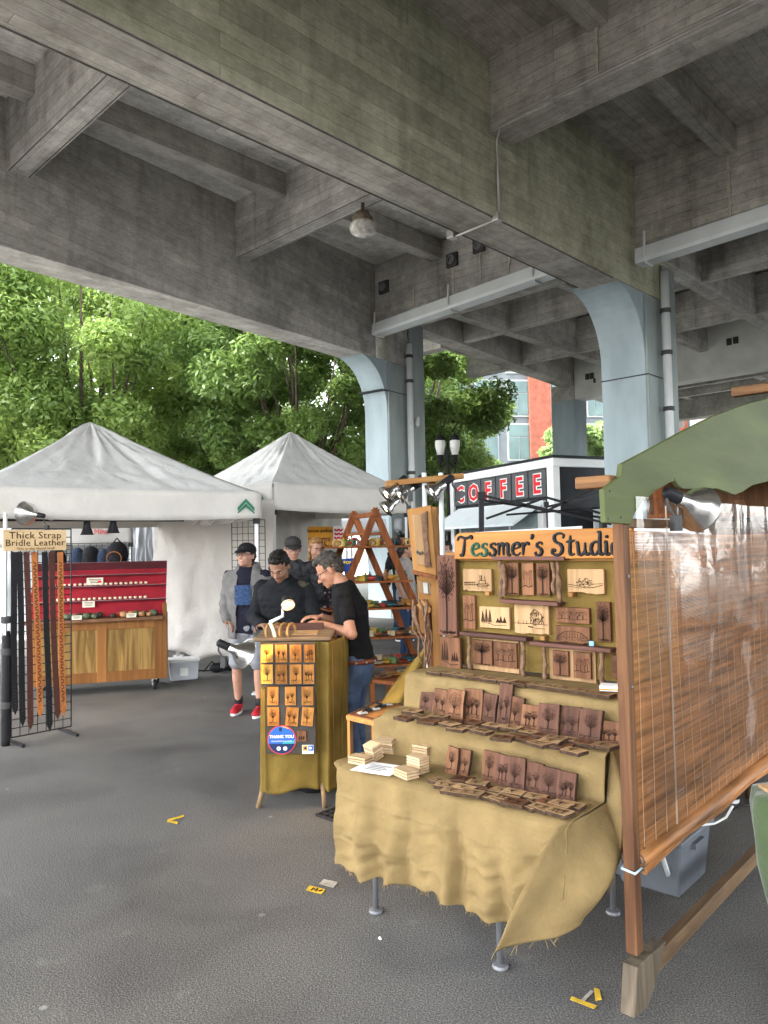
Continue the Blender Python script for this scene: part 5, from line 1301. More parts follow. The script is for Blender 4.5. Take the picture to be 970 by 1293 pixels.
# twig frames
m_twig = mat('twig_bark', (.16, .095, .06), .9, .4, 30, .8, 50)
def twig_frame(label, top, bot, posts, insets, back=None):
    t = stuffed('twig_frame', label, 'frame', 0, 0, 0, 'twig frames on the back board')
    (ax, az), (bx, bz) = BX(top[0], top[1], TB - .05), BX(top[2], top[3], TB - .05)
    MB().bar((ax, TB - .035, az), (bx, TB - .035, bz), .07, .018).build('top_rail', m_wal, t, bevel=.003)
    (cx, cz_), (dx, dz) = BX(bot[0], bot[1], TB - .05), BX(bot[2], bot[3], TB - .05)
    MB().bar((cx, TB - .035, cz_), (dx, TB - .035, dz), .07, .018).build('bottom_rail', m_wal, t, bevel=.003)
    for (px_, ya, yb) in posts:
        (ex, ez), (fx, fz) = BX(px_, ya, TB - .05), BX(px_ + 4, yb, TB - .05); r = random.Random(px_)
        pts = [(ex + (fx - ex) * k / 7 + r.uniform(-.006, .006), TB - .045 + r.uniform(-.005, .005), ez + (fz - ez) * k / 7) for k in range(8)]
        MB().tube(pts, [.011 + r.uniform(-.003, .003) for _ in pts], 8).build('twig_post', m_twig, t, smooth=True)
    if back: 
        (ex, ez), (fx, fz) = BX(back[0], back[1], TB - .02), BX(back[2], back[3], TB - .02); MB().bb(ex, fx, TB - .012, TB - .002, fz, ez).build('pale_backing', m_plq[1], t)
    for k, q in enumerate(insets):
        (ex, ez), (fx, fz) = BX(q[0], q[1], TB - .03), BX(q[2], q[3], TB - .03)
        pnl = MB().bb(ex, fx, TB - .03, TB - .013, fz, ez).build('inset_plaque', m_plq[0 if k < 3 else 2], t, bevel=.002)
        dk = 6 if k % 2 == 0 else 7
        if dk not in PD: PD[dk] = drawing_mesh(dk)
        d = obj('burnt_drawing', PD[dk], pnl, (ex, TB - .0315, fz)); d.scale = (fx - ex, 1, ez - fz)
    return t
twig_frame('twig-sided frame with three narrow tree plaques under the sign', (400, 274, 695, 275), (430, 448, 668, 462), [(425, 285, 440), (440, 300, 430), (640, 290, 420), (660, 290, 455)], [(448, 292, 502, 425), (513, 292, 563, 426), (572, 294, 628, 428)])
twig_frame('twig-sided frame with two tree plaques at the lower left of the board', (268, 580, 540, 606), (280, 738, 527, 770), [(295, 590, 735), (515, 612, 765)], [(312, 606, 393, 715), (398, 615, 494, 726)], back=(310, 600, 500, 748))
twig_frame('twig-sided frame with two dark tree plaques at the lower right of the board', (553, 620, 885, 652), (575, 777, 862, 812), [(602, 632, 775), (835, 655, 805)], [(638, 650, 705, 760), (722, 655, 797, 770)], back=(622, 640, 815, 795))
# ledger blocks under the free pictures, a small blue tag
for i, (cx, cy) in enumerate(((383, 415), (722, 420), (608, 597))):
    x_, z_ = BX(cx, cy, TB - .02); stb = stuffed('ledge_peg', ['small peg under the steamboat picture', 'small peg under the round rock picture', 'small peg under the sea stack picture'][i], 'peg'); MB().bb(x_ - .012, x_ + .012, TB - .045, TB - .001, z_ - .012, z_ + .006).build('peg', m_fir, stb, bevel=.002)
x_, z_ = BX(803, 623, TB - .02); o = stuffed('blue_tag', 'tiny blue and white price tag below the arch bridge picture', 'tag'); MB().bb(x_ - .012, x_ + .01, TB - .03, TB - .026, z_ - .015, z_ + .012).build('tag', mat('tag_blue', (.2, .4, .62), .6), o)

# ---------------------------------------------------------------- left end panel with a framed door picture, rail and twisted sticks
# panel faces roughly the camera, just left of the board
TL = TB + .05
lp0 = GY(515, 700, 4.55)
def LP(px, py, d=4.55):  # plane facing the camera axis
    return GY(px, py, d)
ep = thing('end_panel', 'tall fir end panel left of the sign', 'panel', (0, 0, 0))
def quadbox(name, m, parent, pts, depth, d, bevel=.003, swing=0.0):
    """pts: photo polygon, front face at distance d (+swing per photo px right of the first), extruded backwards"""
    P = [GY(x, y, d + swing * (x - pts[0][0])) for x, y in pts]
    n = len(P); Q = [p + Vector((.35, .94, 0)) * depth for p in P]
    return MB().add(P + Q, [tuple(range(n)), tuple(range(2 * n - 1, n - 1, -1))] + [(k, k + n, (k + 1) % n + n, (k + 1) % n) for k in range(n)]).build(name, m, parent, bevel=bevel)
quadbox('upright_board', m_firz, ep, [(541, 640), (551, 640), (558, 848), (548, 849)], .05, 4.5)
quadbox('back_board', m_firz, ep, [(526, 728), (546, 726), (551, 800), (531, 800)], .02, 4.56)
quadbox('lower_rail', m_fir, ep, [(526, 764), (533, 757), (545, 769), (543, 774), (536, 774)], .05, 4.5)
quadbox('lower_post', wood('red_fir', (.24, .095, .04), (.16, .06, .025), axis=2), ep, [(533, 774), (542, 774), (550, 846), (540, 847)], .04, 4.52)
dp = thing('door_picture', 'golden framed wood picture with a live-edge strip on the end panel', 'picture', (0, 0, 0))
quadbox('frame', m_firz, dp, [(514, 643), (544, 638), (551, 728), (522, 722)], .03, 4.42)
quadbox('panel', m_plq[1], dp, [(520, 650), (538, 648), (543, 715), (527, 713)], .01, 4.412)
quadbox('bark_strip', m_twig, dp, [(531, 650), (539, 645), (540, 680), (544, 716), (536, 716), (535, 690)], .02, 4.40)
quadbox('bottom_ledge', wood('red_fir', (.24, .095, .04), (.16, .06, .025), axis=2), dp, [(520, 720), (551, 727), (551, 732), (521, 725)], .05, 4.40)
for k, (x_, y_) in enumerate(((527, 697), (530, 699), (533, 698))):
    p = GY(x_, y_, 4.405); MB().ell(p, (.006, .004, .01)).build('knot_hole', m_iron, dp)
cdp = thing('notice_card', 'small plywood notice with a grey card on the end panel', 'card', (0, 0, 0))
quadbox('notice', m_plq[1], cdp, [(527, 733), (543, 735), (547, 752), (530, 748)], .01, 4.5)
quadbox('grey_card', mat('grey_card', (.4, .4, .38), .7), cdp, [(534, 735), (540, 736), (541, 750), (535, 749)], .006, 4.49)
tw = thing('twisted_sticks', 'bundle of twisted brown vine sticks beside the lower post', 'sticks', (0, 0, 0))
for k in range(6):
    r = random.Random(k + 40); pts = []
    for j in range(9):
        f = j / 8; px_ = 530 + k * 1.6 - 6 * math.sin(f * 3 + k) - 4 * (f < .4) + f * 6; py_ = 765 + f * (80 + 6 * (k % 3)) - (8 if k % 2 else 0); pts.append(GY(px_ + r.uniform(-2, 2), py_, 4.42 - .01 * k))
    MB().tube(pts, [.009 - .0006 * j for j in range(9)], 7).build('stick', m_twig, tw, smooth=True)
# ---------------------------------------------------------------- burlap heap, low table behind the stand
hp = GY(520, 850, 5.1)
hb = thing('burlap_heap', 'olive burlap sheet draped over a low rack beside the sticks', 'cloth', (0, 0, 0))
def heap(u, v):
    # photo outline (497..552, 800..885)
    xl = 545 - 62 * v - 6 * math.sin(v * 3); xr = 552 + 2 * v; px_ = xl + (xr - xl) * u; py_ = 806 - 22 * (1 - abs(2 * u - 1.3)) * (1 - v) + 82 * v
    d = 5.0 - .25 * v + .12 * math.sin(u * 9 + v * 2) * v
    return GY(px_, py_, d)
MB().grid(heap, 24, 18).build('sheet', m_burlap_o, hb, smooth=True, solid=.006)
st_ = thing('side_table', 'small square wooden table with a dark inlaid top and cut-out figure', 'table', (0, 0, 0))
q4 = [GZ(437, 903, .62), GZ(470, 911, .62), GZ(513, 888, .62), GZ(478, 882, .62)]
P = [Vector(p) for p in q4]
ctr = sum(P, Vector()) / 4; ex = (P[1] - P[0]); ey = (P[3] - P[0])
LW = [Vector(SW(*SZ_(x, y, .62), .62)) for x, y in ((437, 903), (472, 911), (518, 890), (480, 882))]
def tbox(a0, a1, b0, b1, z0_, z1_): 
    f = lambda a, b, z: LW[0] + (LW[1] - LW[0]) * a + (LW[3] - LW[0]) * b + (LW[2] - LW[1] - LW[3] + LW[0]) * a * b + Vector((0, 0, z))
    return MB().rings([[f(a0, b0, z), f(a1, b0, z), f(a1, b1, z), f(a0, b1, z)] for z in (z0_, z1_)])
tbox(0, 1, 0, 1, -.03, 0).build('table_top', m_fir, st_, bevel=.003)
for a0, a1, b0, b1 in ((.05, .12, .05, .95), (.88, .95, .05, .95), (.12, .88, .05, .11), (.12, .88, .89, .95)): tbox(a0, a1, b0, b1, 0.0005, .004).build('inlay_strip', m_wal, st_)
for a, b in ((.06, .06), (.94, .06), (.94, .94), (.06, .94)): tbox(a - .05, a + .05, b - .04, b + .04, -.62, -.03).build('leg', m_firz, st_)
cf = thing('cutout_figure', 'small dark and silver cut-out figure lying on the side table', 'figure', (0, 0, 0))
zf = .632; m_dst = mat('dark_steel', (.03, .032, .036), .4, .3, 40); m_lst = mat('silver_paint', (.42, .43, .44), .4, .2, 40)
pts_f = ((458, 900), (466, 896), (474, 895), (482, 891), (490, 889), (498, 886))
for k, (x_, y_) in enumerate(pts_f):
    p = GZ(x_, y_, zf); MB().box(p, (.055, .05, .012), Matrix.Rotation(.4 + .7 * (k % 2), 3, 'Z')).build('figure_piece', m_dst if k % 2 else m_lst, cf, bevel=.004)
    MB().tube([p + Vector((0, 0, .008)), p + Vector((.035 * (-1) ** k, .06, .006))], .008, 6).build('figure_limb', m_dst, cf)
# black rubber mat between stand and table
pm = GZ(421, 1028); rm = thing('rubber_mat', 'black perforated rubber mat on the asphalt beside the table', 'mat', (pm.x, pm.y, 0), SRZ)
MB().bb(-.06, .12, -.1, .6, .004, .010).build('sheet', m_black, rm)
mt = MB()
for i in range(4):
    mt.bb(-.06 + i * .053, -.045 + i * .053, -.1, .6, .010, .016)
for j in range(14):
    mt.bb(-.06, .12, -.1 + j * .052, -.086 + j * .052, .0105, .0155)
mt.build('raised_lattice', mat('rubber', (.03, .03, .032), .6), rm, kind='stuff')
# ---------------------------------------------------------------- side frame with bamboo blind and green gable (plane x = const of the stall)
XP = .545
fr_ = stuffed('blind_stand', 'timber side frame with a tapered foot carrying the bamboo blind', 'frame')
m_post = wood('weathered_post', (.125, .06, .028), (.06, .028, .016), axis=2, ring=14)
m_foot = wood('grey_foot', (.17, .135, .095), (.09, .07, .05), axis=2, ring=12)
pz_top = SQ(786, 655, XP)[1]
MB().bb(XP - .012, XP + .03, 0, .052, .24, pz_top + .03).build('post', m_post, fr_, bevel=.003)
fy0, fz0 = SQ(805, 1225, XP + .03)
fy = lambda px, py: SQ(px, py, XP + .035)
foot = [fy(802, 1287), fy(805, 1222), fy(842, 1188), fy(833, 1228), fy(819, 1272)]
foot = [(a, max(b, .003)) for a, b in foot]
def fnx(x, y, z): return (y, x, z)
MB().prism(foot, XP - .02, XP + .035, fnx).build('foot', m_foot, fr_, bevel=.005)
ry, rz_ = SQ(835, 1188, XP + .01)
MB().bb(XP - .018, XP + .022, .06, 3.2, .10, .165).build('bottom_rail', wood('rail_fir', (.15, .095, .052), (.085, .052, .03), axis=1, ring=14), fr_, bevel=.003)
MB().bb(XP - .018, XP + .022, 3.2, 3.25, .0, 1.95).build('post', m_post, fr_, bevel=.003)
MB().bb(XP - .012, XP + .024, .055, 3.2, 1.745, 1.78).build('top_rail', MATS['rail_fir'], fr_, bevel=.003)
bp = [(793, 668, .0), (791, 752, .0)]
for k, (px, py) in enumerate(((791, 728), (792, 870))):
    yy, zz = SQ(px, py, XP + .031); MB().lathe([(.006, 0), (.006, .005), (.001, .007)], (XP + .03, .026, zz), 10, (1, 0, 0)).build('bolt', m_legs, fr_)
# blind
zb0 = SQ(806, 1076, XP)[1]; zt0 = 1.735
bl_ = stuffed('bamboo_blind', 'brown split-bamboo roll blind hanging in the side frame', 'blind')
m_bam = mat('split_bamboo', (.30, .135, .05), .5, .55, 9, .2, 40, stretch=(1, .25, 6))
Y0, Y1 = .058, 3.18
sl_m = MB(); nsl = int((zt0 - zb0) / .0058); r = random.Random(5)
for k in range(nsl):
    z = zb0 + .02 + (zt0 - zb0 - .02) * k / nsl; dz = .0045 * r.uniform(.75, 1.05); sag = lambda f: -.012 * math.sin(f * 3.14) + .004 * math.sin(f * 9 + z * 8)
    n = 10; a = []; 
    bow = lambda y: .012 * math.sin(y * 2.2 + z * 1.5)
    rg = []
    y1r = Y1 + r.uniform(-.01, .01)
    for i in range(n + 1):
        f = i / n; y = Y0 + r.uniform(-.006, .006) * (i == 0) + (y1r - Y0) * f; zz = z + sag(f) ; x = XP + .008 + bow(y) + r.uniform(-.0006, .0006)
        rg.append([(x - .001, y, zz - dz / 2), (x + .001, y, zz - dz / 2), (x + .001, y, zz + dz / 2), (x - .001, y, zz + dz / 2)])
    sl_m.rings(rg)
sl_m.build('bamboo_slats', m_bam, bl_, kind='stuff')
m_thread = mat('white_thread', (.4, .3, .22), .8, .1)
ny = 30
for k in range(ny):
    y = Y0 + .05 + (Y1 - Y0 - .1) * k / (ny - 1)
    pts = [(XP + .0125 + .012 * math.sin(y * 2.2 + z * 1.5), y + .004 * math.sin(z * 6 + k), z - .012 * math.sin((y - Y0) / (Y1 - Y0) * 3.14)) for z in [zb0 + .02 + (zt0 - zb0 - .03) * j / 10 for j in range(11)]]
    MB().tube(pts, .0011, 4).build('thread', m_thread, bl_)
MB().tube([(XP + .02, .42, zb0 - .05), (XP + .022, .42, zt0 + .1)], .0035, 5).build('pull_cord', m_thread, bl_)
roll = []
for k in range(34):
    a = k * .55; rr = .012 + .0011 * k; roll.append((rr * math.cos(a), rr * math.sin(a)))
rl = MB(); 
n = 16
rl.rings([[(XP + .008 + .045 * math.cos(2 * math.pi * k / n), y, zb0 - .008 - .012 * math.sin((y - Y0) / (Y1 - Y0) * 3.14) + .03 * math.sin(2 * math.pi * k / n)) for k in range(n)] for y in [Y0 - .01 + (Y1 - Y0 + .02) * j / 12 for j in range(13)]])
rlo = rl.build('rolled_end', m_bam, bl_, smooth=True)
MB().tube([(XP + .008 + 1.1 * a, Y0 - .012, zb0 - .008 + .75 * b) for a, b in roll], .0028, 4).build('roll_spiral', m_iron, rlo)
MB().tube([(XP + .045, Y0 - .01 + .4 * j, zb0 - .04 + .02 * (j % 2)) for j in range(8)], .012, 6).build('loose_slats', m_bam, rlo)
# clear plastic rain sheet hung outside
def plastic():
    m, nt, b = newmat('clear_sheet'); L = nt.links
    tr = N(nt, 'ShaderNodeBsdfTransparent'); tr.inputs[0].default_value = (.96, .96, .96, 1)
    gl = N(nt, 'ShaderNodeBsdfGlossy'); gl.inputs['Roughness'].default_value = .06
    fz = N(nt, 'ShaderNodeFresnel'); fz.inputs[0].default_value = 1.5
    tc = N(nt, 'ShaderNodeTexCoord'); nz = N(nt, 'ShaderNodeTexNoise'); nz.inputs['Scale'].default_value = 6; nz.inputs['Detail'].default_value = 3; nz.inputs['Distortion'].default_value = .8
    L.new(tc.outputs['Object'], nz.inputs['Vector']); bpn = N(nt, 'ShaderNodeBump'); bpn.inputs['Strength'].default_value = .14; bpn.inputs['Distance'].default_value = .03
    L.new(nz.outputs[0], bpn.inputs['Height']); L.new(bpn.outputs[0], gl.inputs['Normal']); L.new(bpn.outputs[0], fz.inputs['Normal'])
    mr = N(nt, 'ShaderNodeMath', operation='MULTIPLY_ADD'); L.new(fz.outputs[0], mr.inputs[0]); mr.inputs[1].default_value = .75; mr.inputs[2].default_value = .02
    mx = N(nt, 'ShaderNodeMixShader'); L.new(mr.outputs[0], mx.inputs[0]); L.new(tr.outputs[0], mx.inputs[1]); L.new(gl.outputs[0], mx.inputs[2]); L.new(mx.outputs[0], nt.nodes['Material Output'].inputs['Surface'])
    return m
ps = stuffed('plastic_sheet', 'clear glossy plastic rain sheet hung over the bamboo blind', 'sheet')
MB().grid(lambda u, v: (XP + .05 + .015 * mn.noise(Vector((u * 6, v * 4, 1))) + .006 * math.sin(u * 40), .07 + 3.1 * u, 1.86 + (zb0 + .1 - 1.86) * v + .02 * math.sin(u * 12) * v), 60, 40).build('sheet', plastic(), ps, smooth=True)
tie = stuffed('cord_tie', 'pale blue cord and black clip tying the blind to the post', 'cord')
zc_ = SQ(796, 1103, XP + .02)[1]
MB().tube([(XP - .016, -.004, zc_ + .006), (XP + .034, -.006, zc_), (XP + .036, .056, zc_ + .004), (XP - .016, .056, zc_ + .01), (XP - .016, -.004, zc_ + .006)], .005, 6, False).build('loop', mat('pale_blue_cord', (.42, .55, .62), .5), tie, smooth=True)
MB().tube([(XP + .036, .06, zc_), (XP + .03, .075, zc_ + .04), (XP + .02, .11, zc_ + .05)], .006, 6).build('clip', m_black, tie)
# green scalloped gable board
gt = [(765, 660), (763, 618), (784, 602), (786, 586), (820, 568), (860, 546), (900, 526), (940, 511), (970, 503), (1005, 494), (1040, 490)]
gbm = [(1040, 612), (1005, 604), (970, 608), (950, 613), (938, 621), (928, 625), (918, 621), (906, 617), (880, 618), (862, 617), (857, 613), (853, 607), (845, 610), (828, 620), (813, 633), (802, 648), (797, 662)]
XG = XP + .045
def gq(px, py): return SQ(px, py, XG)
gp = [gq(*q) for q in gt + gbm]
ymax = max(a for a, b in gp)
mirror = [(2 * ymax - a, b) for a, b in reversed(gp) if a < ymax - .01]
gab = stuffed('gable_board', 'sage green scalloped plywood gable over the bamboo blind', 'gable')
m_sage = mat('sage_green_paint', (.078, .094, .036), .65, .2, 3, .12, 18, stretch=(1, .4, 3))
MB().prism(gp, XG - .02, XG, fnx).build('panel', m_sage, gab, bevel=.003)
m2 = [(2 * ymax - a, b) for a, b in gp]
MB().prism(m2, XG - .0195, XG - .0005, fnx).build('panel', m_sage, gab)
for px, py in ((768, 655), (784, 653), (770, 620), (852, 605)):
    yy, zz = gq(px, py); MB().lathe([(.005, 0), (.005, .002), (.001, .003)], (XG, yy, zz), 8, (1, 0, 0)).build('screw', m_iron, gab)
for i, (px, py, ww, hh) in enumerate(((782, 607, .135, .044), (968, 497, .15, .05))):
    yy, zz = gq(px, py); o = stuffed('purlin_stub', ['short wooden purlin stub at the low end of the green gable', 'short wooden purlin stub on top of the green gable'][i], 'beam', XG - .022, yy, zz + (.0 if i == 0 else .0))
    MB().bb(-ww, .0 if i == 0 else .06, -.03, .03, -hh / 2 + (.03 if i else 0), hh / 2 + (.03 if i else 0)).build('stub', wood('stub_fir', (.19, .095, .04), (.11, .055, .025), axis=0), o, bevel=.006)
    MB().bb(-ww - .001, -ww + .002, -.025, .025, -hh / 2 + .004 + (.03 if i else 0), hh / 2 - .004 + (.03 if i else 0)).build('end_grain', m_wal, o)
# the big aluminium work lamp under the gable
lpw_ = SW(XP + .10, *SQ(862, 632, XP + .10)); aimw = SW(XP + .28, SQ(862, 632, XP)[0] + .42, SQ(862, 632, XP)[1] - .24)
clamp_lamp('large aluminium work lamp shining down under the green gable', lpw_, aimw, r=.09, power=14, col=(1, .93, .84), name='work_lamp')
# things under the blind inside the stall
def tote(label, px, py, z, w_, d_, h_, m, turn=0.0, name='plastic_tote'):
    p = GZ(px, py); t = thing(name, label, 'tote', (p.x, p.y, 0), SRZ + turn)
    MB().rings([[(x * s_, y * s_, z_) for x, y in ((-w_ / 2, -d_ / 2), (w_ / 2, -d_ / 2), (w_ / 2, d_ / 2), (-w_ / 2, d_ / 2))] for z_, s_ in ((0.0, .86), (h_, 1.0))]).build('bin', m, t, bevel=.015)
    MB().bb(-w_ / 2 - .015, w_ / 2 + .015, -d_ / 2 - .015, d_ / 2 + .015, h_, h_ + .03).build('lid', m, t, bevel=.01)
    for s in (-1, 1): MB().bb(s * w_ / 2 - .012, s * w_ / 2 + .02, -.06, .06, h_ - .05, h_ - .02).build('handle', m, t)
m_grybin = mat('grey_bin', (.11, .12, .135), .45, .08, 4, .03)
tote('grey plastic tote on the ground under the bamboo blind', 838, 1108, 0, .34, .42, .25, m_grybin)
tote('second grey plastic tote behind the table under the blind', 780, 1092, 0, .42, .3, .3, m_grybin, rad(6))
o = thing('folded_tripod', 'dark metal tripod leg slanting in front of the grey tote', 'table leg', (0, 0, 0)); a, b = GZ(848, 1117), GZ(836, 1080, .28); MB().tube([a, b], .012, 8).build('leg', m_gutter, o); MB().lathe([(.02, 0), (.02, .02), (.013, .025)], (a.x, a.y, 0), 8).build('foot', m_black, o)
cw = thing('white_cable', 'white cable drooping from under the blind', 'cable', (0, 0, 0)); MB().tube([GZ(885, 1042, .32), GZ(902, 1040, .30), GZ(917, 1032, .33), GZ(925, 1018, .4)], .006, 6).build('cable', m_white, cw, smooth=True)
cw = thing('black_cable', 'black cable looping on the ground behind the bottom rail', 'cable', (0, 0, 0)); MB().tube([GZ(925, 1022, .25), GZ(935, 1016, .27), GZ(948, 1018, .25), GZ(955, 1026, .2), GZ(960, 1040, .1)], .006, 6).build('cable', m_black, cw, smooth=True)
# green draped plinth at the right edge
gc = GY(1030, 1100, 2.7); m_gcloth = mat('dark_green_cloth', (.05, .075, .032), .85, .15, 6, .3, 60, sheen=.3)
gd = thing('draped_plinth', 'dark green cloth draped over a plinth at the right edge', 'plinth', (gc.x, gc.y, 0)); zt2 = GY(960, 1003, 2.7).z
MB().rings([[((r_ + .012 * math.sin(k * 5 + z * 3)) * math.cos(6.283 * k / 40), (r_ + .012 * math.sin(k * 5 + z * 3)) * math.sin(6.283 * k / 40), z) for k in range(40)] for z, r_ in ((0.02, .10), (.3, .13), (zt2 - .25, .185), (zt2 - .06, .2), (zt2 - .01, .19), (zt2, .15), (zt2 + .004, .02))]).build('cloth', m_gcloth, gd, smooth=True)
MB().bb(-.16, .06, -.06, .06, zt2 + .006, zt2 + .018).build('tan_top', m_plq[1], gd)
# folded black canopy frame between sign and kiosk
cf_ = thing('folded_canopy_frame', 'black scissor canopy frame spread behind the sign below the kiosk', 'frame', (0, 0, 0)); D_ = 7.0
def cbar(x0, y0, x1, y1, w_=.022, d0=0, d1=0): MB().bar(GY(x0, y0, D_ + d0), GY(x1, y1, D_ + d1), w_).build('strut', m_black, cf_)
for q in ((608, 623, 608, 700, .045), (612, 626, 690, 645), (614, 655, 690, 628), (690, 645, 762, 612), (690, 628, 765, 650), (612, 632, 770, 655, .02, .05, .5), (690, 640, 775, 622, .02, 0, .6), (640, 650, 775, 640, .02, .2, .6), (650, 634, 772, 662, .02), (762, 605, 764, 700, .04)): cbar(*q)
MB().box(GY(608, 626, D_), (.07, .07, .07)).build('corner_bracket', m_black, cf_); MB().box(GY(690, 637, D_), (.04, .05, .05)).build('pivot', m_black, cf_)
ds = thing('dust_sheet_panel', 'pale board leaning behind the sign top', 'board', (0, 0, 0)); quadbox('board', m_white, ds, [(600, 672), (735, 664), (735, 668), (602, 676)], .04, 6.4)
# lamp bar with three clamp lamps left of the sign, on two steel poles
lb_ = thing('lamp_beam', 'fir beam on two steel poles carrying clamp lamps left of the sign', 'beam', (0, 0, 0)); DB = 4.75
MB().bar(GY(487, 611, DB), GY(585, 601, DB + .05), .05, .035).build('beam', m_fir, lb_, bevel=.004)
for px in (536, 557): a = GY(px, 609, DB + .04); MB().tube([(a.x, a.y, .02), (a.x, a.y, a.z + .06)], .016, 10).build('pole', m_gutter, lb_, smooth=True); MB().lathe([(.08, 0), (.08, .015), (.02, .03)], (a.x, a.y, 0), 12).build('pole_foot', m_gutter, lb_)
for i, (px, py, ax, ay, dd) in enumerate(((498, 616, 487, 626, 0), (516, 618, 500, 627, .1), (556, 614, 540, 626, -.05), (546, 613, 560, 622, .05), (497, 634, 485, 645, .35))):
    a = GY(px, py, DB + dd); b = GY(ax, ay, DB + dd - .02)
    clamp_lamp(['leftmost clamp lamp on the fir lamp beam', 'second clamp lamp from the left on the fir beam', 'third clamp lamp on the fir beam above the end panel', 'rightmost clamp lamp on the fir beam beside the kiosk letters', 'clamp lamp below the fir beam facing the ladder shelves'][i], a, b, r=.06, power=(10, 0, 0, 0, 12)[i], lit=i in (0, 1, 4))
# ---------------------------------------------------------------- demonstration stand with pinned wooden cards
DS = 5.0
sa, sb = GZ(328, 1018), GZ(410, 1018)
std = thing('demo_stand', 'tall burlap-covered demonstration stand on bent wooden legs', 'stand', (0, 0, 0))
ztp = GY(370, 808, DS).z
m_legw = wood('bent_leg', (.30, .2, .11), (.2, .13, .07), axis=2)
for px, px2 in ((326, 333), (410, 409)):
    b = GZ(px, 1020); tpt = GY(px2, 975, DS + .02)
    for dy in (0, .42): MB().tube([(b.x, b.y + dy, .0), (b.x + (tpt.x - b.x) * .7, b.y + dy, .09), (tpt.x - .03 * (px > 400), tpt.y + dy + .06, tpt.z), (tpt.x - .05 * (px > 400), tpt.y + dy + .1, ztp - .05)], .016, 8).build('leg', m_legw, std, smooth=True)
pl0, pl1 = GY(331, 812, DS).x, GY(431, 812, DS).x
MB().bb(pl0 + .02, pl1 - .06, DS + .03, DS + .45, .22, ztp - .04).build('carcass', m_firz, std)
tl, tr_ = GY(320, 811, DS - .02).x, GY(418, 806, DS).x
MB().rings([[(tl, DS - .03, ztp - .005), (tr_, DS - .03, ztp - .005), (tr_, DS + .5, ztp + .005), (tl, DS + .5, ztp + .005)], [(tl, DS - .03, ztp + .02), (tr_, DS - .03, ztp + .02), (tr_, DS + .5, ztp + .03), (tl, DS + .5, ztp + .03)]]).build('work_top', wood('worktop', (.22, .15, .09), (.12, .08, .05), axis=0), std, bevel=.006)
def sheet(u, v):
    px = 329.5 + 101 * u; hemy = 998 - 4 * u + 3 * math.sin(u * 9); py = 810 + (hemy - 810) * v
    fold = .02 * math.sin(u * 8 + 2 * v) * v + (.03 * math.sin((u - .7) * 26) if u > .72 else 0) * (.4 + .6 * v) + .012 * mn.noise(Vector((u * 5, v * 4, 2)))
    p = GY(px, py, DS); return (p.x + .01 * math.sin(v * 7) * (u > .9), DS - .01 - .03 * v + fold + (.25 * (u - .85) / .15 if u > .85 else 0) * (1 - .3 * v), p.z)
sc = thing('stand_cloth', 'olive burlap hanging on the front of the demonstration stand', 'cloth', (0, 0, 0))
MB().grid(sheet, 60, 50).build('sheet', m_burlap_o, sc, smooth=True, solid=.004)
def sside(u, v):
    a = Vector(sheet(1, v)); return a + Vector((.03 * u + .02 * math.sin(u * 12) * v, .4 * u, 0))
MB().grid(sside, 16, 20).build('side_sheet', m_burlap_o, sc, smooth=True, solid=.004)
# dark display board
YB = DS - .075
db = thing('card_board', 'dark grey board on the stand holding rows of wooden cards', 'board', (0, 0, 0))
m_dkboard = mat('dark_board', (.055, .05, .045), .75, .15, 20, .2)
def PB(px, py, y=YB): p = GY(px, py, y); return p.x, p.z
def pbox(x0, y0, x1, y1, ya, yb_): (a, b), (c, d) = PB(x0, y0, ya), PB(x1, y1, ya); return MB().bb(a, c, ya, yb_, d, b)
pbox(329, 812, 399, 866, YB, YB + .012).build('upper_panel', m_dkboard, db); pbox(336, 866, 399, 951, YB, YB + .012).build('lower_panel', m_dkboard, db)
pbox(329, 862, 336, 999, YB + .014, YB + .02).build('side_strip', m_burlap_o, db)
m_cardw = wood('thin_card_wood', (.42, .185, .045), (.26, .10, .022), axis=2, ring=14)
m_card_lamplit = wood('thin_card_lamplit', (.52, .28, .06), (.40, .19, .035), axis=2, ring=14)  # clamp lamp's warm light painted into the cards nearest it
rows = [[(330, 345), (348, 363), (366, 381), (384, 398)], [(330, 345), (348, 363), (366, 381), (383, 397)], [(338, 352), (360, 374), (381, 396)], [(338, 353), (361, 377), (381, 396)]]
ys = [(814, 836), (839, 863), (867, 890), (893, 916)]
names = ['top row', 'second row', 'third row', 'fourth row']; tilt = {(3, 1): rad(5), (3, 2): rad(6), (2, 0): rad(1.5)}
for r_i, row in enumerate(rows):
    for c_i, (xa, xb) in enumerate(row):
        (a, b), (c, d) = PB(xa, ys[r_i][0]), PB(xb, ys[r_i][1]); w_, h_ = c - a, b - d
        t = thing('wooden_card', 'thin wooden card burnt with trees, %s from left in the %s of the stand' % (ORD[c_i], names[r_i]), 'card', ((a + c) / 2, YB - .006, (b + d) / 2), 0, 'wooden cards on the stand')
        t.rotation_euler.y = tilt.get((r_i, c_i), 0)
        cm_ = MB().box((0, 0, 0), (w_, .006, h_)).build('card', m_card_lamplit if r_i < 2 and c_i == 0 else m_cardw, t)
        k = obj('burnt_drawing', DR[(r_i * 4 + c_i * 5) % 12], t, (0, -.0045, -h_ / 2 + .003)); k.scale = (w_ / .62 * .92, 1, h_ * .97)
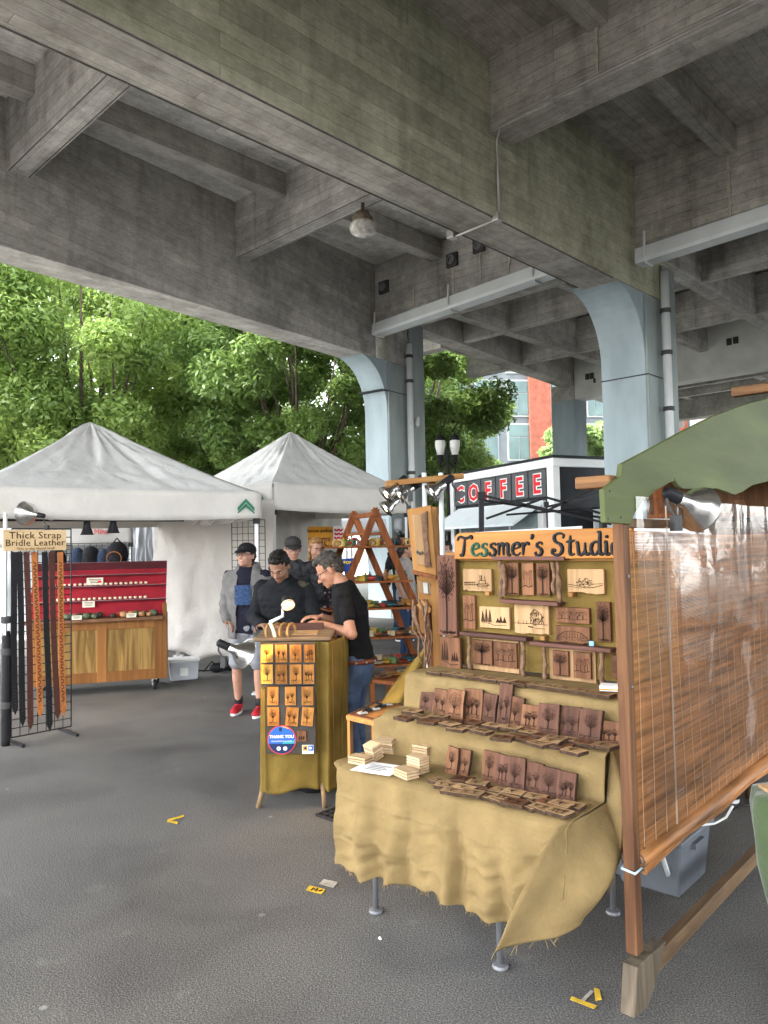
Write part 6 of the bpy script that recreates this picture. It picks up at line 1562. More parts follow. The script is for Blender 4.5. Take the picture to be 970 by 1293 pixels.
# round sticker, small tile, square sticker
stk = thing('round_sticker', 'round blue THANK YOU sticker with a red rim on the stand', 'sticker', (GY(356, 934, YB).x, YB - .004, GY(356, 934, YB).z))
m_sblue = mat('sticker_blue', (.03, .12, .42), .5, .05); m_sred = mat('sticker_red', (.5, .05, .06), .5, .05); m_steal = mat('sticker_teal', (.05, .32, .38), .5, .05); m_sdk = mat('sticker_dark', (.015, .03, .09), .5, .05); m_sor = mat('sticker_orange', (.75, .33, .05), .5, .05)
R_ = .094
disc = lambda r, y, a0=0, a1=360, n=40: MB().add([(0, y, 0)] * 0 + [(r * math.cos(rad(a0 + (a1 - a0) * k / n)), y, r * math.sin(rad(a0 + (a1 - a0) * k / n))) for k in range(n + (0 if a1 - a0 == 360 else 1))], [tuple(range(n + (0 if a1 - a0 == 360 else 1)))])
disc(R_, 0).build('rim', m_sred, stk); disc(R_ * .93, -.0006).build('field', m_sblue, stk); disc(R_ * .93, -.0012, 196, 344).build('lower_band', m_sdk, stk); disc(R_ * .92, -.0012, 50, 95).build('sun_patch', m_sor, stk)
MB().add([(-.0, -.0016, -.025), (.083, -.0016, -.025), (.086, -.0016, -.004), (.02, -.0016, -.008)], [(0, 1, 2, 3)]).build('hill_patch', m_steal, stk)
MB().ell((-.008, -.002, .068), (.010, .001, .014)).build('bird_mark', m_sdk, stk)
put_text('sticker_lettering', 'THANK YOU', .027, m_white, stk, (0, -.0022, .012), (rad(90), 0, 0), align='CENTER', extrude=.0004, offset=.0008)['kind'] = 'stuff'
put_text('sticker_lettering', 'FOR SUPPORTING LOCAL', .0115, m_white, stk, (0, -.0022, -.012), (rad(90), 0, 0), align='CENTER', extrude=.0004)['kind'] = 'stuff'
for x_ in (-.02, .022): MB().ell((x_, -.0025, -.055), (.013, .0008, .013)).build('small_emblem', m_white, stk)
tl_ = thing('small_wood_tile', 'little square wood tile beside the round sticker', 'tile', (GY(381, 929, YB).x, YB - .006, GY(381, 929, YB).z)); MB().box((0, 0, 0), (.06, .006, .068)).build('tile', m_plq[0], tl_)
for k in range(3): MB().box((-.014 + .014 * k, -.0035, -.012), (.009, .001, .02)).build('burnt_mark', m_burnt, tl_)
s2_ = thing('square_sticker', 'small white sticker with blue and yellow squares at the board corner', 'sticker', (GY(389, 946, YB).x, YB - .004, GY(389, 946, YB).z))
MB().box((0, 0, 0), (.074, .002, .056)).build('backing', m_white, s2_); MB().box((-.018, -.0015, .008), (.032, .001, .034)).build('yellow_square', m_sor, s2_); MB().box((.018, -.0015, .008), (.032, .001, .034)).build('blue_square', m_sblue, s2_); MB().ell((-.016, -.0025, .008), (.009, .001, .009)).build('dot', m_sdk, s2_); MB().ell((.016, -.0025, .008), (.009, .001, .009)).build('dot', m_white, s2_)
# leather rings on the top
for i, px in enumerate((341, 350, 358, 368)):
    p = GY(px, 797, DS + .06); t = thing('leather_ring', 'upright brown leather ring, %s from left on the stand top' % ORD[i], 'ring', (p.x, p.y, p.z), rad(68), 'leather rings on the stand')
    MB().tube([(.052 * math.cos(a), 0, .052 * math.sin(a)) for a in [k * math.pi / 12 for k in range(25)]], .009, 7, False).build('ring', mat('ring_leather', (.33, .19, .07), .6, .25, 20), t, smooth=True)
# desk lamp and clamp lamp
m_cream = mat('cream_plastic', (.62, .58, .48), .45, .05)
dl = thing('desk_lamp', 'small white desk lamp with a glowing round head on the stand', 'lamp', (0, 0, 0)); yl = DS + .0
bs, e1, e2 = GY(348, 806, yl), GY(343, 782, yl), GY(356, 765, yl)
MB().tube([GY(349, 808, yl), GY(345, 795, yl), GY(341, 786, yl)], .012, 8).build('lower_arm', m_cream, dl, smooth=True); MB().tube([GY(341, 786, yl), GY(357, 778, yl), GY(357, 764, yl)], [.013, .01, .01], 8).build('upper_arm', m_gutter, dl, smooth=True)
MB().lathe([(.028, 0), (.028, .02), (.018, .025)], GY(349, 810, yl), 12).build('base', m_black, dl)
hp_ = GY(363, 761, yl); ha = Vector((.30, -.70, -.65)).normalized()
MB().lathe([(.01, -.05), (.028, -.045), (.034, -.01), (.046, .025), (.05, .03)], hp_, 18, ha).build('shade', m_black, dl, smooth=True)
MB().lathe([(.046, .018), (.044, .03), (.03, .04), (.002, .043)], hp_, 18, ha).build('glowing_bulb', mat('warm_glow', (1, .85, .6), .4, 0, emit=(1, .55, .24), estr=.16), dl, smooth=True)
ld = bpy.data.lights.new('desk_light', 'SPOT'); ld.energy = 2.5; ld.color = (1, .72, .4); ld.spot_size = rad(110); ld.spot_blend = .6; ld.shadow_soft_size = .03
lo = bpy.data.objects.new('desk_light', ld); C.objects.link(lo); lo.parent = dl; lo.location = hp_ + ha * .06; lo.rotation_euler = (-ha).to_track_quat('Z', 'Y').to_euler()
cl0 = GY(293, 819, DS - .3)
clamp_lamp('shiny aluminium clamp lamp lighting the cards from the left of the stand', cl0, cl0 + Vector((.22, .16, -.14)), r=.088, power=15, col=(1, .56, .2))
arm = thing('gooseneck_wire', 'thin metal arm holding the clamp lamp at the stand', 'arm', (0, 0, 0)); MB().tube([GY(322, 807, DS), GY(313, 808, DS - .02), GY(306, 813, DS - .04), cl0 + Vector((-.02, 0, .02))], .006, 6).build('arm', m_gutter, arm, smooth=True)
# work in progress on the top: wood slab, tools
wk = thing('wood_slab', 'pale wood slab under the hands on the stand top', 'board', (0, 0, 0)); MB().box(GY(386, 800, DS + .18), (.17, .2, .02), Matrix.Rotation(.02, 3, 'X')).build('slab', m_plq[1], wk, bevel=.003)
tk = thing('tool_rack', 'dark small tool rack at the back of the stand top', 'rack', (0, 0, 0)); MB().box(GY(382, 793, DS + .36), (.3, .06, .07)).build('rack', m_wal, tk, bevel=.004)
# dark bags under the stand
for i, (px, py, w_) in enumerate(((362, 1000, .16), (395, 1002, .12))):
    p = GZ(px, py); t = thing('dark_bag', ['dark grey bag on the ground under the stand', 'black bag at the right under the stand'][i], 'bag', (p.x, p.y + .12, 0)); MB().rings([[((w_ + .02 * math.sin(k * 3)) * s_ * math.cos(6.283 * k / 16), .13 * s_ * math.sin(6.283 * k / 16), z) for k in range(16)] for z, s_ in ((0, .9), (.08, 1.05), (.2, .95), (.27, .6), (.28, .1))]).build('bag_body', [mat('bag_grey', (.06, .062, .066), .7, .2), m_black][i], t, smooth=True); MB().tube([(-.05, 0, .27), (-.03, 0, .34), (.03, 0, .34), (.05, 0, .27)], .008, 6).build('handle', m_black, t)
# ---------------------------------------------------------------- A-frame ladder shelves with goods
ap2 = GY(474, 646, 8.6); ap1 = GY(447, 650, 9.25)
ld_ = thing('ladder_shelf', 'reddish wooden A-frame ladder shelf unit beside the black-shirted man', 'shelf unit', (0, 0, 0))
m_lad = wood('ladder_wood', (.25, .082, .026), (.16, .05, .018), axis=2, ring=10)
sp = Vector((.97, .22, 0)).normalized()
ft2r = Vector((ap2.x, ap2.y, 0)) + sp * .86; ft2l = Vector((ap2.x, ap2.y, 0)) - sp * .86
ft1r = Vector((ap1.x, ap1.y, 0)) + sp * .86; ft1l = Vector((ap1.x, ap1.y, 0)) - sp * .86
for a, b in ((ap2, ft2r), (ap2, ft2l), (ap1, ft1r), (ap1, ft1l)): MB().bar(b, Vector(a) + (Vector(a) - b).normalized() * .04, .045, .075, up=(1, .3, 0)).build('rail', m_lad, ld_, bevel=.004)
MB().bar(Vector(ap1) + Vector((0, .05, -.03)), Vector(ap2) - Vector((0, .05, .03)), .05).build('hinge_bar', m_lad, ld_)
levels = [1.69, 1.29, .985, .655, .34]
for i, z in enumerate(levels):
    f = 1 - z / ap2.z; h = .86 * f + .1
    if i == 0: h += .22
    c0 = Vector((ap2.x, ap2.y - .04, z)); c1 = Vector((ap1.x, ap1.y + .06, z))
    q = [c0 - sp * h, c0 + sp * h, c1 + sp * h, c1 - sp * h]
    MB().rings([[p + Vector((0, 0, -.022)) for p in q], [p for p in q]]).build('shelf', m_lad, ld_, bevel=.003)
    if z > 1.8: pass
for f in (.12,): 
    for s in (-1, 1): MB().bar(Vector(ap2).lerp(ft2r if s > 0 else ft2l, f), Vector(ap1).lerp(ft1r if s > 0 else ft1l, f), .03).build('rung', m_lad, ld_)
# goods
GC = [('amber', (.3, .14, .02)), ('green', (.07, .12, .04)), ('black', (.02, .02, .022)), ('cream', (.36, .29, .18)), ('red', (.25, .035, .025)), ('brown', (.18, .08, .035)), ('yellow', (.36, .24, .03)), ('teal', (.03, .10, .12))]
gm = [mat('goods_' + n, c, .35, .35, 25, .05) for n, c in GC]
def torus(r, t_, n=14): return [(r * math.cos(a), 0, r + r * math.sin(a)) for a in [2 * math.pi * k / n for k in range(n + 1)]]
KIND = {'bangle': lambda m_: MB().tube(torus(.04, .012), .013, 7, False).mesh('bangle', m_, True), 'bowl': lambda m_: MB().lathe([(.02, 0), (.045, .012), (.065, .045), (.06, .045), (.04, .015), (.005, .01)], (0, 0, 0), 14).mesh('bowl', m_, True), 'box': lambda m_: MB().box((0, 0, .03), (.085, .06, .06)).mesh('small_box', m_), 'bottle': lambda m_: MB().lathe([(.025, 0), (.032, .01), (.032, .07), (.012, .09), (.012, .12), (.004, .122)], (0, 0, 0), 12).mesh('bottle', m_, True), 'dish': lambda m_: MB().lathe([(.03, 0), (.075, .012), (.08, .02), (.07, .02), (.005, .008)], (0, 0, 0), 14).mesh('dish', m_, True)}
GMESH = {}
plan = [(0, ['bangle', 'bangle', 'bottle', 'bangle'], 18), (1, ['box', 'bottle', 'bowl', 'box'], 14), (2, ['bowl', 'dish', 'box'], 14), (3, ['dish', 'box', 'bowl'], 16), (4, ['dish', 'bowl', 'box'], 18)]
shn = ['top shelf', 'second shelf', 'third shelf', 'fourth shelf', 'lowest shelf']
for li, kinds, cnt in plan:
    z = levels[li]; f = 1 - z / ap2.z; h = .86 * f + .08 + (.22 if li == 0 else 0)
    for row in range(2):
        for k in range(cnt):
            kd = kinds[(k + row) % len(kinds)]; ci = (k * 3 + li * 2 + row * 5) % 8
            if li == 3 and row == 0: ci = (2, 3, 5)[k % 3]
            u = -1 + 2 * (k + .5) / cnt + random.uniform(-.04, .04)
            c = Vector((ap2.x, ap2.y, z)).lerp(Vector((ap1.x, ap1.y, z)), .12 + .45 * row) + sp * h * u
            key = (kd, ci)
            if key not in GMESH: GMESH[key] = KIND[kd](gm[ci])
            s_ = random.uniform(.75, 1.1)
            nm = {'box': 'small_box'}.get(kd, kd)
            o = obj(nm, GMESH[key], None, (c.x, c.y, z + .001), rz=random.uniform(-.7, .7), label='small %s %s, %s from left in the %s row of the ladder %s' % (GC[ci][0], kd, ORD[k], ['front', 'rear'][row], shn[li]), cat=kd, group='goods on the ladder shelves')
            o.scale = (s_, s_, s_)
# posters behind
def poster(name, label, quad, d, m, cat='poster'):
    t = thing(name, label, cat, (0, 0, 0)); P = [GY(x, y, d) for x, y in quad]; n = Vector((0, .006, 0))
    MB().add(P + [p + n for p in P], [(0, 1, 2, 3), (7, 6, 5, 4), (0, 4, 5, 1), (1, 5, 6, 2), (2, 6, 7, 3), (3, 7, 4, 0)]).build('sheet', m, t); return t
po = poster('orange_poster', 'orange poster with hand lettering on the white wall', [(389, 665), (420, 665), (421, 692), (389, 690)], 12.6, mat('poster_orange', (.66, .30, .035), .7, .08))
for s_, sz, yy, xx in (('hocus pokus', .085, 672, 404), ('recycled skateboards', .045, 681, 404)):
    p = GY(xx, yy, 12.58); put_text('poster_lettering', s_, sz, m_burn, po, p, (rad(90), 0, 0), align='CENTER', extrude=.001, offset=.0015)['kind'] = 'stuff'
pw = poster('pattern_poster', 'white paper sheet with red zigzag pattern beside the orange poster', [(421, 664), (434, 664), (434, 691), (421, 691)], 12.55, m_white)
zz_ = MB()
for r_i in range(5):
    y_ = 668 + r_i * 5; P = [GY(422.5 + k * 2.6, y_ + (2.5 if k % 2 else 0), 12.53) for k in range(5)]
    for a, b in zip(P, P[1:]): zz_.bar(a, b, .012, .028)
zz_.build('zigzag_print', m_red, pw, kind='stuff')
bc = poster('blue_banner', 'blue cloth banner with yellow letters hanging in the ladder', [(431, 706), (455, 704), (449, 725), (436, 728)], 8.95, mat('banner_blue', (.02, .06, .28), .7, .1), 'banner')
put_text('banner_lettering', 'POP ME', .05, mat('banner_yellow', (.7, .5, .05), .6), bc, GY(443, 712, 8.93), (rad(90), 0, 0), align='CENTER', extrude=.001, offset=.002)['kind'] = 'stuff'
# low bench of goods below the ladder
bn_ = thing('low_bench', 'low wooden bench of small carvings behind the side table', 'bench', (0, 0, 0)); q = [GZ(470, 858, .5), GZ(505, 862, .5), GZ(525, 846, .5), GZ(490, 842, .5)]
MB().rings([[Vector(p) - Vector((0, 0, .03)) for p in q], [Vector(p) for p in q]]).build('bench_top', m_lad, bn_)
for p in q: MB().bar((p.x * .99, p.y, 0), (p.x * .99, p.y, .47), .04).build('leg', m_lad, bn_)
for i in range(7):
    f = i / 6; p = Vector(q[0]).lerp(Vector(q[2]), .12 + .76 * f) + Vector((.05 * (-1) ** i, .02, 0)); ci = (5, 2, 0, 5, 3, 2, 5)[i]
    obj('dish', GMESH.setdefault(('dish', ci), KIND['dish'](gm[ci])), None, (p.x, p.y, .501), label='small %s dish, %s from left on the low bench' % (GC[ci][0], ORD[i]), cat='dish', group='dishes on the low bench')
# ---------------------------------------------------------------- people
def remesh(mb, voxel, smooth_it=4, name='m', m=None):
    me = mb.mesh(name); o = bpy.data.objects.new('tmp', me)
    r = o.modifiers.new('r', 'REMESH'); r.mode = 'VOXEL'; r.voxel_size = voxel; r.use_smooth_shade = True
    if smooth_it:
        s = o.modifiers.new('s', 'SMOOTH'); s.factor = .5; s.iterations = smooth_it
    out = bake(o); out.name = name
    bpy.data.objects.remove(o); bpy.data.meshes.remove(me)
    out.materials.clear()
    if m: out.materials.append(m)
    out.polygons.foreach_set('use_smooth', [True] * len(out.polygons))
    return out
def displace(me, fn):
    n = len(me.vertices); co = np.empty(n * 3, np.float32); me.vertices.foreach_get('co', co); co = co.reshape(-1, 3)
    no = np.array([tuple(x.vector) for x in me.vertex_normals], np.float32)
    k = np.array([fn(Vector(c)) for c in co.tolist()], np.float32)
    me.vertices.foreach_set('co', (co + no * k[:, None]).ravel()); me.update()
def skin(name, col):
    m = mat(name, col, .5, .12, 14, .12, 120, spec=.35); b = m.node_tree.nodes['Principled BSDF']
    b.inputs['Subsurface Weight'].default_value = .15; b.inputs['Subsurface Radius'].default_value = (.02, .008, .004); b.inputs['Subsurface Scale'].default_value = .3
    return m
m_sk_a = skin('skin_light', (.38, .205, .14)); m_sk_b = skin('skin_olive', (.25, .13, .08)); m_sk_c = skin('skin_tanned', (.36, .175, .105))
m_eye = mat('eye_white', (.6, .58, .55), .3, 0); m_iris = mat('eye_dark', (.02, .014, .01), .2, 0); m_lip = mat('lip', (.30, .11, .09), .5, .05)
def V(*a): return Vector(a)
def hand(mb, wrist, fdir, pdir, side, curl=.5, s=1.0):
    """palm + five fingers; fdir finger direction, pdir palm normal, side = direction of the thumb"""
    f = fdir.normalized(); p = (pdir - f * pdir.dot(f)).normalized(); t = (side - f * side.dot(f) - p * side.dot(p)).normalized()
    R = Matrix((t, p, f)).transposed()
    mb.ell(wrist + f * .05 * s, (.041 * s, .016 * s, .055 * s), R)
    for k, (off, L) in enumerate(((.031, .072), (.0105, .082), (-.0105, .077), (-.031, .06))):
        a = wrist + f * .09 * s + t * off * s; d1 = (f * math.cos(curl * .6) + p * math.sin(curl * .6)); d2 = (f * math.cos(curl * 1.7) + p * math.sin(curl * 1.7)); d3 = (f * math.cos(curl * 2.5) + p * math.sin(curl * 2.5))
        b = a + d1 * L * .45 * s; c = b + d2 * L * .33 * s; e = c + d3 * L * .25 * s
        mb.capsule(a, b, .0092 * s, .0086 * s, 8); mb.capsule(b, c, .0086 * s, .0078 * s, 8); mb.capsule(c, e, .0078 * s, .0068 * s, 8)
    a = wrist + f * .025 * s + t * .03 * s; d = (t * .75 + f * .6 + p * .25).normalized(); b = a + d * .045 * s; c = b + (f * .9 + t * .25 + p * .35).normalized() * .035 * s
    mb.capsule(a, b, .0125 * s, .0105 * s, 8); mb.capsule(b, c, .0105 * s, .0085 * s, 8)
def head(mb, c, R, s=1.0):
    """c: centre of the skull; R local axes: x right, y forward, z up. Head height about .235"""
    P = lambda x, y, z: c + R @ V(x, y, z) * s
    E = lambda x, y, z, a, b, d: mb.ell(P(x, y, z), (a * s, b * s, d * s), R, 18, 12)
    E(0, -.012, .03, .078, .098, .09); E(0, .022, -.03, .066, .078, .085); E(0, .035, -.075, .05, .055, .045); E(0, .075, -.1, .026, .02, .018)
    E(0, .078, .012, .055, .022, .014); E(-.038, .068, -.03, .024, .022, .024); E(.038, .068, -.03, .024, .022, .024)
    mb.capsule(P(0, .088, .0), P(0, .113, -.035), .010 * s, .015 * s, 10); E(-.012, .1, -.042, .010, .010, .008); E(.012, .1, -.042, .010, .010, .008)
    E(0, .09, -.068, .026, .012, .008); E(0, .088, -.08, .022, .012, .008)
    for k in (-1, 1): E(k * .08, -.008, -.012, .010, .020, .032)
def face(par, c, R, s, glasses=None, brow=(.05, .03, .02), beard=None, smile=False):
    P = lambda x, y, z: c + R @ V(x, y, z) * s
    for k in (-1, 1):
        o = MB().ell(P(k * .031, .0815, .0), (.0125 * s, .009 * s, .0075 * s), R).build('eye', m_eye, par, smooth=True)
        MB().ell(P(k * .031, .0895, -.0005), (.0058 * s, .003 * s, .0058 * s), R).build('iris', m_iris, o, smooth=True)
        MB().tube([P(k * .014, .099, .02), P(k * .032, .097, .026), P(k * .05, .086, .02)], [.004 * s, .005 * s, .003 * s], 6).build('eyebrow', mat('brow_%02d' % int(brow[0] * 100), brow, .8), par)
    MB().tube([P(-.024, .092, -.074 + (.003 if smile else 0)), P(0, .1025, -.0745), P(.024, .092, -.074 + (.003 if smile else 0))], [.002 * s, .0038 * s, .002 * s], 6).build('mouth', m_lip, par)
    if glasses:
        gls = MB()
        for k in (-1, 1):
            gls.tube([P(k * .033 + .024 * math.cos(a), .1, -.002 + .017 * math.sin(a)) for a in [j * math.pi / 8 for j in range(17)]], .0024 * s, 5, False)
            gls.tube([P(k * .057, .1, .004), P(k * .079, .05, .006), P(k * .084, -.01, .0)], .0022 * s, 5)
        gls.tube([P(-.01, .102, .004), P(.01, .102, .004)], .0022 * s, 5); gls.build('glasses', glasses, par)
def torso(mb, pel, chest, neck, right, w=1.0, d=1.0, belly=0.0, z_hip=-.10):
    """lofted trunk from below the hips to the neck"""
    up = (chest - pel).normalized(); r = right.normalized(); f = up.cross(r) * -1
    if f.length < .1: f = V(0, 1, 0)
    f = r.cross(up) * -1; f = up.cross(r)
    spec = [(pel + up * z_hip, .165, .115), (pel, .17, .12 + belly * .5), (pel.lerp(chest, .35), .158, .108 + belly), (pel.lerp(chest, .7), .172, .118 + belly * .6), (chest, .185, .122), (chest + (neck - chest) * .45, .175, .10), (chest + (neck - chest) * .75, .115, .085), (chest + (neck - chest) * 1.0, .068, .068)]
    mb.rings([[c + r * (a * w * (abs(math.cos(t)) ** .8) * (1 if math.cos(t) > 0 else -1)) + f * (b * d * (abs(math.sin(t)) ** .85) * (1 if math.sin(t) > 0 else -1)) for t in [2 * math.pi * k / 22 for k in range(22)]] for c, a, b in spec])
def rotm(yaw=0, pitch=0, roll=0): return Matrix.Rotation(yaw, 3, 'Z') @ Matrix.Rotation(pitch, 3, 'X') @ Matrix.Rotation(roll, 3, 'Y')
SH = lambda s: 1 if s > 0 else -1
def person(label, loc, rz, J, skinm, top=None, trousers=None, hair=None, shoes=None, cap=None, glasses=None, brow=(.05, .03, .02), voxel=.0075, w=1.0, belly=0.0, sleeve=1.0, scale=1.0, shorts=False, jacket=None, beard=None, hands=True, hair_style='short', top_d=1.0, smile=False, zh=-.13):
    """J: joints in local coordinates (x right of the person, y forward, z up)"""
    t = thing('person', label, 'person', loc, rz)
    t.scale = (scale,) * 3
    pel, chest, neck, hc = J['pel'], J['chest'], J['neck'], J['head']; HR = J.get('hrot', rotm())
    right = J.get('right', V(1, 0, 0))
    sk = MB()
    head(sk, hc, HR); sk.capsule(neck + (chest - neck) * .3, hc + HR @ V(0, -.015, -.06), .062, .056, 14)
    sk.capsule(chest - V(0, 0, .05), neck, .07, .055, 12); sk.capsule(pel, chest, .08, .085, 12)
    for s in ('l', 'r'):
        sh, el, wr = J['sh' + s], J['el' + s], J['wr' + s]
        sk.capsule(chest, sh, .06, .05, 10); sk.capsule(sh, el, .049, .04, 12); sk.capsule(el, el.lerp(wr, .35), .041, .042, 12); sk.capsule(el.lerp(wr, .35), wr, .042, .027, 12)
        if hands: hand(sk, wr, J.get('hf' + s, (wr - el)), J.get('hp' + s, V(0, 0, -1)), J.get('ht' + s, V(0, 1, 0)), J.get('curl' + s, .5))
        hp, kn, an = J['hip' + s], J['kn' + s], J['an' + s]
        sk.capsule(pel, hp, .08, .07, 10); sk.capsule(hp, kn, .075, .052, 12); sk.capsule(kn, kn.lerp(an, .35), .05, .055, 12); sk.capsule(kn.lerp(an, .35), an, .055, .036, 12); sk.capsule(an, an + V(0, .05, -.05), .036, .03, 8)
    b = obj('body', remesh(sk, voxel, 3, 'body', skinm), t)
    face(b, hc, HR, 1.0, None, brow, smile=smile)
    if glasses: face_gl = None
    if glasses:
        P = lambda x, y, z: hc + HR @ V(x, y, z); gls = MB()
        for k in (-1, 1):
            gls.tube([P(k * .033 + .024 * math.cos(a), .104, -.002 + .017 * math.sin(a)) for a in [j * math.pi / 8 for j in range(17)]], .0026, 5, False)
            gls.tube([P(k * .057, .104, .004), P(k * .081, .05, .006), P(k * .086, -.01, .0)], .0026, 5)
        gls.tube([P(-.01, .106, .004), P(.01, .106, .004)], .0024, 5); gls.build('glasses', glasses, t, kind='stuff')
    def garment(nm, m_, grow, sl, trunk=True, w_=w, d_=1.0, bl=belly, open_=None, zh=-.12, seed=0):
        g = MB()
        if trunk: torso(g, pel, chest, neck, right, w_ * (1 + grow), d_ * (1 + grow * 1.3), bl, zh)
        for s in ('l', 'r'):
            sh, el, wr = J['sh' + s], J['el' + s], J['wr' + s]
            g.capsule(chest.lerp(sh, .45) + V(0, 0, .02), sh, .078 + grow * .07, .066 + grow * .07, 12)
            if sl <= .5: g.capsule(sh, sh.lerp(el, sl * 2), .064 + grow * .07, .06 + grow * .07, 12)
            else:
                g.capsule(sh, el, .064 + grow * .07, .052 + grow * .07, 12); g.capsule(el, el.lerp(wr, (sl - .5) * 2), .052 + grow * .07, .044 + grow * .06, 12)
        me = remesh(g, voxel * 1.15, 3, nm, m_)
        displace(me, lambda c: mn.noise(c * 9 + V(seed, 0, 0)) * .013 + mn.noise(V(c.x * 6, c.y * 6, c.z * 26)) * .007 + abs(mn.noise(V(c.x * 14 + c.z * 9, c.y * 14, c.z * 7))) * .01)      # cloth creases
        return obj(nm, me, t)
    if top: garment('shirt', top, .02 if not jacket else -.08, sleeve if not jacket else .15, zh=zh)
    if jacket: garment('jacket', jacket, .09, .97, d_=1.02, zh=-.16, seed=4)
    if trousers:
        g = MB(); up = (chest - pel).normalized()
        g.ell(pel + V(0, 0, -.04), (.175 * w, .128, .13)); g.capsule(pel + V(0, 0, .02), pel + V(0, 0, -.1), .12, .12)
        for s in ('l', 'r'):
            hp, kn, an = J['hip' + s], J['kn' + s], J['an' + s]
            if shorts: g.capsule(hp, hp.lerp(kn, .93), .1, .085, 14)
            else: g.capsule(hp, kn, .098, .073, 14); g.capsule(kn, an + V(0, 0, .02), .073, .06, 14)
        me = remesh(g, voxel * 1.2, 3, 'trousers', trousers)
        displace(me, lambda c: mn.noise(c * 10) * .01 + mn.noise(V(c.x * 5, c.y * 5, c.z * 30)) * .006)
        obj('shorts' if shorts else 'trousers', me, t)
    if shoes:
        for s in ('l', 'r'):
            an = J['an' + s]; g = MB(); z0 = an.z
            g.ell(V(an.x, an.y + .055, .045), (.046, .13, .045)); g.ell(V(an.x, an.y - .01, .075), (.043, .06, .055)); g.ell(V(an.x, an.y + .13, .035), (.046, .055, .034))
            me = remesh(g, .008, 2, 'shoe', shoes); so = obj('shoe', me, t)
            MB().rings([[(an.x + .047 * math.cos(a) * (1 if math.sin(a) > -.3 else .85), an.y + .055 + .138 * math.sin(a), z) for a in [2 * math.pi * k / 18 for k in range(18)]] for z in (.0, .022)]).build('sole', m_white, so)
            if shorts: MB().lathe([(.044, z0 - .0), (.046, z0 + .02), (.046, z0 + .075), (.043, z0 + .08)], (an.x, an.y, 0), 14).build('sock', m_black, t, smooth=True)
    P = lambda x, y, z: hc + HR @ V(x, y, z)
    if hair:
        g = MB()
        g.ell(P(0, -.024, .045), (.083, .096, .088), HR, 18, 12); g.ell(P(0, -.062, .0), (.074, .055, .08), HR)
        if not cap: g.ell(P(0, .038, .095), (.062, .05, .03), HR); g.ell(P(.0, -.01, .085), (.074, .085, .052), HR)
        for k in (-1, 1): g.ell(P(k * .07, -.015, .03), (.016, .045, .04), HR)
        if hair_style == 'long':
            g.capsule(P(0, -.07, .0), P(0, -.09, -.16), .07, .05); g.capsule(P(.06, -.03, 0), P(.065, -.04, -.14), .03, .022); g.capsule(P(-.06, -.03, 0), P(-.065, -.04, -.14), .03, .022)
        if hair_style == 'bun': g.ell(P(0, -.1, .06), (.045, .045, .045))
        me = remesh(g, .006, 1, 'hair', hair)
        displace(me, lambda c: mn.noise(c * 34) * .0075 + mn.noise(c * 90) * .005)
        obj('hair', me, t)
    if beard:
        g = MB(); g.ell(P(0, .058, -.085), (.056, .05, .05), HR); g.ell(P(0, .06, -.125), (.04, .035, .045), HR); g.capsule(P(-.066, .02, -.04), P(-.045, .06, -.09), .018, .02); g.capsule(P(.066, .02, -.04), P(.045, .06, -.09), .018, .02)
        me = remesh(g, .007, 1, 'beard', beard)
        displace(me, lambda c: mn.noise(c * 40) * .006)
        obj('beard', me, t)
    if cap:
        g = MB(); m_, style = cap
        g.ell(P(0, -.012, .062), (.092, .108, .072), HR, 20, 12)
        o = obj('cap', remesh(g, .007, 1, 'cap', m_), t)
        bill = MB(); n = 12
        R1_ = [P(.082 * math.cos(math.pi * k / n), .055 + .03 * math.sin(math.pi * k / n), .045) for k in range(n + 1)]; R2_ = [P((.075 if style == 'ball' else .085) * math.cos(math.pi * k / n), .06 + (.115 if style == 'ball' else .075) * math.sin(math.pi * k / n), .04 - .03 * math.sin(math.pi * k / n)) for k in range(n + 1)]
        bill.add(R1_ + R2_, [(k, k + 1, n + 2 + k, n + 1 + k) for k in range(n)]); bill.build('bill', m_, o, smooth=True, solid=.006)
    return t
def stand_pose(h=1.0, **kw):
    J = dict(pel=V(0, 0, .95), chest=V(0, 0, 1.33), neck=V(0, .0, 1.5), head=V(0, .03, 1.62), shl=V(-.185, 0, 1.41), shr=V(.185, 0, 1.41), ell=V(-.25, -.03, 1.13), elr=V(.25, -.03, 1.13), wrl=V(-.25, .08, .9), wrr=V(.25, .08, .9), hipl=V(-.09, 0, .9), hipr=V(.09, 0, .9), knl=V(-.1, .02, .5), knr=V(.1, .02, .5), anl=V(-.11, -.01, .09), anr=V(.11, -.01, .09))
    J.update(kw); return J
def fab(name, col, **k): return mat(name, col, .9, k.get('var', .2), k.get('scale', 9), .25, 70, spec=.1)
m_dkhair = mat('hair_black', (.012, .010, .009), .45, .3, 40); m_grhair = mat('hair_grey', (.05, .043, .036), .6, .5, 45, .6, 120); m_blhair = mat('hair_blonde', (.24, .13, .05), .5, .4, 40, .6, 120); m_whhair = mat('hair_white', (.62, .6, .57), .6, .1, 40)
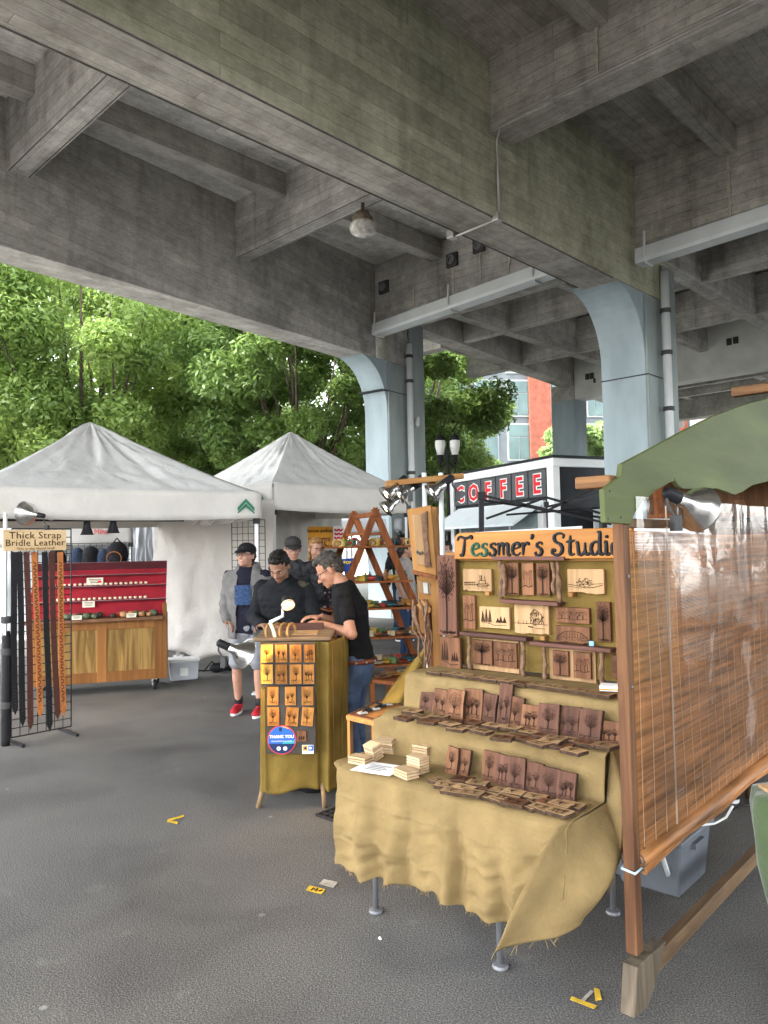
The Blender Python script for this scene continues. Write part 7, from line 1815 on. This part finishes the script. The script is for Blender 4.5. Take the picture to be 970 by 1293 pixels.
# man in the cap, hands in hoodie pockets
g1 = GZ(312, 901)
J = stand_pose(ell=V(-.27, -.06, 1.12), elr=V(.27, -.06, 1.12), wrl=V(-.19, .10, .98), wrr=V(.19, .10, .98), hfl=V(.7, .2, -.7), hfr=V(-.7, .2, -.7), anl=V(-.13, .04, .09), anr=V(.13, -.06, .09), knl=V(-.12, .05, .5), knr=V(.12, .02, .5), hrot=rotm(rad(-14), rad(6)))
p1 = person('man in a black cap and grey hoodie standing by the canvas wall', (g1.x + .02, g1.y, 0), rad(172), J, m_sk_a, top=fab('tee_navy', (.014, .014, .024)), trousers=fab('shorts_grey', (.20, .205, .22)), shorts=True, shoes=mat('shoe_red', (.38, .02, .03), .6, .2, 20), cap=(fab('cap_black', (.012, .012, .014)), 'ball'), hair=m_dkhair, glasses=m_iron, w=.98, belly=.0, sleeve=.15, scale=1.0)
# open hoodie: two front panels, sleeves, hood
m_hood = fab('hoodie_grey', (.14, .135, .13))
def hoodie(p, J, m_, w=1.2):
    g = MB(); torso(g, J['pel'] + V(0, -.02, -.02), J['chest'] + V(0, -.02, 0), J['neck'] + V(0, -.03, .01), V(1, 0, 0), 1.27 * w / 1.2, 1.25, .02, -.16)
    for s in ('l', 'r'):
        sh, el, wr = J['sh' + s], J['el' + s], J['wr' + s]; g.capsule(J['chest'].lerp(sh, .5) + V(0, 0, .02), sh + V(0, 0, -.015), .085, .074); g.capsule(sh + V(0, 0, -.015), el, .074, .064); g.capsule(el, wr, .064, .052)
    g.tube([J['neck'] + V(.09 * math.cos(a), -.03 + .07 * math.sin(a), .0 - .02 * math.sin(a)) for a in [math.pi * (-.2 - 1.6 * k / 10 + .2) for k in range(0, 11)]], .035, 8)
    me = remesh(g, .011, 3, 'hoodie', m_)
    bm = bmesh.new(); bm.from_mesh(me)
    # cut the open front
    dl = [f for f in bm.faces if f.calc_center_median().y > .02 and abs(f.calc_center_median().x) < .075 + .05 * max(0, 1.3 - f.calc_center_median().z) * .6 and f.calc_center_median().z < 1.52]
    bmesh.ops.delete(bm, geom=dl, context='FACES'); bm.to_mesh(me); bm.free()
    displace(me, lambda c: mn.noise(c * 8) * .014 + mn.noise(V(c.x * 5, c.y * 5, c.z * 24)) * .008)
    obj('hoodie', me, p, solid=.006)
hoodie(p1, J, m_hood)
pr = MB().grid(lambda u, v: (-.085 + .17 * u, .155 + .012 * math.sin(u * 3.14), 1.12 + .2 * v), 8, 8).build('shirt_print', mat('print_blue', (.03, .055, .12), .8, .6, 60), p1, solid=.002)
# bent man in black jacket looking down at the work
g2 = GY(360, 900, 6.3)
J = stand_pose(pel=V(0, -.06, .93), chest=V(0, .06, 1.29), neck=V(0, .12, 1.44), head=V(0, .19, 1.54), hrot=rotm(rad(-8), rad(-38)), shl=V(-.19, .06, 1.36), shr=V(.19, .06, 1.36), ell=V(-.27, .08, 1.1), elr=V(.27, .08, 1.1), wrl=V(-.1, .3, 1.07), wrr=V(.12, .3, 1.07), hfl=V(.6, .8, 0), hfr=V(-.6, .8, 0))
person('dark-haired man in a black jacket bending over the stand', (g2.x, g2.y + .15, 0), rad(172), J, m_sk_b, top=fab('tee_olive', (.05, .045, .03)), jacket=fab('jacket_black', (.013, .014, .016)), trousers=fab('jeans_dark', (.03, .035, .05)), hair=m_dkhair, shoes=m_black, w=1.1, belly=.02)
# man in flat cap behind
g3 = GY(370, 860, 8.3)
J = stand_pose(hrot=rotm(rad(10), rad(-8)), wrl=V(-.1, .28, 1.1), wrr=V(.1, .28, 1.1), ell=V(-.27, .05, 1.12), elr=V(.27, .05, 1.12), hfl=V(.5, .8, 0), hfr=V(-.5, .8, 0))
person('older man in a dark flat cap and plaid jacket behind the dark-haired man', (g3.x + .02, g3.y, 0), rad(185), J, m_sk_a, top=m_black, jacket=mat('plaid_dark', (.03, .03, .033), .9, .8, 16, .2), trousers=fab('trousers_dark', (.03, .03, .032)), cap=(fab('flatcap', (.035, .033, .032)), 'flat'), hair=m_grhair, glasses=m_iron, shoes=m_black, scale=1.035)
# blonde woman in floral black dress
g4 = GY(404, 860, 8.9)
J = stand_pose(hrot=rotm(rad(55), rad(-10)), wrl=V(-.12, .26, 1.12), wrr=V(.12, .26, 1.12), ell=V(-.25, .05, 1.12), elr=V(.25, .05, 1.12), hfl=V(.5, .8, 0), hfr=V(-.5, .8, 0))
def floral():
    m, nt, b = newmat('floral_black'); L = nt.links
    tc = N(nt, 'ShaderNodeTexCoord'); v = N(nt, 'ShaderNodeTexVoronoi'); v.inputs['Scale'].default_value = 22; L.new(tc.outputs['Object'], v.inputs['Vector'])
    c = ramp(nt, v.outputs['Distance'], [(.12, (.42, .36, .38)), (.3, (.12, .07, .09)), (.36, (.012, .012, .014))]); L.new(c, b.inputs['Base Color']); b.inputs['Roughness'].default_value = .85
    return m
person('blonde woman in a black floral top turned to the left', (g4.x, g4.y, 0), rad(150), J, m_sk_a, top=floral(), trousers=fab('trousers_dark', (.03, .03, .032)), hair=m_blhair, hair_style='long', shoes=m_black, sleeve=.9, scale=1.03, smile=True)
# craftsman in black tee, profile to the left
g6 = GY(449, 900, 5.62)
J = stand_pose(pel=V(0, -.02, .87), chest=V(.0, .03, 1.25), neck=V(0, .09, 1.43), head=V(.0, .18, 1.525), hrot=rotm(rad(6), rad(-34)), shl=V(-.19, .05, 1.34), shr=V(.19, .05, 1.34), ell=V(-.25, -.02, 1.07), elr=V(.22, .05, 1.08), wrl=V(-.17, .20, 1.135), wrr=V(.0, .24, 1.17), hfl=V(.3, .9, .12), hfr=V(-.3, .9, .05), hpl=V(.3, .1, -1), hpr=V(.1, 0, -1), htl=V(1, 0, .3), htr=V(-1, 0, .2), curll=.45, curlr=.4, hipl=V(-.09, -.02, .84), hipr=V(.09, -.02, .84), knl=V(-.1, .05, .47), knr=V(.1, .02, .47))
p6 = person('grey-haired man in a black tee shirt and jeans burning wood at the stand', (g6.x, g6.y, 0), rad(84), J, m_sk_c, top=fab('tee_black', (.009, .009, .010)), trousers=mat('denim', (.055, .08, .135), .85, .55, 7, .3, 90, spec=.1), hair=m_grhair, glasses=m_black, shoes=mat('shoe_brown', (.05, .03, .02), .6), sleeve=.27, voxel=.006, brow=(.1, .09, .08), w=.95, zh=-.03)
bt = []
for k in range(25): a = 2 * math.pi * k / 24; bt.append((.168 * math.cos(a), -.02 + .135 * math.sin(a), .855))
bo_ = MB().tube(bt, .018, 6, False).build('belt', mat('belt_red_brown', (.16, .045, .022), .5, .2), p6, smooth=True)
for k in range(12): a = 2 * math.pi * k / 12 + .1; MB().ell((.182 * math.cos(a), -.02 + .149 * math.sin(a), .855), (.013, .013, .011)).build('concho', m_alu, bo_)
# far shoppers
g7 = GY(514, 850, 11.2)
person('grey-haired shopper in a grey shirt behind the ladder shelves', (g7.x, g7.y, 0), rad(250), stand_pose(hrot=rotm(rad(20), 0)), m_sk_a, top=fab('shirt_grey', (.30, .27, .25)), trousers=fab('jeans_navy', (.03, .05, .10)), hair=m_grhair, shoes=m_white, sleeve=.4, voxel=.011)
g8 = GY(511, 850, 13.5)
person('dark-haired shopper farther back beyond the ladder shelves', (g8.x, g8.y, 0), rad(190), stand_pose(), m_sk_b, top=fab('top_black', (.02, .02, .022)), trousers=fab('jeans_navy', (.03, .05, .10)), hair=m_dkhair, shoes=m_black, sleeve=.9, voxel=.012, scale=1.08)
g9 = GY(567, 850, 10.0)
person('shopper with a ponytail glimpsed left of the stall sign', (g9.x, g9.y, 0), rad(160), stand_pose(), m_sk_a, top=fab('top_teal', (.03, .06, .09)), trousers=fab('jeans_navy', (.03, .05, .10)), hair=m_dkhair, hair_style='bun', shoes=m_black, sleeve=.9, voxel=.012, scale=.99)
# bearded man seen through the blind
gA = GY(893, 850, 5.1)
J = stand_pose(head=V(0, .08, 1.6), hrot=rotm(rad(15), rad(-25)), wrl=V(-.1, .3, 1.15), wrr=V(.12, .3, 1.18), ell=V(-.26, .08, 1.1), elr=V(.26, .08, 1.1), hfl=V(.5, .8, 0), hfr=V(-.5, .8, 0))
person('white-bearded man in a pale shirt seen through the bamboo blind', (gA.x, gA.y, 0), rad(165), J, m_sk_c, top=fab('shirt_pale', (.5, .48, .44)), trousers=fab('trousers_tan', (.25, .2, .13)), hair=m_whhair, beard=m_whhair, shoes=m_black, sleeve=.45, voxel=.009)
# ---------------------------------------------------------------- what lies behind the blind
bt_ = thing('neighbour_table', 'white-clothed table with small goods behind the bamboo blind', 'table', (0, 0, 0)); q0 = GY(850, 800, 4.6)
def tc_(u, v): 
    return (q0.x + 1.9 * u, q0.y + .45 * u + .02 * math.sin(u * 30), .86 - .62 * v)
MB().grid(tc_, 40, 8).build('white_cloth', m_wallc, bt_, smooth=True, solid=.004)
MB().rings([[(q0.x, q0.y, z), (q0.x + 1.9, q0.y + .45, z), (q0.x + 1.75, q0.y + 1.0, z), (q0.x - .1, q0.y + .55, z)] for z in (.84, .87)]).build('top', m_wallc, bt_)
for a, b in ((.05, .1), (1.8, .5), (1.7, .9), (0, .5)): MB().bar((q0.x + a, q0.y + b, 0), (q0.x + a, q0.y + b, .84), .035).build('leg', m_gutter, bt_)
for i in range(9):
    ci = (5, 0, 2, 3, 5, 6, 4, 5, 3)[i]; kd = ('box', 'bowl', 'bottle')[i % 3]
    obj({'box': 'small_box'}.get(kd, kd), GMESH.setdefault((kd, ci), KIND[kd](gm[ci])), None, (q0.x + .1 + .19 * i, q0.y + .2 + .05 * i, .871), label='small %s %s, %s from left on the table behind the blind' % (GC[ci][0], kd, ORD[i]), cat=kd, group='goods behind the blind')
wb_ = thing('white_back_panel', 'white panel standing behind the bamboo blind', 'panel', (0, 0, 0)); quadbox('panel', m_white, wb_, [(800, 655), (878, 655), (878, 758), (800, 758)], .03, 5.9)
for i, (xa, xb) in enumerate(((932, 940), (985, 993))):
    o = thing('brown_upright', ['brown upright of a display rack behind the blind', 'farther brown upright of the rack behind the blind'][i], 'post', (0, 0, 0)); a = GY((xa + xb) / 2, 700, 5.0); MB().bar((a.x, a.y, 0), (a.x, a.y, 1.95), .05).build('post', m_post, o)
dkp = thing('red_display_rack', 'reddish wooden display rack far behind the blind', 'rack', (0, 0, 0))
MB().rings([[(q0.x + .6, q0.y + 2.07, z), (q0.x + 3.4, q0.y + 2.53, z), (q0.x + 3.4, q0.y + 2.56, z), (q0.x + .6, q0.y + 2.1, z)] for z in (.05, 2.35)]).build('darkening_panel', wood('darkening_brown', (.16, .085, .045), (.09, .045, .025), axis=2, ring=8), dkp)  # panel added to darken what shows through the blind
for z in (.9, 1.25, 1.6, 1.9, 2.2): MB().bar((q0.x + .6, q0.y + 1.87, z), (q0.x + 3.2, q0.y + 2.3, z), .3, .03).build('shelf', m_lad, dkp)
for u in (0, .5, 1): MB().bar((q0.x + .62 + 2.6 * u, q0.y + 1.87 + .43 * u, 0), (q0.x + .62 + 2.6 * u, q0.y + 1.87 + .43 * u, 2.35), .06).build('upright', m_lad, dkp)
# ---------------------------------------------------------------- marks on the asphalt
m_tape = mat('yellow_tape', (.55, .36, .04), .7, .3, 25); m_tapeg = mat('grey_tape', (.34, .31, .26), .8, .3, 25)
def strip(name, label, pts_list, m_, marks=None):
    t = thing(name, label, 'tape', (0, 0, 0))
    for k, q in enumerate(pts_list): MB().add([GZ(x, y, .004 + .0006 * k) for x, y in q], [tuple(range(len(q)))]).build('tape_strip', m_ if not isinstance(m_, list) else m_[k], t, solid=.001)
    for q in marks or []: MB().tube([GZ(x, y, .0062) for x, y in q], .004, 4).build('pen_mark', m_burn, t)
    return t
strip('tape_mark', 'yellow tape corner mark on the asphalt at left', [[(212, 1034.5), (232, 1029), (233, 1031), (213, 1037)], [(212, 1034.5), (225, 1038), (224, 1040.5), (211, 1037.5)]], m_tape)
strip('tape_label', 'yellow tape label with pen scrawl on the asphalt', [[(391, 1118), (411, 1123), (406, 1129), (386, 1124)]], m_tape, [[(393, 1124), (396, 1121), (399, 1125), (401, 1122)], [(403, 1125), (407, 1124)]])
strip('tape_label', 'grey worn tape label beside the yellow one', [[(409, 1110), (427, 1114), (421, 1121), (403, 1116)]], m_tapeg)
strip('tape_mark', 'yellow and grey tape tee mark near the blind post', [[(722, 1258), (754, 1270), (750, 1274), (720, 1262)], [(750, 1247), (757, 1249), (760, 1262), (752, 1264)], [(746, 1250), (750, 1252), (738, 1264), (734, 1262)]], [m_tape, m_tape, m_tapeg])
lt = GZ(480, 1188); o = thing('paper_scrap', 'tiny white paper scrap on the asphalt below the table', 'litter', (lt.x, lt.y, 0), .6); MB().grid(lambda u, v: (.01 * u, .016 * v, .004 + .006 * u * v), 2, 2).build('scrap', m_white, o, solid=.002)

bpy.data.scenes.remove(BAKE)
